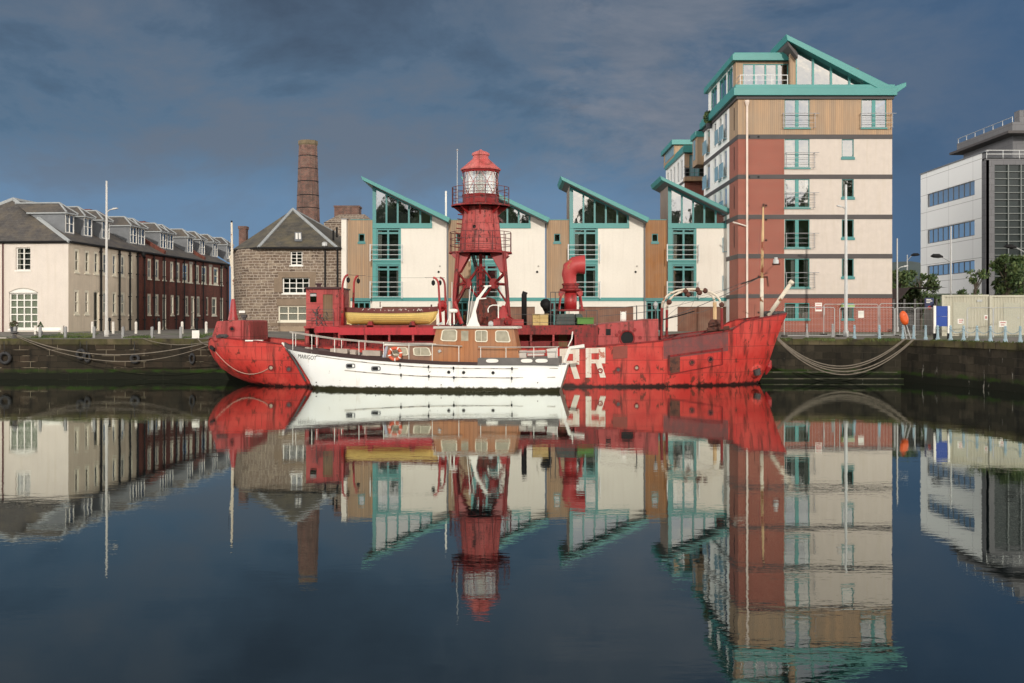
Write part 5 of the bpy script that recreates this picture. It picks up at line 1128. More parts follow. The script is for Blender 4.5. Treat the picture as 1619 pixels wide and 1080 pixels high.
for sx_, w0 in ((-1, 0), (1, 1)):
    b = MB(); p1 = onleg((sx_, -1), 478); f1 = Vector((TX + sx_ * 30 * S, YL - 1.5, tz_(514))); f2 = Vector((TX + sx_ * 62 * S, YL - 1.5, tz_(508)))
    b.tube([p1, f1] if sx_ > 0 else [p1, Vector((TX - 28 * S, YL - 1.5, tz_(512)))], .12, 6); b.build('foot_strut', REDC, ship)
b = MB(); b.lathe((lx(796), YL - 1.6, lz(514)), [(.55, 0), (.42, .3), (.1, 1.05), (.05, 1.1)], 10); b.build('foot_cone', REDC, ship)
b = MB(); b.bx(lx(780, 2), lx(828, 2), YL - 2.3, YL - .6, lz(517, 2), lz(505, 2)); b.build('winch_bed', REDP, ship, bevel=.03)
b = MB(); b.tube([LP(802, 508, 2.4), LP(804, 508, 2.6)], .2, 12); b.tube([LP(790, 505, 2), LP(800, 495, 1.5), LP(812, 506, 2)], .04, 5); b.build('winch_gear', REDD, ship)
b = MB(); b.lathe((lx(769), YL + .2, lz(516)), [(.75, 0), (.75, .1), (.62, .35), (.62, 1.3), (.5, 1.55), (.2, 1.65)], 14); b.lathe((lx(758), YL - .4, lz(516)), [(.5, 0), (.5, .5), (.35, .7)], 10); b.build('rusted_boiler_casing', RBOIL, ship)
b = MB(); b.tube([LP(828.7, 517, 1.2), LP(828.7, 466, 1.2), LP(830.5, 461.5, 1.2)], .155, 10); b.build('exhaust_pipe', BLACKP, ship, smooth=True)
# ventilator cowl
b = MB(); cp = [(902, 490), (902, 461)]; b.tube([LP(902, 492), LP(902, 462)], .36, 16); b.build('cowl_neck', REDC, ship, smooth=True)
b = MB(); b.lathe((lx(902), YL, lz(462)), [(.36, -.05), (.58, .05), (.62, .1), (.62, .18), (.45, .22), (.45, .38), (.5, .4), (.5, .48), (.42, .5)], 18); b.build('cowl_collar', REDD, ship)
pts = [(902, 455), (901, 445), (899.5, 434), (902, 425), (909, 419.5), (917, 418.5), (924.5, 418.5)]; rr = [.37, .37, .42, .48, .5, .52, .55]
b = MB(); b.tube([LP(*p) for p in pts], rr, 20, 0, cap=False); b.build('ventilator_cowl', paint('lichened_red', (.44, .045, .045), .5, .15, 1, stain=((.30, .16, .06), 1.3, .6), fine=.04), ship, smooth=True)
b = MB(); e_ = LP(924.3, 418.5); b.ext([e_ + Vector((-.02, .52 * math.cos(a), .52 * math.sin(a))) for a in [i * math.pi / 8 for i in range(16)]], (-.05, 0, 0)); b.build('cowl_mouth', BLACKP, ship)
for s_ in (-1, 1):
    for y_ in (-.5, .5):
        b = MB(); b.ext([(lx(902) + s_ * .3, YL + y_, lz(462)), (lx(902) + s_ * .66, YL + y_, lz(460)), (lx(902) + s_ * .66, YL + y_, lz(467)), (lx(902) + s_ * .5, YL + y_, lz(469))], (0, .05, 0)); b.tube([(lx(902) + s_ * .55, YL + y_, lz(468)), (lx(902) + s_ * .68, YL + y_, lz(492))], .05, 5); b.build('cowl_support', REDP, ship)
b = MB(); b.bx(lx(880), lx(924), YL - .7, YL + .7, lz(492), lz(489)); b.build('cowl_platform', REDD, ship)
b = MB()
zt_ = 492
for px in (870.5, 878): b.tube([LP(px, 516, 2), LP(px, 462, 2)], .03, 4)
b.tube([LP(870.5, 462, 2), LP(889, 462, 2)], .03, 4); b.tube([LP(916, 462, -.5), LP(916, 490, -.5)], .03, 4)
for px in (927, 944): b.tube([LP(px, 516, 2.6), LP(px, 491, 2.6)], .03, 4)
for y_ in (497, 509.5): b.tube([LP(812, y_, 2.8), LP(944, y_ + 1, 2.8)], .015, 4)
b.tube([LP(924, 491, 2.6), LP(945, 491, 2.6)], .025, 4); b.build('upper_rail', STL, ship)
b = MB(); b.tube([LP(865, 517, .5), LP(865, 492, .5)], .17, 10); b.tube([LP(866, 492, .5), LP(865, 484, .5), LP(862, 480, .9)], [.22, .3, .3], 12); b.build('black_ventilator', BLACKP, ship, smooth=True)
b = MB(); b.tube([LP(906, 519, 2.9), LP(904, 536, 3.3), LP(898, 548, 3.5)], .035, 5); b.build('white_hose', WHITE, ship)
# rails forward
b = MB()
for px in (1006.5, 1036.5): b.tube([LP(px, 507, 2.5), LP(px, 483, 2.5)], .035, 5)
for px in (1005, 1038):
    pass
for y0_, y1_ in ((484, 483), (495, 491)): b.tube([LP(948, y0_ + 5, 2.5), LP(1006, y0_, 2.5), LP(1038, y1_, 2.5)], .022, 4)
b.build('fore_rail', STL, ship)
b = MB(); b.lathe(LP(985.5, 508, 2.4), [(.1, 0), (.16, .1), (.16, .42), (.08, .52)], 8); b.tube([LP(981.5, 508, 2.6), LP(981.5, 492, 2.6)], .018, 4); b.tube([LP(989.5, 508, 2.6), LP(989.5, 492, 2.6)], .018, 4); b.build('deck_lantern', WHITE, ship)
b = MB(); b.lathe(LP(1036.5, 483, 2.5), [(.05, -.2), (.12, 0), (.12, .12), (.02, .22)], 8); b.build('rail_lamp', GALV, ship)
# arched gantry forward
def arc3(p0, p1, rise, v, n=14, e=2.3):
    out = []
    for i in range(n + 1):
        a = math.pi * (1 - i / n); c_, s_ = math.cos(a), math.sin(a); x = (p0[0] + p1[0]) / 2 + (p1[0] - p0[0]) / 2 * math.copysign(abs(c_) ** (2 / e), c_); base_ = p0[1] + (p1[1] - p0[1]) * (i / n); out.append(LP(x, base_ - rise * abs(s_) ** (2 / e), v))
    return out
for a_ in (arc3((1046.5, 487), (1141, 487), 30, 1.6), arc3((1054.5, 490), (1130, 480), 26, -.9)): MB().tube(a_, .065, 8).build('gantry_arch', WHR, ship, smooth=True)
for a_ in ([LP(1046.5, 487, 1.6), LP(1045.5, 535, 1.6)], [LP(1054.5, 490, -.9), LP(1054, 533, -.9)], [LP(1141, 487, 1.6), LP(1141.5, 520, 1.6)]): MB().tube(a_, .08, 8).build('gantry_post', REDD, ship)
b = MB(); b.tube([LP(1130, 478, -.9), LP(1130.5, 515, -.9)], .11, 8); b.build('ochre_post', YELR, ship)
b = MB()
for px, py, v_ in ((1084, 460.5, 1.6), (1088, 466, -.9), (1103, 458.5, 1.6), (1106, 463, 1.6), (1115, 460, 1.6), (1141, 482, 1.6), (1058, 478, 1.6)): MB().lathe(LP(px, py, v_), [(.05, -.14), (.15, -.05), (.15, .06), (.05, .16)], 8).build('pulley_block', RUSTY, ship)
b.lathe(LP(1131, 519, 0), [(.4, -.1), (.42, .3), (.25, .5)], 10); b.tube([LP(1118, 522, .6), LP(1153, 519, .6)], .14, 7); b.tube([LP(1122, 515, .6), LP(1138, 512, .6), LP(1146, 521, .6)], .05, 5); b.build('winch', RUSTY, ship)
b = MB()
def catn(p, q, sag, v0, v1, n=12): return [LP(p[0] + (q[0] - p[0]) * i / n, p[1] + (q[1] - p[1]) * i / n + sag * 4 * (i / n) * (1 - i / n), v0 + (v1 - v0) * i / n) for i in range(n + 1)]
b.tube(catn((1046, 506), (1204, 437), 4, 1.5, 0), .022, 4); b.tube(catn((1046, 488), (1177, 445), 5, 0, 0), .012, 4); b.tube(catn((1085, 495), (1130, 484), 4, 1, -.9), .014, 4); b.tube(catn((1204, 330), (1198, 420), 0, 0, 0), .008, 4); b.tube(catn((1055, 500), (1090, 470), 0, 1, 1), .008, 4); b.tube(catn((1103, 462), (1070, 515), 8, 1.5, 1.5), .008, 4); b.tube(catn((1204, 437), (1100, 470), 2, 0, 1), .008, 4)
b.build('stay_wires', STL, ship)
MB().tube(catn((1046, 506), (1098, 492), .5, 1.5, 1.0), .035, 5).build('turnbuckle', BLACKP, ship); MB().tube(catn((1172, 449), (1204, 437), .5, .2, 0), .04, 5).build('turnbuckle', BLACKP, ship)
# foremast
b = MB(); b.tube([LP(1204.3, 505), LP(1204.6, 440)], [.11, .10], 10); b.build('foremast_lower', WHR, ship, smooth=True)
b = MB(); b.tube([LP(1204.6, 442), LP(1206, 370), LP(1206.8, 326)], [.085, .075, .045], 8); b.build('foremast_upper', YELR, ship, smooth=True)
b = MB(); b.tube([LP(1207, 327), LP(1207, 322)], .07, 6); b.tube([LP(1202, 328), LP(1211, 328)], .03, 4); b.tube([LP(1198, 438), LP(1214, 438)], .05, 6); b.tube([LP(1213, 438), LP(1214.5, 453)], .05, 5); b.tube([LP(1205, 440), LP(1205.5, 462)], .05, 5); b.tube([LP(1210, 431), LP(1225, 418)], .02, 4); b.tube([LP(1207, 434), LP(1214, 431)], .04, 4); b.tube([LP(1221, 417.5), LP(1233, 417.5)], .07, 6); b.tube([LP(1192.5, 500, .5), LP(1194, 481, .5)], .022, 4); b.tube([LP(1174, 492, .5), LP(1186, 497, .5)], .02, 4); b.build('mast_fitting', RUSTY, ship)
b = MB(); b.lathe(LP(1226.7, 417, 0), [(.16, 0), (.16, .22), (.1, .26), (.1, .36)], 10); b.build('anchor_lamp', GALV, ship)
b = MB(); b.tube([LP(1214.5, 500), LP(1250, 448.5)], [.13, .11], 10); b.tube([LP(1249, 449), LP(1253, 444.5)], .15, 8); b.build('bow_derrick', WHR, ship, smooth=True)
b = MB(); random.seed(4)
for px in (1211, 1218, 1224, 1231, 1237): b.lathe(LP(px, 499.5, random.uniform(-.3, .3)), [(.1, -.2), (.14, .05), (.2, .1), (.2, .22), (.05, .28)], 8)
b.tube([LP(1214, 493, .1), LP(1240, 495, -.1)], .06, 5); b.build('bow_windlass', STL, ship)
# davits of the lifeboat
vv = 3.0
DV = [((541.5, 520), (541.5, 455), (550.5, 434.5), vv - .2, 1), ((557.5, 517), (559.5, 452), (566.5, 436), -.2, 1), ((697, 512), (693.5, 452), (685, 439), vv - .2, -1), ((705.5, 517), (703.5, 453), (695.5, 439), -.2, -1)]
for p0, p1, p2, v_, s_ in DV:
    b = MB(); pts = [LP(*p0, v_), LP(p0[0] * .5 + p1[0] * .5, (p0[1] + p1[1]) / 2, v_)]
    for i in range(9):
        a = i / 8 * math.pi / 2; pts.append(LP(p2[0] + (p1[0] - p2[0]) * math.cos(a), p1[1] + (p2[1] - p1[1]) * math.sin(a), v_))
    b.tube(pts, [.08, .07] + [.06] * 9, 8); d = b.build('davit', REDC, ship, smooth=True)
    b = MB(); x, y = p2; b.tube([LP(x, y, v_), LP(x, y + 4, v_)], .012, 4); b.lathe(LP(x, y + 8, v_), [(.03, -.16), (.1, -.08), (.1, .06), (.03, .14)], 8); b.build('block', BLACKP, d)
b = MB(); b.tube(catn((550.5, 434.5), (578, 436), 0, vv - .2, -.2), .015, 4); b.tube(catn((685, 439), (580, 437), 1, vv - .2, .5), .008, 4); b.tube(catn((672, 439), (703, 439), 0, vv - .2, -.2), .015, 4); b.build('davit_span_wire', STL, ship)
b = MB(); random.seed(8)
for i in range(7): b.lathe(LP(700 + random.uniform(-3, 4), 484 + random.uniform(-4, 4), 1.5 + random.uniform(-.2, .2)), [(.05, -.2), (.19, -.1), (.21, .03), (.13, .17), (.02, .22)], 7, ang=random.random())
b.build('red_tarpaulin', REDC, ship)
b = MB()
for px in (584.5, 651): b.ext([LP(x, y, 3.0) for x, y in ((px - 5, 517), (px + 6, 517), (px + 4, 512), (px + 3.5, 508), (px - 2, 508))], (0, 2.2, 0))
b.bx(lx(549, 2.5), lx(688, 2.5), YL - 2.9, YL - 2.75, lz(517.5, 2.5), lz(515, 2.5)); b.build('boat_chock', REDD, ship)
# ---- lifeboat resting in the chocks
YLB = YL - 1.95
YEL = paint('yellow_clinker_planking', (.88, .70, .27), .55, .06, 1.2, stain=((.10, .07, .03), 2.8, .68), fine=.05)
lb = thing('lifeboat', (XP(618, YLB), YLB, ZP(513, YLB)), 'yellow wooden clinker lifeboat with maroon gunwale under davits on the red ship', 'lifeboat')
def bp_(px, Y=YLB): return XP(px, Y)
x0, x1 = bp_(543.5), bp_(692.5)
def lbtab(n=24):
    t_ = []
    for i in range(n + 1):
        f = i / n; x = x0 + (x1 - x0) * f; e_ = abs(2 * f - 1)
        zd = ZP(490.5 + 2.2 * (1 - e_ ** 2) - (1.2 * max(0, f - .85) / .15), YLB - .6); dep = 1 - max(0, (.06 - f) / .06) ** 2 * .85 - max(0, (f - .90) / .10) ** 2 * .8
        zb_ = ZP(511.5 + 2.5 * (1 - e_ ** 2), YLB - .3); zk = zd + (zb_ - zd) * max(dep, .06); bb_ = .92 * (1 - e_ ** 2.6) ** .8 + .02; t_.append((x, zk, zd, bb_, 1.9))
    return t_
lt = lbtab(); LB = Hull(lt, lambda s, v, z_: (s, YLB - v, z_))
b = MB(); rows = []; NP = 9
for s in [t_[0] for t_ in lt]:                       # lapped planks
    zk, zd, bb_, p_ = lerp_tab(lt, s); r = []
    for sg in (1, -1):
        q = []
        for i in range(NP + 1):
            a = i / NP * math.pi / 2
            for st_ in ((0, .022) if 0 < i < NP else (0,)):
                y = bb_ * max(math.cos(a), 0) ** (2 / p_) + (st_ if i else 0) - .0; t2 = math.sin(a) ** (2 / p_) if a else 0; q.append((max(y - .022 if st_ == 0 and i else y, 0), zd - (zd - zk) * t2))
        r += [(s, YLB - sg * y, z_) for y, z_ in (q if sg == 1 else q[::-1][1:])]
    rows.append(r)
b.grid(rows); b.build('planking', YEL, lb)
b = MB(); b.ext([(bp_(547.5), YLB - .04, ZP(497, YLB)), (bp_(548.5), YLB - .04, ZP(512.5, YLB)), (bp_(585), YLB - .04, ZP(513.5, YLB)), (bp_(560), YLB - .04, ZP(504, YLB))], (0, .08, 0)); b.ext([(bp_(692), YLB - .04, ZP(489, YLB)), (bp_(689), YLB - .04, ZP(505, YLB)), (bp_(680), YLB - .04, ZP(512.5, YLB)), (bp_(660), YLB - .04, ZP(513.5, YLB)), (bp_(683), YLB - .04, ZP(500, YLB))], (0, .08, 0)); b.build('keel', YEL, lb)
MAR = paint('maroon_gunwale', (.13, .022, .018), .6, .2, 3, stain=((.6, .5, .45), 6, .63))
b = MB()
for sg in (1, -1):
    rr_ = [[(s, YLB - sg * (lerp_tab(lt, s)[2] + o), lerp_tab(lt, s)[1] + dz_) for s in [t_[0] for t_ in lt]] for o, dz_ in ((.03, -.09), (.035, .17), (-.02, .18), (-.03, -.05))]; b.grid(rr_)
b.build('gunwale', MAR, lb)
b = MB(); LB.deck(b, [t_[0] for t_ in lt], .02); b.build('boat_cover', MAR, lb)
b = MB(); random.seed(2)
for i in range(26):
    px = random.uniform(575, 672); b.tube([Vector((bp_(px), YLB - .96, ZP(489 + random.uniform(-1, 3), YLB - .9))), Vector((bp_(px + random.uniform(-3, 3)), YLB - .98, ZP(490 + random.uniform(-2, 2), YLB - .9)))], .022, 4)
b.build('grab_line', paint('pale_grab_line', (.6, .5, .45), .8), lb)
b = MB(); b.tube([(bp_(601), YLB, ZP(486, YLB)), (bp_(601), YLB, ZP(477, YLB))], .025, 5); b.tube([(bp_(682), YLB, ZP(486, YLB)), (bp_(682), YLB, ZP(481.5, YLB))], .05, 6); b.build('lifting_hook', RUSTY, lb)
# ---- loose gear on the upper deck
def gear(name, parts, label, cat):
    x = sum(p[0] for p in parts[0][3]) / len(parts[0][3]) if False else 0
b = MB(); b.bx(lx(842, 1.5), lx(853, 1.5), YL - 2.2, YL - .9, lz(515, 1.5), lz(497, 1.5)); b.bx(lx(853, 1.5) + .01, lx(866, 1.5), YL - 2.25, YL - .9, lz(515, 1.5), lz(498, 1.5)); b.bx(lx(841, 1.5), lx(867, 1.5), YL - 2.3, YL - .85, lz(497.5, 1.5) , lz(496.5, 1.5))
yb = b.build('deck_locker', [paint('dirty_yellow_locker', (.52, .38, .15), .7, .15, 2, stain=((.2, .1, .05), 2.5, .6), fine=.06)]); tag(yb, 'dirty yellow deck locker beside the black exhaust pipe on the red ship', 'locker')
DG = paint('dark_green_tank_paint', (.045, .065, .06), .6, .2, 2, stain=((.10, .08, .05), 2, .6), fine=.05)
tk_ = thing('storage_tank', (lx(900), YL - 1, lz(517)), 'dark grey green ribbed tank under the red ventilator cowl', 'tank')
b = MB(); b.ext([LP(x, y, 2.3) for x, y in ((878.5, 514), (880.5, 500), (884, 496.5), (908, 496), (909.5, 514))], (0, 1.9, 0)); b.ext([LP(x, y, 2.1) for x, y in ((909.7, 514), (909.7, 496.5), (919, 496), (923, 503), (923, 514))], (0, 1.5, 0)); b.build('casing', DG, tk_, bevel=.04)
b = MB(); b.bx(lx(878, 2.3), lx(910, 2.3), YL - 2.36, YL - 2.31, lz(506, 2.3), lz(505, 2.3))
for px in (887, 894, 901, 908): b.bx(lx(px, 2.3) - .02, lx(px, 2.3) + .02, YL - 2.35, YL - 2.31, lz(514, 2.3), lz(498, 2.3))
b.build('rib', STL, tk_)
b = MB(); b.bx(lx(912.5, 2.6), lx(938, 2.6), YL - 2.9, YL - 1.9, lz(512.5, 2.6), lz(503, 2.6)); b.bx(lx(911.8, 2.6), lx(938.7, 2.6), YL - 2.95, YL - 1.85, lz(503, 2.6) + .003, lz(502, 2.6)); gb2 = b.build('green_box', paint('grass_green_box', (.09, .22, .04), .7, .15, 2, stain=((.2, .15, .08), 2.5, .63), fine=.05), bevel=.02); tag(gb2, 'low bright green box beside the dark tank on the red ship', 'box')

# ================================================================ white motor cruiser
aB = R(-6.0); B0 = Vector((XP(449.5, 56.9), 56.9)); dU = Vector((math.cos(aB), math.sin(aB))); nV = Vector((math.sin(aB), -math.cos(aB)))
def bu(px, v=0):
    kx = (px - 809.5) / F; return (kx * (B0.y + v * nV.y) - B0.x - v * nV.x) / (dU.x - kx * dU.y)
def bw(u, v, z): q = B0 + dU * u + nV * v; return (q.x, q.y, z)
def bq(px, py, v=0): u = bu(px, v); p = bw(u, v, 0); return Vector((p[0], p[1], ZP(py, p[1])))
def bzz(px, py, v=0): return bq(px, py, v).z
def MBt(v0=0): return lambda u, w_, z: bw(u, v0 - w_, z)
boat = thing('motor_cruiser', (B0.x + 7, B0.y - .7, 0), 'white wooden motor cruiser with varnished cabin moored alongside the red ship', 'boat')
braw = [(449.8, 547.5, 549.5, .04, 1.3), (455, 551.5, 554, .15, 1.3), (464, 553.5, 567, .38, 1.35), (474, 555.5, 585, .6, 1.45), (483, 557, 602, .78, 1.5), (489, 558, 617, .88, 1.6), (504, 560, 636, 1.05, 1.8), (540, 564.3, 650, 1.28, 2.3), (588, 569, 655, 1.42, 3), (640, 573, 655, 1.5, 3.6), (700, 576, 655, 1.5, 3.8), (760, 577, 655, 1.5, 3.8), (820, 577, 652, 1.45, 3.4), (862, 577, 645, 1.35, 3), (884, 577, 640, 1.22, 2.8)]
bt = []
for px, pd, pk, b_, p_ in braw: v_ = b_ * .95; bt.append((bu(px, v_), bzz(px, pk, v_ * .3), bzz(px, pd, v_), b_, p_))
bt.sort(); BH = Hull(bt, lambda s, v, z_: bw(s, v, z_))
def white_hull():
    m, t, b = newmat('white_hull_paint'); k = NB(t); p = k.pos(); sp = k.n('ShaderNodeSeparateXYZ'); k.l(p, sp.inputs[0]); z = sp.outputs[2]
    c = k.mix(k.ramp(k.noise(p, .8, 4), (.3, 0.0), (.7, 1.0)), (.88, .89, .89), (.84, .84, .82))
    st = k.noise(k.scale(p, (2.5, 2.5, .3)), 1.6, 5, .65); c = k.mix(k.ramp(st, (.6, 0.0), (.72, .35)), c, (.45, .36, .22))
    sp2 = k.noise(k.scale(p, (1, 1, 1.2)), 3.2, 5, .7); c = k.mix(k.ramp(sp2, (.70, 0.0), (.715, .9)), c, (.06, .05, .04))
    zz = k.math('ADD', z, k.math('MULTIPLY', k.noise(k.scale(p, (1.5, 1.5, 1)), 2.2, 5, .7), -.32)); c = k.mix(k.ramp(zz, (0.0, 1.0), (.075, 0.0)), c, (.028, .026, .010))
    k.put(b.inputs['Base Color'], c); b.inputs['Roughness'].default_value = .3; k.bump(b, k.noise(k.scale(p, (.7, .7, 2.5)), 1, 3), .2, .03); return m
WHULL = white_hull()
su = [bt[0][0] + (bt[-1][0] - bt[0][0]) * i / 70 for i in range(71)]; su = sorted(set(su) | {t_[0] for t_ in bt})
b = MB(); BH.mesh(b, su, 0, 12); b.build('hull', WHULL, boat, smooth=True)
# transom, raked
uS = bt[-1][0]; zk, zd, bb_, p_ = lerp_tab(bt, uS); b = MB(); NQ = 14
GRT = paint('grey_varnished_transom', (.30, .25, .21), .5, .15, 3, stain=((.12, .09, .07), 3, .6), fine=.06)
ring = [(bb_ * math.cos(a) ** (2 / p_) if math.cos(a) > 1e-6 else 0, zd - (zd - zk) * math.sin(a) ** (2 / p_)) for a in [i / NQ * math.pi / 2 for i in range(NQ + 1)]]
full = [(y, z_) for y, z_ in ring] + [(-y, z_) for y, z_ in ring[:-1][::-1]]
rake = lambda z_: .42 * (z_ / zd)
b.grid([[bw(uS, y, z_) for y, z_ in full], [bw(uS + rake(z_), y * .98, z_) for y, z_ in full]]); b.build('stern_quarter', WHULL, boat, smooth=True)
b = MB(); b.poly([bw(uS + rake(z_) + .002, y * .98, z_) for y, z_ in full]); b.build('transom', GRT, boat)
b = MB(); BH.deck(b, su, -.0, inset=.02); b.build('deck', paint('grey_boat_deck', (.38, .34, .30), .7, .1, 2), boat)
DK = paint('dark_brown_bulwark', (.045, .022, .022), .45, .15, 3, fine=.03); GB = paint('weathered_grey_bulwark', (.13, .12, .115), .6, .15, 3, fine=.05)
def bul(ss_, h0, h1, m, name):
    b = MB()
    for sg in (1, -1):
        rr_ = []
        for o, f in ((.03, 0), (.045, 1), (-.02, 1), (-.02, 0)):
            rr_.append([bw(s, sg * (lerp_tab(bt, s)[2] + o), lerp_tab(bt, s)[1] - .02 + f * (h0 + (h1 - h0) * (s - ss_[0]) / (ss_[-1] - ss_[0]))) for s in ss_])
        b.grid(rr_); b.build(name, m, boat); b = MB()
um = bu(755, 1.5)
bul([s for s in su if s < um] + [um], .24, .16, DK, 'bulwark'); bul([um + .01] + [s for s in su if s > um], .36, .38, GB, 'bulwark')
def hb(px, py, off=.02):
    v = 1.3
    for _ in range(12): u = bu(px, v); z_ = bzz(px, py, v); v = .5 * v + .5 * BH.half(u, z_)
    p = bq(px, py, v + off); return p
STR = paint('rust_streaked_strake', (.42, .38, .33), .6, .2, 2, stain=((.06, .045, .035), 2.2, .52), fine=.05)
b = MB(); b.tube([hb(x, y) for x, y in ((500, 562.5), (530, 567), (560, 571), (600, 575.5), (640, 578.5), (680, 581), (740, 582.5), (800, 583), (882, 582.5))], .022, 5); b.tube([hb(x, y) for x, y in ((545, 585.5), (580, 589), (620, 592), (660, 594.5), (720, 596.5), (800, 597.5), (878, 596.5))], .025, 5); b.build('rubbing_strake', STR, boat)
b = MB()
for px, py in ((632.5, 577), (677.5, 580), (717, 582), (809.5, 583), (634, 593), (678, 595), (717.5, 597), (809, 598)): q = hb(px, py, .035); b.tube([q + Vector((0, 0, .07)), q - Vector((0, 0, .07))], .045, 6); b.tube([q, q - Vector((0, -.01, .22))], .012, 4)
b.build('strake_bolt', BLACKP, boat)
for px, py in ((709.5, 588.5), (733, 589), (779.5, 589.5)): ring_at(hb(px, py, .0), .055, .085, STL, BLACKP, 'porthole', boat, .03)
for px, py in ((554.5, 578.5), (594.5, 582.7)):
    b = MB(); q = hb(px, py, .0); rr_ = lambda w_, h_: [q + Vector((w_ * math.copysign(abs(math.cos(a)) ** .5, math.cos(a)), 0, h_ * math.copysign(abs(math.sin(a)) ** .5, math.sin(a)))) for a in [i * math.pi / 8 for i in range(16)]]
    o_, i_ = rr_(.25, .125), rr_(.19, .075); f = Vector((0, -.045, 0)); b.grid([o_, [p + f for p in o_], [p + f for p in i_], [p + f * .3 for p in i_]], 0, True); b.poly([p + f * .3 for p in i_], 1); b.build('bow_port', [LEAD, BLACKP], boat)
b = MB(); b.tube([bq(452, 551.5, .0), bq(457, 556.5, .1), bq(466, 570, .0), bq(476, 588.5, 0), bq(483.5, 602.5, 0)], [.05, .06, .06, .07, .05], 6); b.build('stem_band', STL, boat)
b = MB(); b.tube([bq(446, 542, 0), bq(451, 547, 0)], [.05, .07], 6); b.build('bow_roller', WHITE, boat)
for px, py in ((500, 604.5), (594, 610), (616.5, 610.5), (697.5, 608.5), (850, 605)):
    b = MB(); q = hb(px, py, .0); b.tube([q, q + Vector((0, -.04, 0))], .03, 6); b.build('hull_fitting', BLACKP, boat)
# name on the bow
cu = bpy.data.curves.new('boat_name', 'FONT'); cu.body = 'MARIGOT'; cu.size = 1.0; tmp = bpy.data.objects.new('boat_name', cu); COL.objects.link(tmp)
dg = bpy.context.evaluated_depsgraph_get(); me = bpy.data.meshes.new_from_object(tmp.evaluated_get(dg)); xs_ = [v_.co.x for v_ in me.vertices]; ys_ = [v_.co.y for v_ in me.vertices]
X0_, X1_, Y0_, Y1_ = min(xs_), max(xs_), min(ys_), max(ys_)
b = MB(); vv_ = []
for v_ in me.vertices:
    fx = (v_.co.x - X0_) / (X1_ - X0_); fy = (v_.co.y - Y0_) / (Y1_ - Y0_); px = 472 + 28.5 * fx - 1.0 * (1 - fy); py = 566 + 3.6 * fx - 6.4 * fy; vv_.append(hb(px, py, .012))
b.add(vv_, [tuple(p.vertices) for p in me.polygons]); b.build('boat_name', BLACKP, boat)
bpy.data.objects.remove(tmp)
# cabins
VAR = planks('varnished_mahogany', (.46, .19, .075), (.38, .155, .07), .22, .32, .75)
VARW = paint('weathered_varnish', (.27, .15, .10), .5, .2, 2.5, fine=.05)
vc = .98
def cabin(outline, name, mat, v0=vc, m=None):
    b = MB(); a_ = [bq(x, y, v0) for x, y in outline]; far_ = []
    for (x, y), p in zip(outline, a_): u = bu(x, v0); far_.append(Vector(bw(u, -v0, p.z)))
    n = len(a_); b.add(a_ + far_, [list(range(n)), list(range(2 * n - 1, n - 1, -1))] + [(i, (i + 1) % n, n + (i + 1) % n, n + i) for i in range(n)]); return b.build(name, mat, boat)
cabin([(678, 577), (684, 545), (690, 519), (812, 519), (823, 578)], 'wheelhouse', VAR)
cabin([(601, 573), (611, 546), (686, 546), (684, 578)], 'fore_cabin', VARW, vc - .03)
def slab(x0_, x1_, y0_, y1_, name, mat, v0):
    return cabin([(x0_, y1_), (x0_ + 1, y0_), (x1_ - 1, y0_), (x1_, y1_)], name, mat, v0)
slab(684.5, 819, 516, 519.5, 'wheelhouse_roof', paint('grey_white_roof', (.55, .52, .47), .6, .1, 2), vc + .12)
slab(607, 690, 543.5, 546.3, 'fore_cabin_roof', WHITE, vc + .06)
def cwin(q4, n=1):
    fr = MB(); v1 = vc + .015; c_ = (sum(p[0] for p in q4) / 4, sum(p[1] for p in q4) / 4)
    def rnd(k_, v_): 
        pts = []
        for i in range(4):
            p, nx_, pv = q4[i], q4[(i + 1) % 4], q4[i - 1]
            for o, f in ((pv, .12), (nx_, .12)): pts.append((p[0] + (o[0] - p[0]) * f, p[1] + (o[1] - p[1]) * f))
        return [bq(c_[0] + (x - c_[0]) * k_, c_[1] + (y - c_[1]) * k_, v_) for x, y in pts]
    o_, i_ = rnd(1.0, v1 + .03), rnd(.86, v1 + .03); fr.grid([rnd(1.0, v1 - .02), o_, i_, rnd(.86, v1 - .005)], 0, True)
    if n > 1: fr.tube([bq((q4[0][0] + q4[1][0]) / 2, q4[0][1], v1 + .02), bq((q4[0][0] + q4[1][0]) / 2, q4[2][1], v1 + .02)], .015, 4)
    f = fr.build('cabin_window', CREAMP, boat); MB().poly(rnd(.88, v1)).build('pane', CABG, f)
CABG = paint('curtained_cabin_glass', (.40, .37, .29), .08, .2, 3, fine=0, spec=1.0)
cwin([(699, 521), (723, 521), (722.5, 540), (696, 539)]); cwin([(751, 522), (771, 522), (771, 541), (751, 540.5)], 2); cwin([(783, 522.5), (803, 522.5), (808, 541.5), (783, 541)])
cwin([(618, 549), (644, 549), (646, 562), (621, 562)]); cwin([(652.5, 549.5), (678, 549.5), (683, 562.5), (654, 562.5)], 2)
b = MB(); b.ext([bq(x, y, vc + .02) for x, y in ((727.5, 521), (742, 521), (742, 576), (727.5, 576))], tuple(Vector((*nV, 0)) * .02)); d = b.build('cabin_door', VAR, boat); MB().poly([bq(x, y, vc + .045) for x, y in ((729, 523), (740.5, 523), (740.5, 539), (729, 539))]).build('pane', CABG, d)
b = MB(); b.poly([bq(x, y, v_) for x, y, v_ in ((683, 538, vc - .1), (688.2, 521, vc - .1))] + [bq(x, y, v_) for x, y, v_ in ((689, 521, -vc + .1), (684, 538, -vc + .1))]); 
for v in b.v: pass
b.v = [(x - .03, y, z_) for x, y, z_ in b.v]; b.build('windscreen', GLASS, boat)
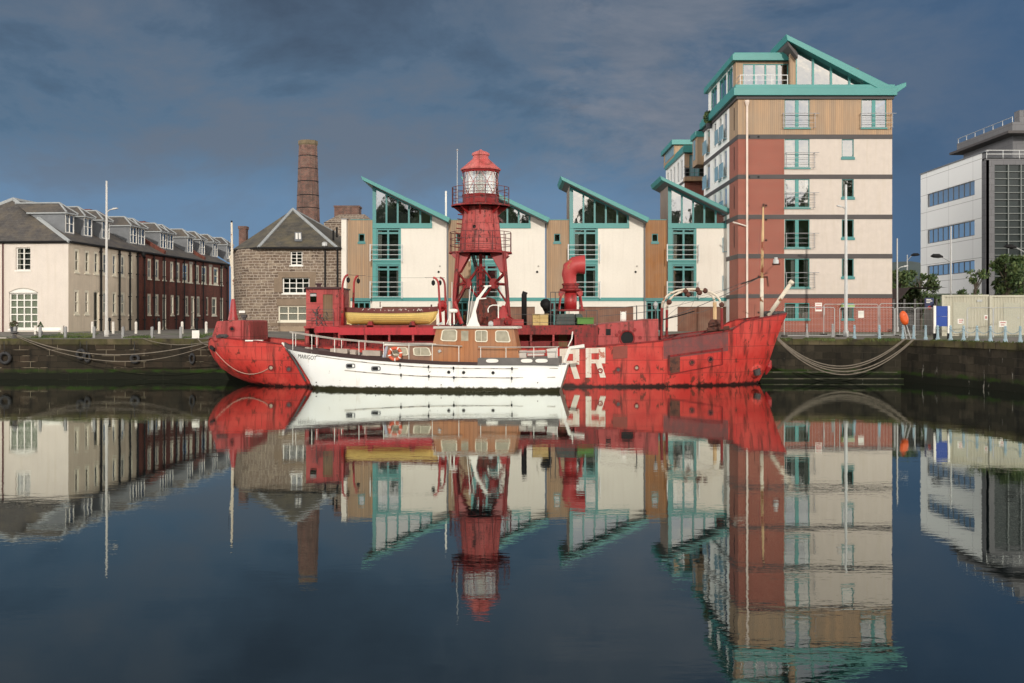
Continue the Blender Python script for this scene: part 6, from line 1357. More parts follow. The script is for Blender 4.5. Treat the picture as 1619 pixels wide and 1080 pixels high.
b = MB(); b.ext([bq(x, y, vc - .0) for x, y in ((602.5, 568.5), (610, 547.5), (613.5, 547.5), (609, 570))], tuple(Vector((*nV, 0)) * .02)); b.build('corner_glass', paint('blue_grey_cover', (.36, .38, .46), .4), boat)
b = MB(); b.tube([bq(694, 553.5, vc + .04), bq(696, 557, vc + .04)], .09, 8); b.build('lamp_bracket', GALV, boat)
b = MB(); b.bx(0, 0, 0, 0, 0, 0)
for (xa, xb) in ((757, 884), ): b = MB(); b.ext([bq(x, y, 1.50) for x, y in ((757.5, 565.5), (884, 566), (884, 577), (757.5, 577))], tuple(Vector((*nV, 0)) * -.03)); b.build('stern_bulwark_board', GB, boat)
for xa, xb in ((768.5, 788), (823.5, 842), (846.5, 866)):
    b = MB(); cxx = (xa + xb) / 2; w_ = (xb - xa) / 2; pts = [bq(cxx + w_ * math.copysign(abs(math.cos(a)) ** .6, math.cos(a)), 570.5 + 3 * math.copysign(abs(math.sin(a)) ** .8, math.sin(a)), 1.555) for a in [i * math.pi / 8 for i in range(16)]]; b.ext(pts, tuple(Vector((*nV, 0)) * .03)); b.build('fairlead', WHITE, boat)
# stern cockpit furniture
b = MB()
for pts in (((821, 554.5), (832, 554.5), (832, 566), (821, 566)), ((832.2, 555), (862, 554), (862, 558), (832.2, 558.5)), ((834, 559.5), (860, 559), (860, 562), (834, 562.5)), ((864, 552), (880, 550), (880, 566), (866, 566))): b.ext([bq(x, y, .6) for x, y in pts], tuple(Vector((*nV, 0)) * -.4))
b.build('cockpit_seat', paint('dirty_white_board', (.62, .59, .55), .6, .1, 3), boat)
b = MB(); b.ext([bq(x, y, .9) for x, y in ((884, 557), (896, 552), (916, 551), (916, 573), (884, 573))], tuple(Vector((*nV, 0)) * -.06)); b.v = [(x, y, z_) for x, y, z_ in b.v]
b = MB(); b.tube([bq(892, 573, .4), bq(901, 550, .4)], .09, 6); b.tube([bq(900, 550.5, .4), bq(924, 547.5, .4)], [.08, .11], 6); b.build('outboard_bracket', WHITE, boat)
# rails
b = MB(); top = [(458, 524.5), (480, 527.5), (529, 535), (570, 538.5), (603, 541), (640, 543), (680, 544.8), (731, 547.3)]
b.tube([bq(x, y, 1.2 if x > 500 else .35 + (x - 458) * .02) for x, y in top], .028, 5); b.tube([bq(x, y + 1.6, -1.2 if x > 500 else -(.3 + (x - 458) * .02)) for x, y in top[:-1]], .028, 5); b.tube([bq(x, y, 1.42) for x, y in ((756, 548.5), (800, 549), (884, 548.5))], .03, 5); b.build('hand_rail', paint('weathered_rail', (.42, .38, .34), .6, .15, 3), boat)
b = MB()
def ytop(px): return lerp_tab([(a, c_) for a, c_ in top] + [(756, 548.5), (884, 548.5)], px)[0]
for px, v_ in ((463, .42), (467.5, -.3), (493, .95), (501, -.9), (529, 1.15), (540, -1.15), (567.5, 1.2), (577, -1.2), (606.5, 1.3), (646.5, 1.35), (683.5, 1.38), (725.5, 1.38), (760, 1.42), (800, 1.42), (844, 1.42), (881, 1.42)):
    ub = bu(px, v_); zb2 = lerp_tab(bt, ub)[1]; q = bq(px, ytop(px) + (1.6 if v_ < 0 else 0), v_); MB().tube([q, Vector((q.x, q.y, zb2))], .019, 5).build('stanchion', WHITE, boat)
HTM = paint('stained_hatch', (.44, .38, .33), .7, .15, 3, stain=((.2, .08, .05), 2.5, .6))
for (a0, y0_, c0, y1_) in ((482, 549, 489, 552), (522, 551, 549, 558), (553, 553, 562, 560), (573, 554, 601, 562), (571, 561, 580, 564)):
    MB().ext([bq(x, y, .2) for x, y in ((a0, y1_), (a0, y0_), (c0, y0_ + 1), (c0, y1_ + 1))], tuple(Vector((*nV, 0)) * -.6)).build('fore_hatch', HTM, boat)
# wheelhouse roof fittings
wz_ = lambda px: bq(px, 516, 0)
b = MB(); b.ext([bq(x, y, .06) for x, y in ((738, 516), (745, 500), (751, 478), (754, 470), (757.5, 473), (752, 492), (755, 508), (759, 516))], tuple(Vector((*nV, 0)) * -.12)); b.ext([bq(x, y, .05) for x, y in ((753, 473), (768, 453), (772, 453.5), (757.5, 474))], tuple(Vector((*nV, 0)) * -.1)); b.tube([bq(765, 452.5, 0), bq(776.5, 452, 0)], .04, 5); b.tube([bq(755, 473, 0), bq(769, 471.5, 0)], .035, 5); b.build('signal_mast', WHITE, boat)
b = MB(); b.tube([bq(738, 515, .3), bq(744, 452, .1)], .018, 4); b.tube([bq(741, 508, -.3), bq(750, 452, .1)], .018, 4); b.build('mast_shroud', WHITE, boat)
b = MB(); b.lathe(bq(716.5, 493, .1), [(.20, -.04), (.24, .02), (.22, .12), (.08, .16)], 12); b.tube([bq(712, 515, .1), bq(712.5, 494, .1)], .03, 5); b.tube([bq(718, 515, .1), bq(717.5, 494, .1)], .04, 5); b.tube([bq(706, 513, .3), bq(711, 500, .1)], .02, 4); b.build('radar_scanner', WHITE, boat)
b = MB(); b.tube([bq(714.5, 490, -.2), bq(714.5, 446, -.2)], .014, 5); b.build('whip_aerial', WHITE, boat)
b = MB(); b.tube([bq(771.5, 489, .2), bq(774, 484.5, .2), bq(779, 482.5, .2), bq(790, 482.5, .2)], .03, 5); b.tube([bq(788, 483, .2), bq(788, 503, .2)], .03, 5); b.tube([bq(771.5, 489, .2), bq(772, 494, .2)], .03, 5); b.build('boarding_hook_rail', WHITE, boat)
b = MB(); b.bx(-.22, .22, -.12, .12, 0, .09); q = bq(724, 515.8, .3); b.v = [(x + q.x, y + q.y, z_ + q.z) for x, y, z_ in b.v]; b.build('black_case', BLACKP, boat)
b = MB(); b.lathe(bq(776, 513, .3), [(.1, -.12), (.14, 0), (.12, .12), (.03, .18)], 8); b.tube([bq(692, 514, .4), bq(700, 510, .4)], .05, 5); b.build('roof_lamp', GALV, boat)
# lifebuoy hung on the rail: a thing of its own
c0 = bq(625, 559.5, 1.45); c0.y -= .1
ring_ = thing('lifebuoy', (c0.x, c0.y, c0.z - .38), 'orange lifebuoy with white bands hung on the white boat rail', 'lifebuoy')
def torus(mb, c, Rr, r, a0, a1, n, sq=1.0):
    rows = []
    for i in range(n + 1):
        a = a0 + (a1 - a0) * i / n; e_ = Vector((math.cos(a), 0, math.sin(a))); rows.append([c + e_ * (Rr + r * math.cos(t_)) + Vector((0, r * sq * math.sin(t_), 0)) for t_ in [j * math.pi / 5 for j in range(10)]])
    mb.grid(rows, 0, True)
b = MB(); torus(b, c0, .29, .085, 0, 2 * math.pi, 28); b.build('ring', paint('orange_lifebuoy', (.62, .10, .04), .5, .1, 4, stain=((.3, .1, .05), 5, .6)), ring_, smooth=True)
b = MB()
for a in (.2, 1.1, 2.3, 3.4, 4.7, 5.6): torus(b, c0, .29, .092, a - .09, a + .09, 3)
b.build('band', WHITE, ring_, smooth=True)
# ================================================================ things on the quay
def gz(off): return lerp_tab([(0, 2.45), (1.5, 2.56), (4, 2.64), (9, 2.78)], off)[0]
# ---- left quay
PG = paint('grey_post', (.30, .30, .30), .7, .15, 3, fine=.05); PW = paint('white_post', (.72, .68, .62), .6, .1, 3, stain=((.3, .25, .2), 4, .64))
YK = 66.1
def gpost(px):
    b = MB(); x = XP(px, YK); z_ = gz(.8); b.bx(x - .075, x + .075, YK - .075, YK + .075, z_ - .05, z_ + .66); b.ext([(x - .075, YK - .075, z_ + .66), (x + .075, YK - .075, z_ + .66), (x, YK - .0, z_ + .71)], (0, .15, 0)); return b
gl = ['in front of the dark pot at the far left', 'in front of the cone shrub pot', 'just right of the white bench', 'left of the tall lamp mast foot', 'second right of the tall lamp mast', 'before the dark brick range, left of the white board', 'beside the white board']
for px, l in zip((23.8, 63.5, 103.5, 149, 194.5, 240.5, 286), gl): o = gpost(px).build('quay_post', PG, bevel=.01); tag(o, 'short grey quay edge post ' + l, 'post', 'grey posts along the left quay edge')
b = MB()
for a, c_ in zip((23.8, 63.5, 103.5, 149, 194.5, 240.5), (63.5, 103.5, 149, 194.5, 240.5, 286)):
    b.tube([(XP(a, YK) + (XP(c_, YK) - XP(a, YK)) * i / 6, YK, gz(.8) + .26 - .10 * (1 - (2 * i / 6 - 1) ** 2)) for i in range(7)], .022, 4)
tag(b.build('chain', STL), 'low sagging dark chain strung between the grey posts', 'chain')
wl_ = ['left of the tall lamp mast', 'just right of the tall lamp mast', 'third from left, before the dark brick range', 'fourth from left, before the brick range', 'fifth from left, before the brick range', 'nearest the red stern']
for px, l in zip((146, 179, 215, 251.8, 288, 326), wl_):
    Y_ = 71.5; x = XP(px, Y_); b = MB(); b.lathe((x, Y_, gz(6)), [(.085, -.05), (.085, .74), (.06, .80), (.02, .81)], 10); o = b.build('white_post', PW); tag(o, 'white round roadside post ' + l, 'post', 'white posts along the roadway')
for px, nm in ((173.5, 'b'), (250.5, 'c'), (311.5, 'd')):
    Y_ = 74.0; x = XP(px, Y_); b = MB(); b.lathe((x, Y_, 2.76), [(.1, 0), (.07, .1), (.06, .75), (.11, .8), (.11, .95), (.03, 1.02)], 8); o = b.build('low_lamp', BLACKP)
    tag(o, {'b': 'small black bollard lamp beside the tall mast foot', 'c': 'small black bollard lamp before the dark brick range', 'd': 'small black bollard lamp near the far end of the brick range'}[nm], 'bollard lamp')
# tall mast
def mast(px, pytop, Y_, zb, r0, r1, mat, label, arm=None, name='lamp_mast'):
    t = thing(name, (XP(px, Y_), Y_, zb), label, 'lamp mast'); b = MB(); x = XP(px, Y_)
    zt = ZP(pytop, Y_); b.lathe((x, Y_, 0), [(r0 * 1.5, zb), (r0 * 1.5, zb + .35), (r0, zb + .4), ((r0 + r1) / 2, (zb + zt) / 2), (r1, zt)], 10); b.build('pole', mat, t, smooth=False)
    if arm:
        b = MB(); z_ = ZP(arm[1], Y_); b.tube([(x, Y_, z_), (x + arm[0] * .5, Y_ - .1, z_ + .16), (x + arm[0], Y_ - .15, z_ + .2)], .035, 5); b.ext([(x + arm[0] * .9, Y_ - .25, z_ + .15), (x + arm[0] * 1.5, Y_ - .25, z_ + .22), (x + arm[0] * 1.5, Y_ - .25, z_ + .28), (x + arm[0] * .9, Y_ - .25, z_ + .26)], (0, .2, 0)); b.build('lamp_head', mat, t)
    return t
mast(168.5, 286, 67.5, gz(2.2), .10, .055, paint('pale_grey_mast', (.60, .58, .55), .5, .05, 2), 'tall pale lamp mast on the grass before the cream warehouse', (.5, 336))
mast(1337.5, 292, 66.5, gz(2.2), .12, .07, GALV, 'tall galvanised mast in front of the apartment block', (-.4, 332))
mast(1418.5, 377, 75.5, 2.75, .07, .045, GALV, 'slim pale mast just right of the apartment block', (.45, 426), 'slim_mast')
def streetlamp(px, pytop, Y_, hx, hy, label):
    t = thing('street_lamp', (XP(px, Y_), Y_, 2.78), label, 'street lamp'); b = MB(); x = XP(px, Y_); zt = ZP(pytop, Y_); b.lathe((x, Y_, 0), [(.10, 2.78), (.09, 5), (.05, zt)], 8); b.tube([(x, Y_, ZP(hy + 8, Y_)), (XP(hx, Y_), Y_ - .3, ZP(hy, Y_))], .04, 5); b.build('pole', GALV, t)
    b = MB(); s_ = -1 if hx < px else 1; q = Vector((XP(hx, Y_), Y_ - .3, ZP(hy, Y_))); b.tube([q + Vector((-.1 * s_, 0, 0)), q + Vector((.2 * s_, 0, .06)), q + Vector((.6 * s_, 0, .08)), q + Vector((.8 * s_, 0, .04))], [.06, .17, .15, .04], 8); b.build('lamp_head', BLACKP, t)
streetlamp(1503.5, 358, 80, 1486, 406.5, 'street lamp with a dark head before the white office wall')
streetlamp(1621, 385, 76, 1602, 391.5, 'street lamp with a dark head at the right edge')
streetlamp(1434.5, 403, 110, 1440, 404, 'small distant street lamp above the dark trees')
# planters and bench
POT = paint('dark_planter', (.05, .055, .065), .6, .15, 3); LEAF1 = paint('clipped_box_leaf', (.045, .09, .02), .7, .3, 6, fine=.1); LEAF2 = paint('reddish_shrub_leaf', (.09, .05, .025), .7, .3, 6)
def leafball(c, fn, n, size, mats, name, par):
    b = MB()
    for i in range(n):
        p = c + fn(); a = Vector((random.gauss(0, 1), random.gauss(0, 1), random.gauss(0, 1))).normalized(); u = a.orthogonal().normalized() * size * random.uniform(.6, 1.2); v = a.cross(u).normalized() * size * .6
        b.poly([p - u, p - v, p + u, p + v], 0 if random.random() < .7 or len(mats) < 2 else 1)
    return b.build(name, mats, par, recalc=False)
random.seed(21); Yp = 71.5
t = thing('planter', (XP(22, Yp), Yp, 2.68), 'dark tapering pot with a round reddish shrub before the big window', 'planter'); b = MB(); b.lathe((XP(22, Yp), Yp, 2.68), [(.17, 0), (.24, .42), (.26, .45), (.2, .45)], 10); b.build('pot', POT, t)
def sph(r, s=1.0):
    def f():
        v = Vector((random.gauss(0, 1), random.gauss(0, 1), random.gauss(0, 1))).normalized() * r * random.uniform(.75, 1.05); v.z *= s; return v
    return f
leafball(Vector((XP(22, Yp), Yp, 3.3)), sph(.26), 420, .045, [LEAF2, LEAF1], 'shrub', t)
t = thing('planter', (XP(64, Yp), Yp, 2.68), 'wide dark bowl planter with a cone shaped green shrub', 'planter'); b = MB(); b.lathe((XP(64, Yp), Yp, 2.85), [(.12, 0), (.2, .12), (.3, .2), (.3, .24), (.2, .24)], 12); b.tube([(XP(64, Yp), Yp, 2.66), (XP(64, Yp), Yp, 2.9)], .13, 8); b.build('pot', POT, t)
def conef():
    z_ = random.random() ** 1.5 * .42; r = .2 * (1 - z_ / .42) + .01; a = random.uniform(0, 6.28); return Vector((r * math.cos(a), r * math.sin(a), z_))
leafball(Vector((XP(64, Yp), Yp, 3.08)), conef, 380, .04, [LEAF1], 'shrub', t)
t = thing('bench', (XP(77, 69.5), 69.5, 2.66), 'long white backed bench or low board between two white posts', 'bench')
b = MB(); b.bx(XP(58, 69.5), XP(97, 69.5), 69.5, 69.56, 2.95, 3.13); b.bx(XP(58, 69.5), XP(97, 69.5), 69.1, 69.5, 2.9, 2.94); b.build('board', WHITE, t)
for px in (56.5, 98.5): b = MB(); b.bx(XP(px, 69.5) - .07, XP(px, 69.5) + .07, 69.4, 69.6, 2.6, 3.2); b.bx(XP(px, 69.5) - .09, XP(px, 69.5) + .09, 69.38, 69.62, 3.2, 3.25); b.build('end_post', PW, t)
b = MB(); Yw = 65.9; b.bx(XP(303.5, Yw), XP(315, Yw), Yw, Yw + .04, ZP(537.5, Yw), ZP(522.5, Yw)); b.bx(XP(309, Yw) - .03, XP(309, Yw) + .03, Yw + .04, Yw + .08, 2.45, ZP(523, Yw)); tag(b.build('notice_board', WHITE), 'blank white square board at the quay edge near the red stern', 'board')
b = MB(); q = [(XP(-3, 65.7), 65.7, 2.52), (XP(14, 65.7), 65.7, 2.50)]; b.bx(q[0][0] - 3, q[1][0], 65.35, 66.2, 2.47, 2.56); tag(b.build('white_slab', CONCR), 'pale flat slab lying on the quay at the far left edge', 'slab')
b = MB(); x = XP(19.5, 65.2); b.lathe((x, 65.5, 2.46), [(.2, 0), (.13, .08), (.12, .3), (.24, .36), (.24, .42), (.05, .48)], 10); tag(b.build('mooring_bollard', STL), 'dark iron mooring bollard holding the ropes at the far left', 'mooring bollard')
# tyres on the wall
TY = paint('old_tyre_rubber', (.03, .03, .033), .8, .2, 4, fine=.06)
def tyre(px, py, r, lab, sx_=1.0):
    Y_ = 65.1; c = Vector((XP(px, Y_), Y_ - .02, ZP(py, Y_))); b = MB(); rows = []
    for i in range(20):
        a = 2 * math.pi * i / 20; e_ = Vector((math.cos(a) * sx_, 0, math.sin(a))); rows.append([c + e_ * (r + .10 * math.cos(t_)) + Vector((0, .11 * math.sin(t_), 0)) for t_ in [j * math.pi / 4 for j in range(8)]])
    rows.append(rows[0]); b.grid(rows, 0, True); b.tube([c + Vector((0, -.08, r)), c + Vector((0, -.1, ZP(540, Y_) - c.z))], .02, 4); o = b.build('tyre_fender', TY, smooth=True); tag(o, lab, 'tyre', 'tyres hung on the quay wall')
tyre(213.5, 567, .22, 'round tyre fender hanging by a rope on the brown wall')
tyre(128, 560, .25, 'dark tyre fender high on the brown wall, left of a slimmer one', .9); tyre(138.5, 565, .24, 'slim tilted tyre fender on the brown wall, close right of another', .6)
tyre(8, 566, .30, 'blackened tyre fender at the far left of the wall')
tyre(304, 567, .27, 'dark tyre fender on the wall under the white board', .5)
# mooring ropes
ROPE = paint('weathered_rope', (.20, .17, .135), .9, .2, 5, fine=.1)
def rope(a, b_, sag, r, label, n=28, sk=.0):
    mb = MB(); a, b_ = Vector(a), Vector(b_); mb.tube([a.lerp(b_, i / n) - Vector((0, 0, 4 * sag * (i / n) * (1 - i / n) * (1 + sk * (i / n - .5)))) for i in range(n + 1)], r, 6); o = mb.build('mooring_rope', ROPE, smooth=True); tag(o, label, 'rope', 'mooring ropes'); return o
st = LP(332, 541, .5); st2 = LP(333, 545, .5); bo = (XP(19.5, 65.2), 65.4, 2.75)
rope(bo, st, .98, .03, 'upper stern mooring rope sagging across the brown quay wall', sk=-.25)
rope((XP(24, 65), 65.2, 2.6), st2, 1.20, .022, 'lower thin stern mooring rope sagging across the brown quay wall', sk=.1)
rope((XP(225, 65), 65.2, 2.48), LP(343, 536, 1.5), .35, .02, 'short slack rope from the quay coping to the red stern')
rope((XP(312, 65.2), 65.2, 2.5), LP(330, 545, 0), .12, .03, 'short dark rope from the coping by the white board to the red stern')
bw1 = hpt(1229, 533.5); 
for i, (px, sag, lab) in enumerate(((1430, 1.62, 'highest of the four bow mooring ropes'), (1431.5, 1.74, 'second highest bow mooring rope'), (1444, 1.86, 'third of the four bow mooring ropes'), (1445.5, 2.02, 'lowest sagging of the four bow mooring ropes'))):
    e = P(px, 538, 62.6 if i < 2 else 61.6); rope(bw1 + Vector((0, 0, -.04 * i)), (e.x, e.y, 2.52), sag, .036, lab + ' right of the red ship', sk=-.1)
# ---- right quay bollards
BLU = paint('pale_blue_cast_iron', (.27, .38, .44), .5, .1, 3, stain=((.45, .42, .38), 5, .66), fine=.03)
def qpos(px, off):
    """point on the quay edge line (set back off metres) seen at px"""
    kx = (px - 809.5) / F
    for (a, ia), (c_, ic) in zip(zip(edge, inl), list(zip(edge, inl))[1:]):
        A_ = Vector(a) + Vector(ia).normalized() * off; C_ = Vector(c_) + Vector(ic).normalized() * off; f0, f1 = A_.x - kx * A_.y, C_.x - kx * C_.y
        if f0 <= 0 <= f1: t_ = -f0 / (f1 - f0); q = A_.lerp(C_, t_); return (q.x, q.y, gz(off))
    return (kx * 60, 60, gz(off))
def bollard(q, lab, grp='pale blue bollards along the right quay', sc_=1.0, mat=BLU):
    t = thing('bollard', q, lab, 'bollard', grp); b = MB(); b.lathe(q, [(.115, 0), (.115, .10), (.085, .14), (.06, .5), (.06, .60), (.085, .62), (.085, .66), (.05, .70)], 10); b.build('post', mat, t)
    b = MB(); b.lathe(q, [(.04, .69), (.07, .74), (.06, .80), (.02, .83)], 10); b.build('cap', mat, t); return t
bl = [(1351, 'before the brick ground floor'), (1390.5, 'before the right end of the brick ground floor'), (1427.5, 'just under the orange lifebuoy case'), (1444.5, 'right of the orange lifebuoy case'), (1463.5, 'in front of the dark estate sign'), (1482.6, 'under the left post of the blue sign'), (1503, 'at the right post of the blue sign'), (1523.5, 'first to the right of the blue sign, before a container'), (1544.7, 'second right of the blue sign, before a container'), (1566, 'where the two containers meet'), (1589.5, 'before the right container'), (1613, 'at the right edge of the picture')]
b0 = None; qs = []
for px, l in bl:
    q = qpos(px, .55); qs.append(q)
    if b0 is None: b0 = bollard(q, 'pale blue iron bollard ' + l); q0 = Vector(q)
    else: dup(b0, Vector(q) - q0, 'pale blue iron bollard ' + l)
for px, l in ((1276, 'near the red bow'), (1316.5, 'left of the tall mast foot')):
    q = (XP(px, 66.4), 66.4, gz(1.4)); t = bollard(q, 'dull grey bollard ' + l, 'dull grey bollards by the bow', mat=PG)
b = MB()
for a, c_ in zip(qs[6:], qs[7:]):
    A_, C_ = Vector(a) + Vector((0, 0, .62)), Vector(c_) + Vector((0, 0, .62)); b.tube([A_.lerp(C_, i / 8) - Vector((0, 0, .20 * 4 * (i / 8) * (1 - i / 8))) for i in range(9)], .02, 4)
tag(b.build('chain', BLU), 'thin sagging chain looped between the right hand blue bollards', 'chain')
# ---- temporary fence panels
def fence(px0, px1, Y_, pyt, lab, dz=.0, yaw=0.0, wires=16):
    x0, x1 = XP(px0, Y_), XP(px1, Y_); zb, zt = gz(max(0, min(9, Y_ - 65))) + .08 + dz, ZP(pyt, Y_); t = thing('fence_panel', ((x0 + x1) / 2, Y_, zb), lab, 'fence panel', 'temporary wire fence panels')
    b = MB(); r = .12; b.tube([(x0, Y_, zb), (x0, Y_, zt - r), (x0 + r * .3, Y_, zt - r * .3), (x0 + r, Y_, zt), (x1 - r, Y_ + yaw, zt), (x1 - r * .3, Y_ + yaw, zt - r * .3), (x1, Y_ + yaw, zt - r), (x1, Y_ + yaw, zb), (x1 - r, Y_ + yaw, zb), (x0 + r, Y_, zb)], .026, 6); b.build('frame', GALV, t)
    b = MB()
    for i in range(1, wires): x = x0 + (x1 - x0) * i / wires; b.tube([(x, Y_ + yaw * i / wires, zb), (x, Y_ + yaw * i / wires, zt)], .0035, 3)
    for i in range(1, 5): z_ = zb + (zt - zb) * i / 5; b.tube([(x0, Y_, z_), (x1, Y_ + yaw, z_)], .0035, 3)
    b.build('mesh', GALV, t)
    b = MB(); b.bx(x0 - .12, x0 + .12, Y_ - .35, Y_ + .35, zb - .1, zb + .04); b.build('foot', paint('dark_rubber_foot', (.06, .055, .05), .9) if 'dark_rubber_foot' not in bpy.data.materials else bpy.data.materials['dark_rubber_foot'], t)
fence(1240, 1319.5, 66.6, 486, 'wire fence panel nearest the red bow, before the teal ground floor window')
fence(1327.5, 1414, 66.6, 486, 'wire fence panel in front of the tall mast')
fence(1302.5, 1388.5, 68.4, 481, 'rear wire fence panel before the brick ground floor, left one'); fence(1391, 1478, 68.4, 480, 'rear wire fence panel behind the orange lifebuoy case')
fence(1415.5, 1446, 66.9, 486.5, 'narrow wire fence panel under the orange lifebuoy case'); fence(1447, 1528, 66.2, 487, 'wire fence panel behind the blue sign', -.05); fence(1529, 1570, 61.0, 486.5, 'short wire fence panel before the left container', -.25); fence(1571, 1621, 61.0, 486.5, 'wire fence panel before the right container', -.25)
# ---- signs
RED = paint('sign_red', (.55, .05, .05), .5); NAVY = paint('sign_navy', (.02, .03, .10), .4); SBL = paint('sign_blue', (.02, .065, .33), .35, .04, 1)
Y_ = 61.0; t = thing('blue_sign', (XP(1489, Y_), Y_, gz(1)), 'plain blue board on two white posts among the blue bollards', 'sign')
b = MB(); b.bx(XP(1479.5, Y_), XP(1498, Y_), Y_, Y_ + .05, ZP(516, Y_), ZP(500.5, Y_) - .006); b.bx(XP(1479.5, Y_), XP(1498, Y_), Y_, Y_ + .05, ZP(500.5, Y_) + .006, ZP(484, Y_)); b.build('board', SBL, t)
for px in (1478, 1500):
    b = MB(); b.bx(XP(px, Y_) - .06, XP(px, Y_) + .06, Y_ - .04, Y_ + .08, ZP(527, Y_), ZP(483.5, Y_)); b.build('post', WHITE, t)
    b = MB(); b.bx(XP(px, Y_) - .062, XP(px, Y_) + .062, Y_ - .042, Y_ + .082, gz(1) - .05, ZP(527, Y_)); b.build('post_foot', BLACKP, t)
Y_ = 68.0; t = thing('estate_sign', (XP(1470, Y_), Y_, 2.6), 'upright navy and grey sign slab behind the fence left of the blue board', 'sign')
b = MB(); b.bx(XP(1463, Y_), XP(1476.5, Y_), Y_, Y_ + .15, ZP(488, Y_), ZP(471, Y_)); b.build('navy_panel', NAVY, t)
b = MB(); b.bx(XP(1463, Y_), XP(1476.5, Y_), Y_, Y_ + .15, 2.6, ZP(488, Y_)- .004); b.build('grey_panel', paint('sign_grey', (.24, .23, .23), .5, .05, 1), t)
b = MB()
for y_, a, c_ in ((473, 1464.5, 1472), (475.4, 1464.5, 1474), (477.8, 1464.5, 1470.5)): b.bx(XP(a, Y_), XP(c_, Y_), Y_ - .01, Y_, ZP(y_ + 1.1, Y_), ZP(y_, Y_))
b.build('white_lines', WHITE, t)
b = MB(); b.ext([(XP(1469.7, Y_) + .12 * math.cos(a), Y_ - .012, ZP(486.5, Y_) + .12 * math.sin(a)) for a in [i * math.pi / 6 for i in range(12)]], (0, .01, 0)); b.build('red_emblem', RED, t)
def notice(px0, px1, py0, py1, Y_, lab, top=None, lines=(), mats=(None, None)):
    t = thing('notice', (XP((px0 + px1) / 2, Y_), Y_, ZP(py1, Y_)), lab, 'notice'); b = MB(); b.bx(XP(px0, Y_), XP(px1, Y_), Y_, Y_ + .03, ZP(py1, Y_), ZP(py0, Y_)); b.build('plate', mats[0] or WHITE, t)
    if lines:
        b = MB()
        for a, c_, d, e in lines: b.bx(XP(a, Y_), XP(c_, Y_), Y_ - .008, Y_ + .0, ZP(e, Y_), ZP(d, Y_))
        b.build('print', mats[1] or RED, t)
PINK = paint('faded_red_print', (.50, .16, .15), .6)
notice(1289, 1299.5, 478.8, 492.3, 67.5, 'white and faded red safety notice on the fence left of the mast', lines=((1289.6, 1299, 484, 489.5), (1290.5, 1298, 480.5, 481.6)), mats=(WHITE, PINK))
notice(1357, 1366, 491.5, 502.5, 67.6, 'blank white paper notice on the fence right of the mast')
Y_c = 62.0
notice(1514, 1524, 504, 512, Y_c - .5, 'small white notice with red print on the left container', lines=((1516, 1522.5, 505.5, 507), (1516, 1521, 508.5, 510)), mats=(WHITE, PINK))
notice(1556.5, 1561.5, 498, 506, Y_c - .5, 'narrow white notice at the join of the containers', lines=((1557.5, 1560.5, 500, 504),), mats=(WHITE, PINK))
notice(1579.5, 1591.5, 507.5, 517, Y_c - .5, 'white notice with red lines on the right container', lines=((1581.5, 1590, 509.5, 511), (1582.5, 1588, 513, 514.5)), mats=(WHITE, PINK))
notice(1302, 1303.8, 485, 498, 73.6, 'slim pale plate on the brick wall by the fence', mats=(GALV, None))
t = thing('window_box', (XP(1341, 73.6), 73.6, ZP(487, 73.6)), 'lime green planter box across the small ground floor window', 'planter'); b = MB(); b.bx(XP(1331, 73.6), XP(1350, 73.6), 73.4, 73.85, ZP(486.5, 73.6), ZP(481, 73.6)); b.build('box', paint('lime_box', (.30, .50, .10), .6, .15, 4), t)
b = MB(); b.bx(XP(1331, 73.6), XP(1350, 73.6), 73.36, 73.4, ZP(482.6, 73.6), ZP(481, 73.6)); b.bx(XP(1331, 73.6), XP(1350, 73.6), 73.36, 73.4, ZP(486.5, 73.6), ZP(485, 73.6)); b.build('box_rim', GALV, t)
# lifebuoy case
Y_ = 62.6; c = Vector((XP(1429.5, Y_), Y_, ZP(503, Y_))); t = thing('lifebuoy_case', (c.x, c.y, gz(.8)), 'bright orange lifebuoy case on a slanting post at the quay edge', 'lifebuoy case')
OR = paint('orange_plastic', (.72, .11, .018), .4, .06, 3)
b = MB(); pts = [(.5 * math.cos(a) * .46, .5 * math.sin(a) * .86) for a in [i * math.pi / 10 for i in range(20)]]; rot = R(-14)
def rp(x, z_): return (x * math.cos(rot) + z_ * math.sin(rot), -x * math.sin(rot) + z_ * math.cos(rot))
b.grid([[c + Vector((rp(x * k_, z_ * k_)[0], yy, rp(x * k_, z_ * k_)[1])) for x, z_ in pts] for k_, yy in ((.5, -.17), (.85, -.14), (1, -.04), (1, .08), (.8, .12))], 0, True); b.poly([c + Vector((rp(x * .5, z_ * .5)[0], -.17, rp(x * .5, z_ * .5)[1])) for x, z_ in pts]); b.build('case', OR, t, smooth=True)
b = MB(); b.tube([c + Vector((-.02, .08, -.3)), (c.x + .18, c.y + .1, gz(.8))], .035, 6); b.tube([c + Vector((.1, -.02, -.3)), (c.x + .38, c.y + .0, gz(.8))], .03, 6); b.build('post', GALV, t)
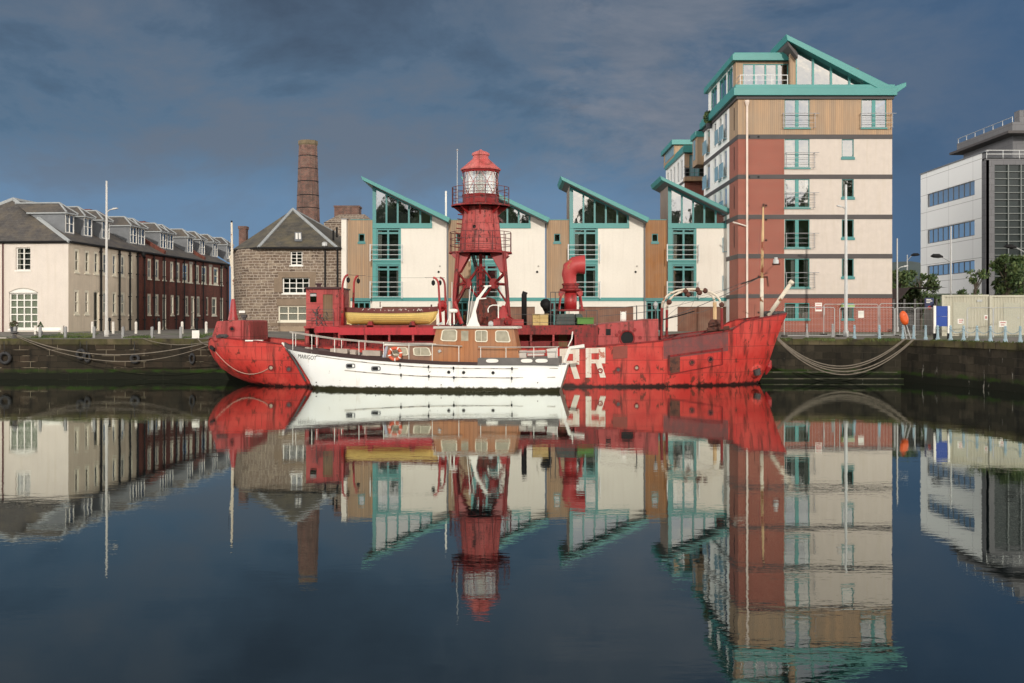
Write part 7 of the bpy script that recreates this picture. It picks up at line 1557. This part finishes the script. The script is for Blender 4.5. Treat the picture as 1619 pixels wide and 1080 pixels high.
# containers
CONT = paint('cream_container_paint', (.50, .48, .385), .6, .06, 1, stain=((.25, .15, .08), 2.6, .70), fine=.03, streak=((.38, .35, .27), .4))
def container(px0, px1, pyt, Y_, depth, lab):
    """set square to the line of sight, so only its front shows; T runs along the front, D into the depth"""
    T = Vector((.925, -.38)); Dv = Vector((.38, .925)); O = Vector((XP(px0, Y_), Y_)); kx = (px1 - 809.5) / F; Wd = (kx * O.y - O.x) / (T.x - kx * T.y)
    M = lambda u, w_, z: (O.x + T.x * u + Dv.x * w_, O.y + T.y * u + Dv.y * w_, z)
    zb, zt = 2.60, ZP(pyt, Y_); t = thing('container', M(Wd / 2, 0, zb), lab, 'container', 'cream site containers')
    b = MB(); n = int((Wd - .3) / .15); rows = [[], []]
    for i in range(n + 1):
        for f, d in ((0, .0), (.35, .0), (.5, .04), (.85, .04)):
            x = .15 + (Wd - .3) * min(1, (i + f) / n); rows[0].append(M(x, .03 + d, zb + .12)); rows[1].append(M(x, .03 + d, zt - .12))
    b.grid(rows); b.bx(.02, Wd - .02, .10, depth, zb + .05, zt - .03, 0, M); b.build('corrugated_wall', CONT, t)
    b = MB()
    for x in (0, Wd - .15): b.bx(x, x + .15, 0, .15, zb, zt, 0, M)
    b.bx(.15, Wd - .15, 0, .12, zt - .12, zt, 0, M); b.bx(.15, Wd - .15, 0, .12, zb, zb + .12, 0, M); b.build('corner_frame', CONT, t, bevel=.01)
    xm_ = Wd * .42; MB().bx(xm_ - .45, xm_ + .45, -.01, .03, zb + .15, zt - .45, 0, M).build('door', paint('container_door', (.46, .45, .36), .6, .05, 1), t, bevel=.008)
    MB().bx(xm_ + .3, xm_ + .38, -.05, -.01, zb + 1.1, zb + 1.2, 0, M).build('door_handle', GALV, t); MB().bx(Wd * .75, Wd * .75 + .3, -.02, .03, zt - .42, zt - .3, 0, M).build('vent', GALV, t)
container(1489, 1563.5, 466.5, 65.0, 5.5, 'left cream corrugated site container behind the blue sign'); container(1564.3, 1650, 467, 63.8, 5.5, 'right cream corrugated site container at the edge of the picture')
# sheds and clutter in the gap
b = MB(); Yg = 82; b.grid([[(XP(1412, Yg), Yg, 4.6), (XP(1440, Yg), Yg, 6.1), (XP(1500, Yg), Yg, 6.1)], [(XP(1412, Yg), Yg + 6, 4.6), (XP(1440, Yg), Yg + 6, 6.1), (XP(1500, Yg), Yg + 6, 6.1)]]); b.bx(XP(1412, Yg), XP(1500, Yg), Yg + 5.8, Yg + 6, 2.7, 4.6)
for px in (1413, 1430, 1447, 1464, 1481): b.bx(XP(px, Yg) - .08, XP(px, Yg) + .08, Yg, Yg + .16, 2.7, 5.2)
tag(b.build('open_shelter', STL), 'dark open steel shelter in the gap right of the apartment block', 'shelter')
b = MB(); b.bx(XP(1412, 96), XP(1530, 96), 96, 104, 2.7, 5.8); b.bx(XP(1411, 96), XP(1531, 96), 95.8, 104.2, 5.8, 5.95); tag(b.build('low_shed', paint('dark_green_shed', (.07, .09, .07), .8, .15, 1)), 'low dark green shed behind the steel shelter and trees', 'shed')
# ---- trees
LA = paint('dark_leaf', (.045, .085, .022), .7, .4, .8, fine=.1); LBm = paint('olive_leaf', (.11, .15, .045), .7, .3, .8, fine=.1); BARK = paint('grey_bark', (.10, .08, .06), .9, .2, 4)
def tree(px, pyt, Y_, rx, lab, n=2600, sparse=.0, seed=1, zb=2.75, group='trees on the right', leaf=.16, low=.3):
    random.seed(seed); x = XP(px, Y_); zt = ZP(pyt, Y_); Hh = zt - zb; t = thing('tree', (x, Y_, zb), lab, 'tree', group)
    b = MB(); b.tube([(x, Y_, zb - .1), (x + .08, Y_, zb + Hh * .3), (x - .05, Y_ + .1, zb + Hh * .6), (x, Y_, zb + Hh * .9)], [.16, .13, .08, .02], 8); cl = []
    for i in range(20):
        f = random.uniform(low, .97); a = random.uniform(0, 6.28); r = rx * (math.sin(math.pi * min(1, (f - low) / (1 - low) * .85 + .12)) ** .7) * random.uniform(.35, 1.0); c = Vector((x + r * math.cos(a), Y_ + r * math.sin(a), zb + Hh * f)); cl.append((c, rx * random.uniform(.18, .36)))
        b.tube([(x, Y_, zb + Hh * max(.2, f - .22)), tuple(c)], [.045, .012], 4)
    b.build('trunk', BARK, t); b = MB()
    for i in range(n):
        c, r = random.choice(cl); v = Vector((random.gauss(0, 1), random.gauss(0, 1), random.gauss(0, .8))); v = v.normalized() * r * random.random() ** .45; p = c + v
        if p.z > zt: p.z = zt - random.random() * .3
        a = Vector((random.gauss(0, 1), random.gauss(0, 1), random.gauss(0, 1))).normalized(); s_ = leaf * random.uniform(.5, 1.2); u = a.orthogonal().normalized() * s_; w_ = a.cross(u).normalized() * s_ * .55
        b.poly([p - u, p - w_, p + u, p + w_], 0 if random.random() < .62 else 1)
    b.build('crown', [LA, LBm], t, recalc=False)
tree(1424, 428, 88, 1.7, 'dark leafy tree touching the apartment block corner', 1500, seed=2)
tree(1455, 427, 90, 1.6, 'olive green tree left of the white office building', 1500, seed=3)
tree(1436, 433, 97, 2.2, 'bushy tree between two others beyond the shelter', 2600, seed=8, leaf=.2)
tree(1543, 424, 76, 1.2, 'small dark slender tree before the office windows', 900, seed=4, leaf=.13)
tree(1592, 402, 80, 1.9, 'dark green tree before the office glass front', 4200, seed=5)
tree(1614, 405, 81, 1.8, 'large dark green tree at the right edge of the picture', 3600, seed=6)
b = MB(); random.seed(12)
t = thing('roof_shrub', (XL + .5, 85, az(140)), 'small green shrub on the roof terrace edge of the apartment block', 'shrub'); leafball(Vector((XP(1121, 83.5), 83.5, ZP(186, 83.5))), sph(.42, 1.3), 500, .10, [LA, LBm], 'foliage', t); MB().lathe((XP(1121, 83.5), 83.5, ZP(197, 83.5)), [(.2, -.3), (.26, .1), (.2, .12)], 8).build('pot', POT, t)
# ---- wooded bank on the other side of the dock, behind the camera: seen in the window reflections
b = MB(); random.seed(31)
for i in range(80):
    x = -175 + i * 4.5 + random.uniform(-3, 3); h = random.uniform(26, 31.5) - (5 if i % 9 == 4 else 0); Yb = -52 + random.uniform(-7, 7)
    b.tube([(x, Yb, 0), (x, Yb, h * .6)], [.5, .25], 5, 1); b.lathe((x, Yb, 0), [(4.5, 0), (4.8, h * .3), (5.2, h * .5), (4.6, h * .7), (3.4, h * .85), (.6, h * .93)], 9, 0, i)
    for j in range(90):
        f = random.uniform(.05, 1); r = 6.2 * math.sin(math.pi * (f * .8 + .15)) ; a = random.uniform(0, 6.28); q = random.random() ** .5; p = Vector((x + r * q * math.cos(a), Yb + r * q * math.sin(a), h * f)); s_ = random.uniform(.9, 1.7); n_ = Vector((random.gauss(0, 1), random.gauss(0, 1), random.gauss(0, 1))).normalized(); u = n_.orthogonal().normalized() * s_; w_ = n_.cross(u).normalized() * s_; b.poly([p - u, p - w_, p + u, p + w_])
tag(b.build('tree_belt', [LA, BARK], recalc=False), kind='stuff')

# weed and scum floating against the white boat
b = MB(); random.seed(40); W_ = Vector((XP(770, 54.0), 54.0, .012))
for i in range(220):
    p = W_ + Vector((random.gauss(0, .55), random.gauss(-.05, .16), random.random() * .05)); a = random.uniform(0, 6.28); s_ = random.uniform(.02, .06); u = Vector((math.cos(a), math.sin(a), random.uniform(-.4, .8))) * s_; v = Vector((-math.sin(a), math.cos(a), 0)) * s_ * .5; b.poly([p - u, p - v, p + u, p + v])
tag(b.build('floating_weed', paint('wet_weed', (.05, .05, .018), .6, .3, 6), recalc=False), kind='stuff')
# parts drawn several to a mesh become one object each
def split_parts(names):
    for o in [o for o in bpy.data.objects if o.type == 'MESH' and o.parent and o.name.split('.')[0] in names]:
        me = o.data; n = len(me.vertices); lab = list(range(n))
        def f_(i):
            while lab[i] != i: lab[i] = lab[lab[i]]; i = lab[i]
            return i
        for e in me.edges:
            a, c = f_(e.vertices[0]), f_(e.vertices[1])
            if a != c: lab[a] = c
        roots = sorted({f_(i) for i in range(n)})
        if len(roots) < 2: continue
        mats = list(me.materials); org = _org(o); par = o.parent; nm = o.name.split('.')[0]; lb = o.get('label')
        co = [v.co + org for v in me.vertices]; fs = [(tuple(p.vertices), p.material_index) for p in me.polygons]
        bpy.data.objects.remove(o)
        for r in roots:
            ids = [i for i in range(n) if f_(i) == r]; mp_ = {i: j for j, i in enumerate(ids)}; m_ = MB(); m_.v = [tuple(co[i]) for i in ids]
            for vs_, mi in fs:
                if vs_[0] in mp_: m_.f.append([mp_[i] for i in vs_]); m_.m.append(mi)
            q = m_.build(nm, mats, par)
            if lb: q['label'] = lb
split_parts({'deck_post', 'house_post', 'gallery_bracket', 'wall_vent', 'band', 'strake_bolt', 'boat_chock', 'tower_rungs', 'cockpit_seat', 'seam_bar', 'mullions'} - {'mullions'})
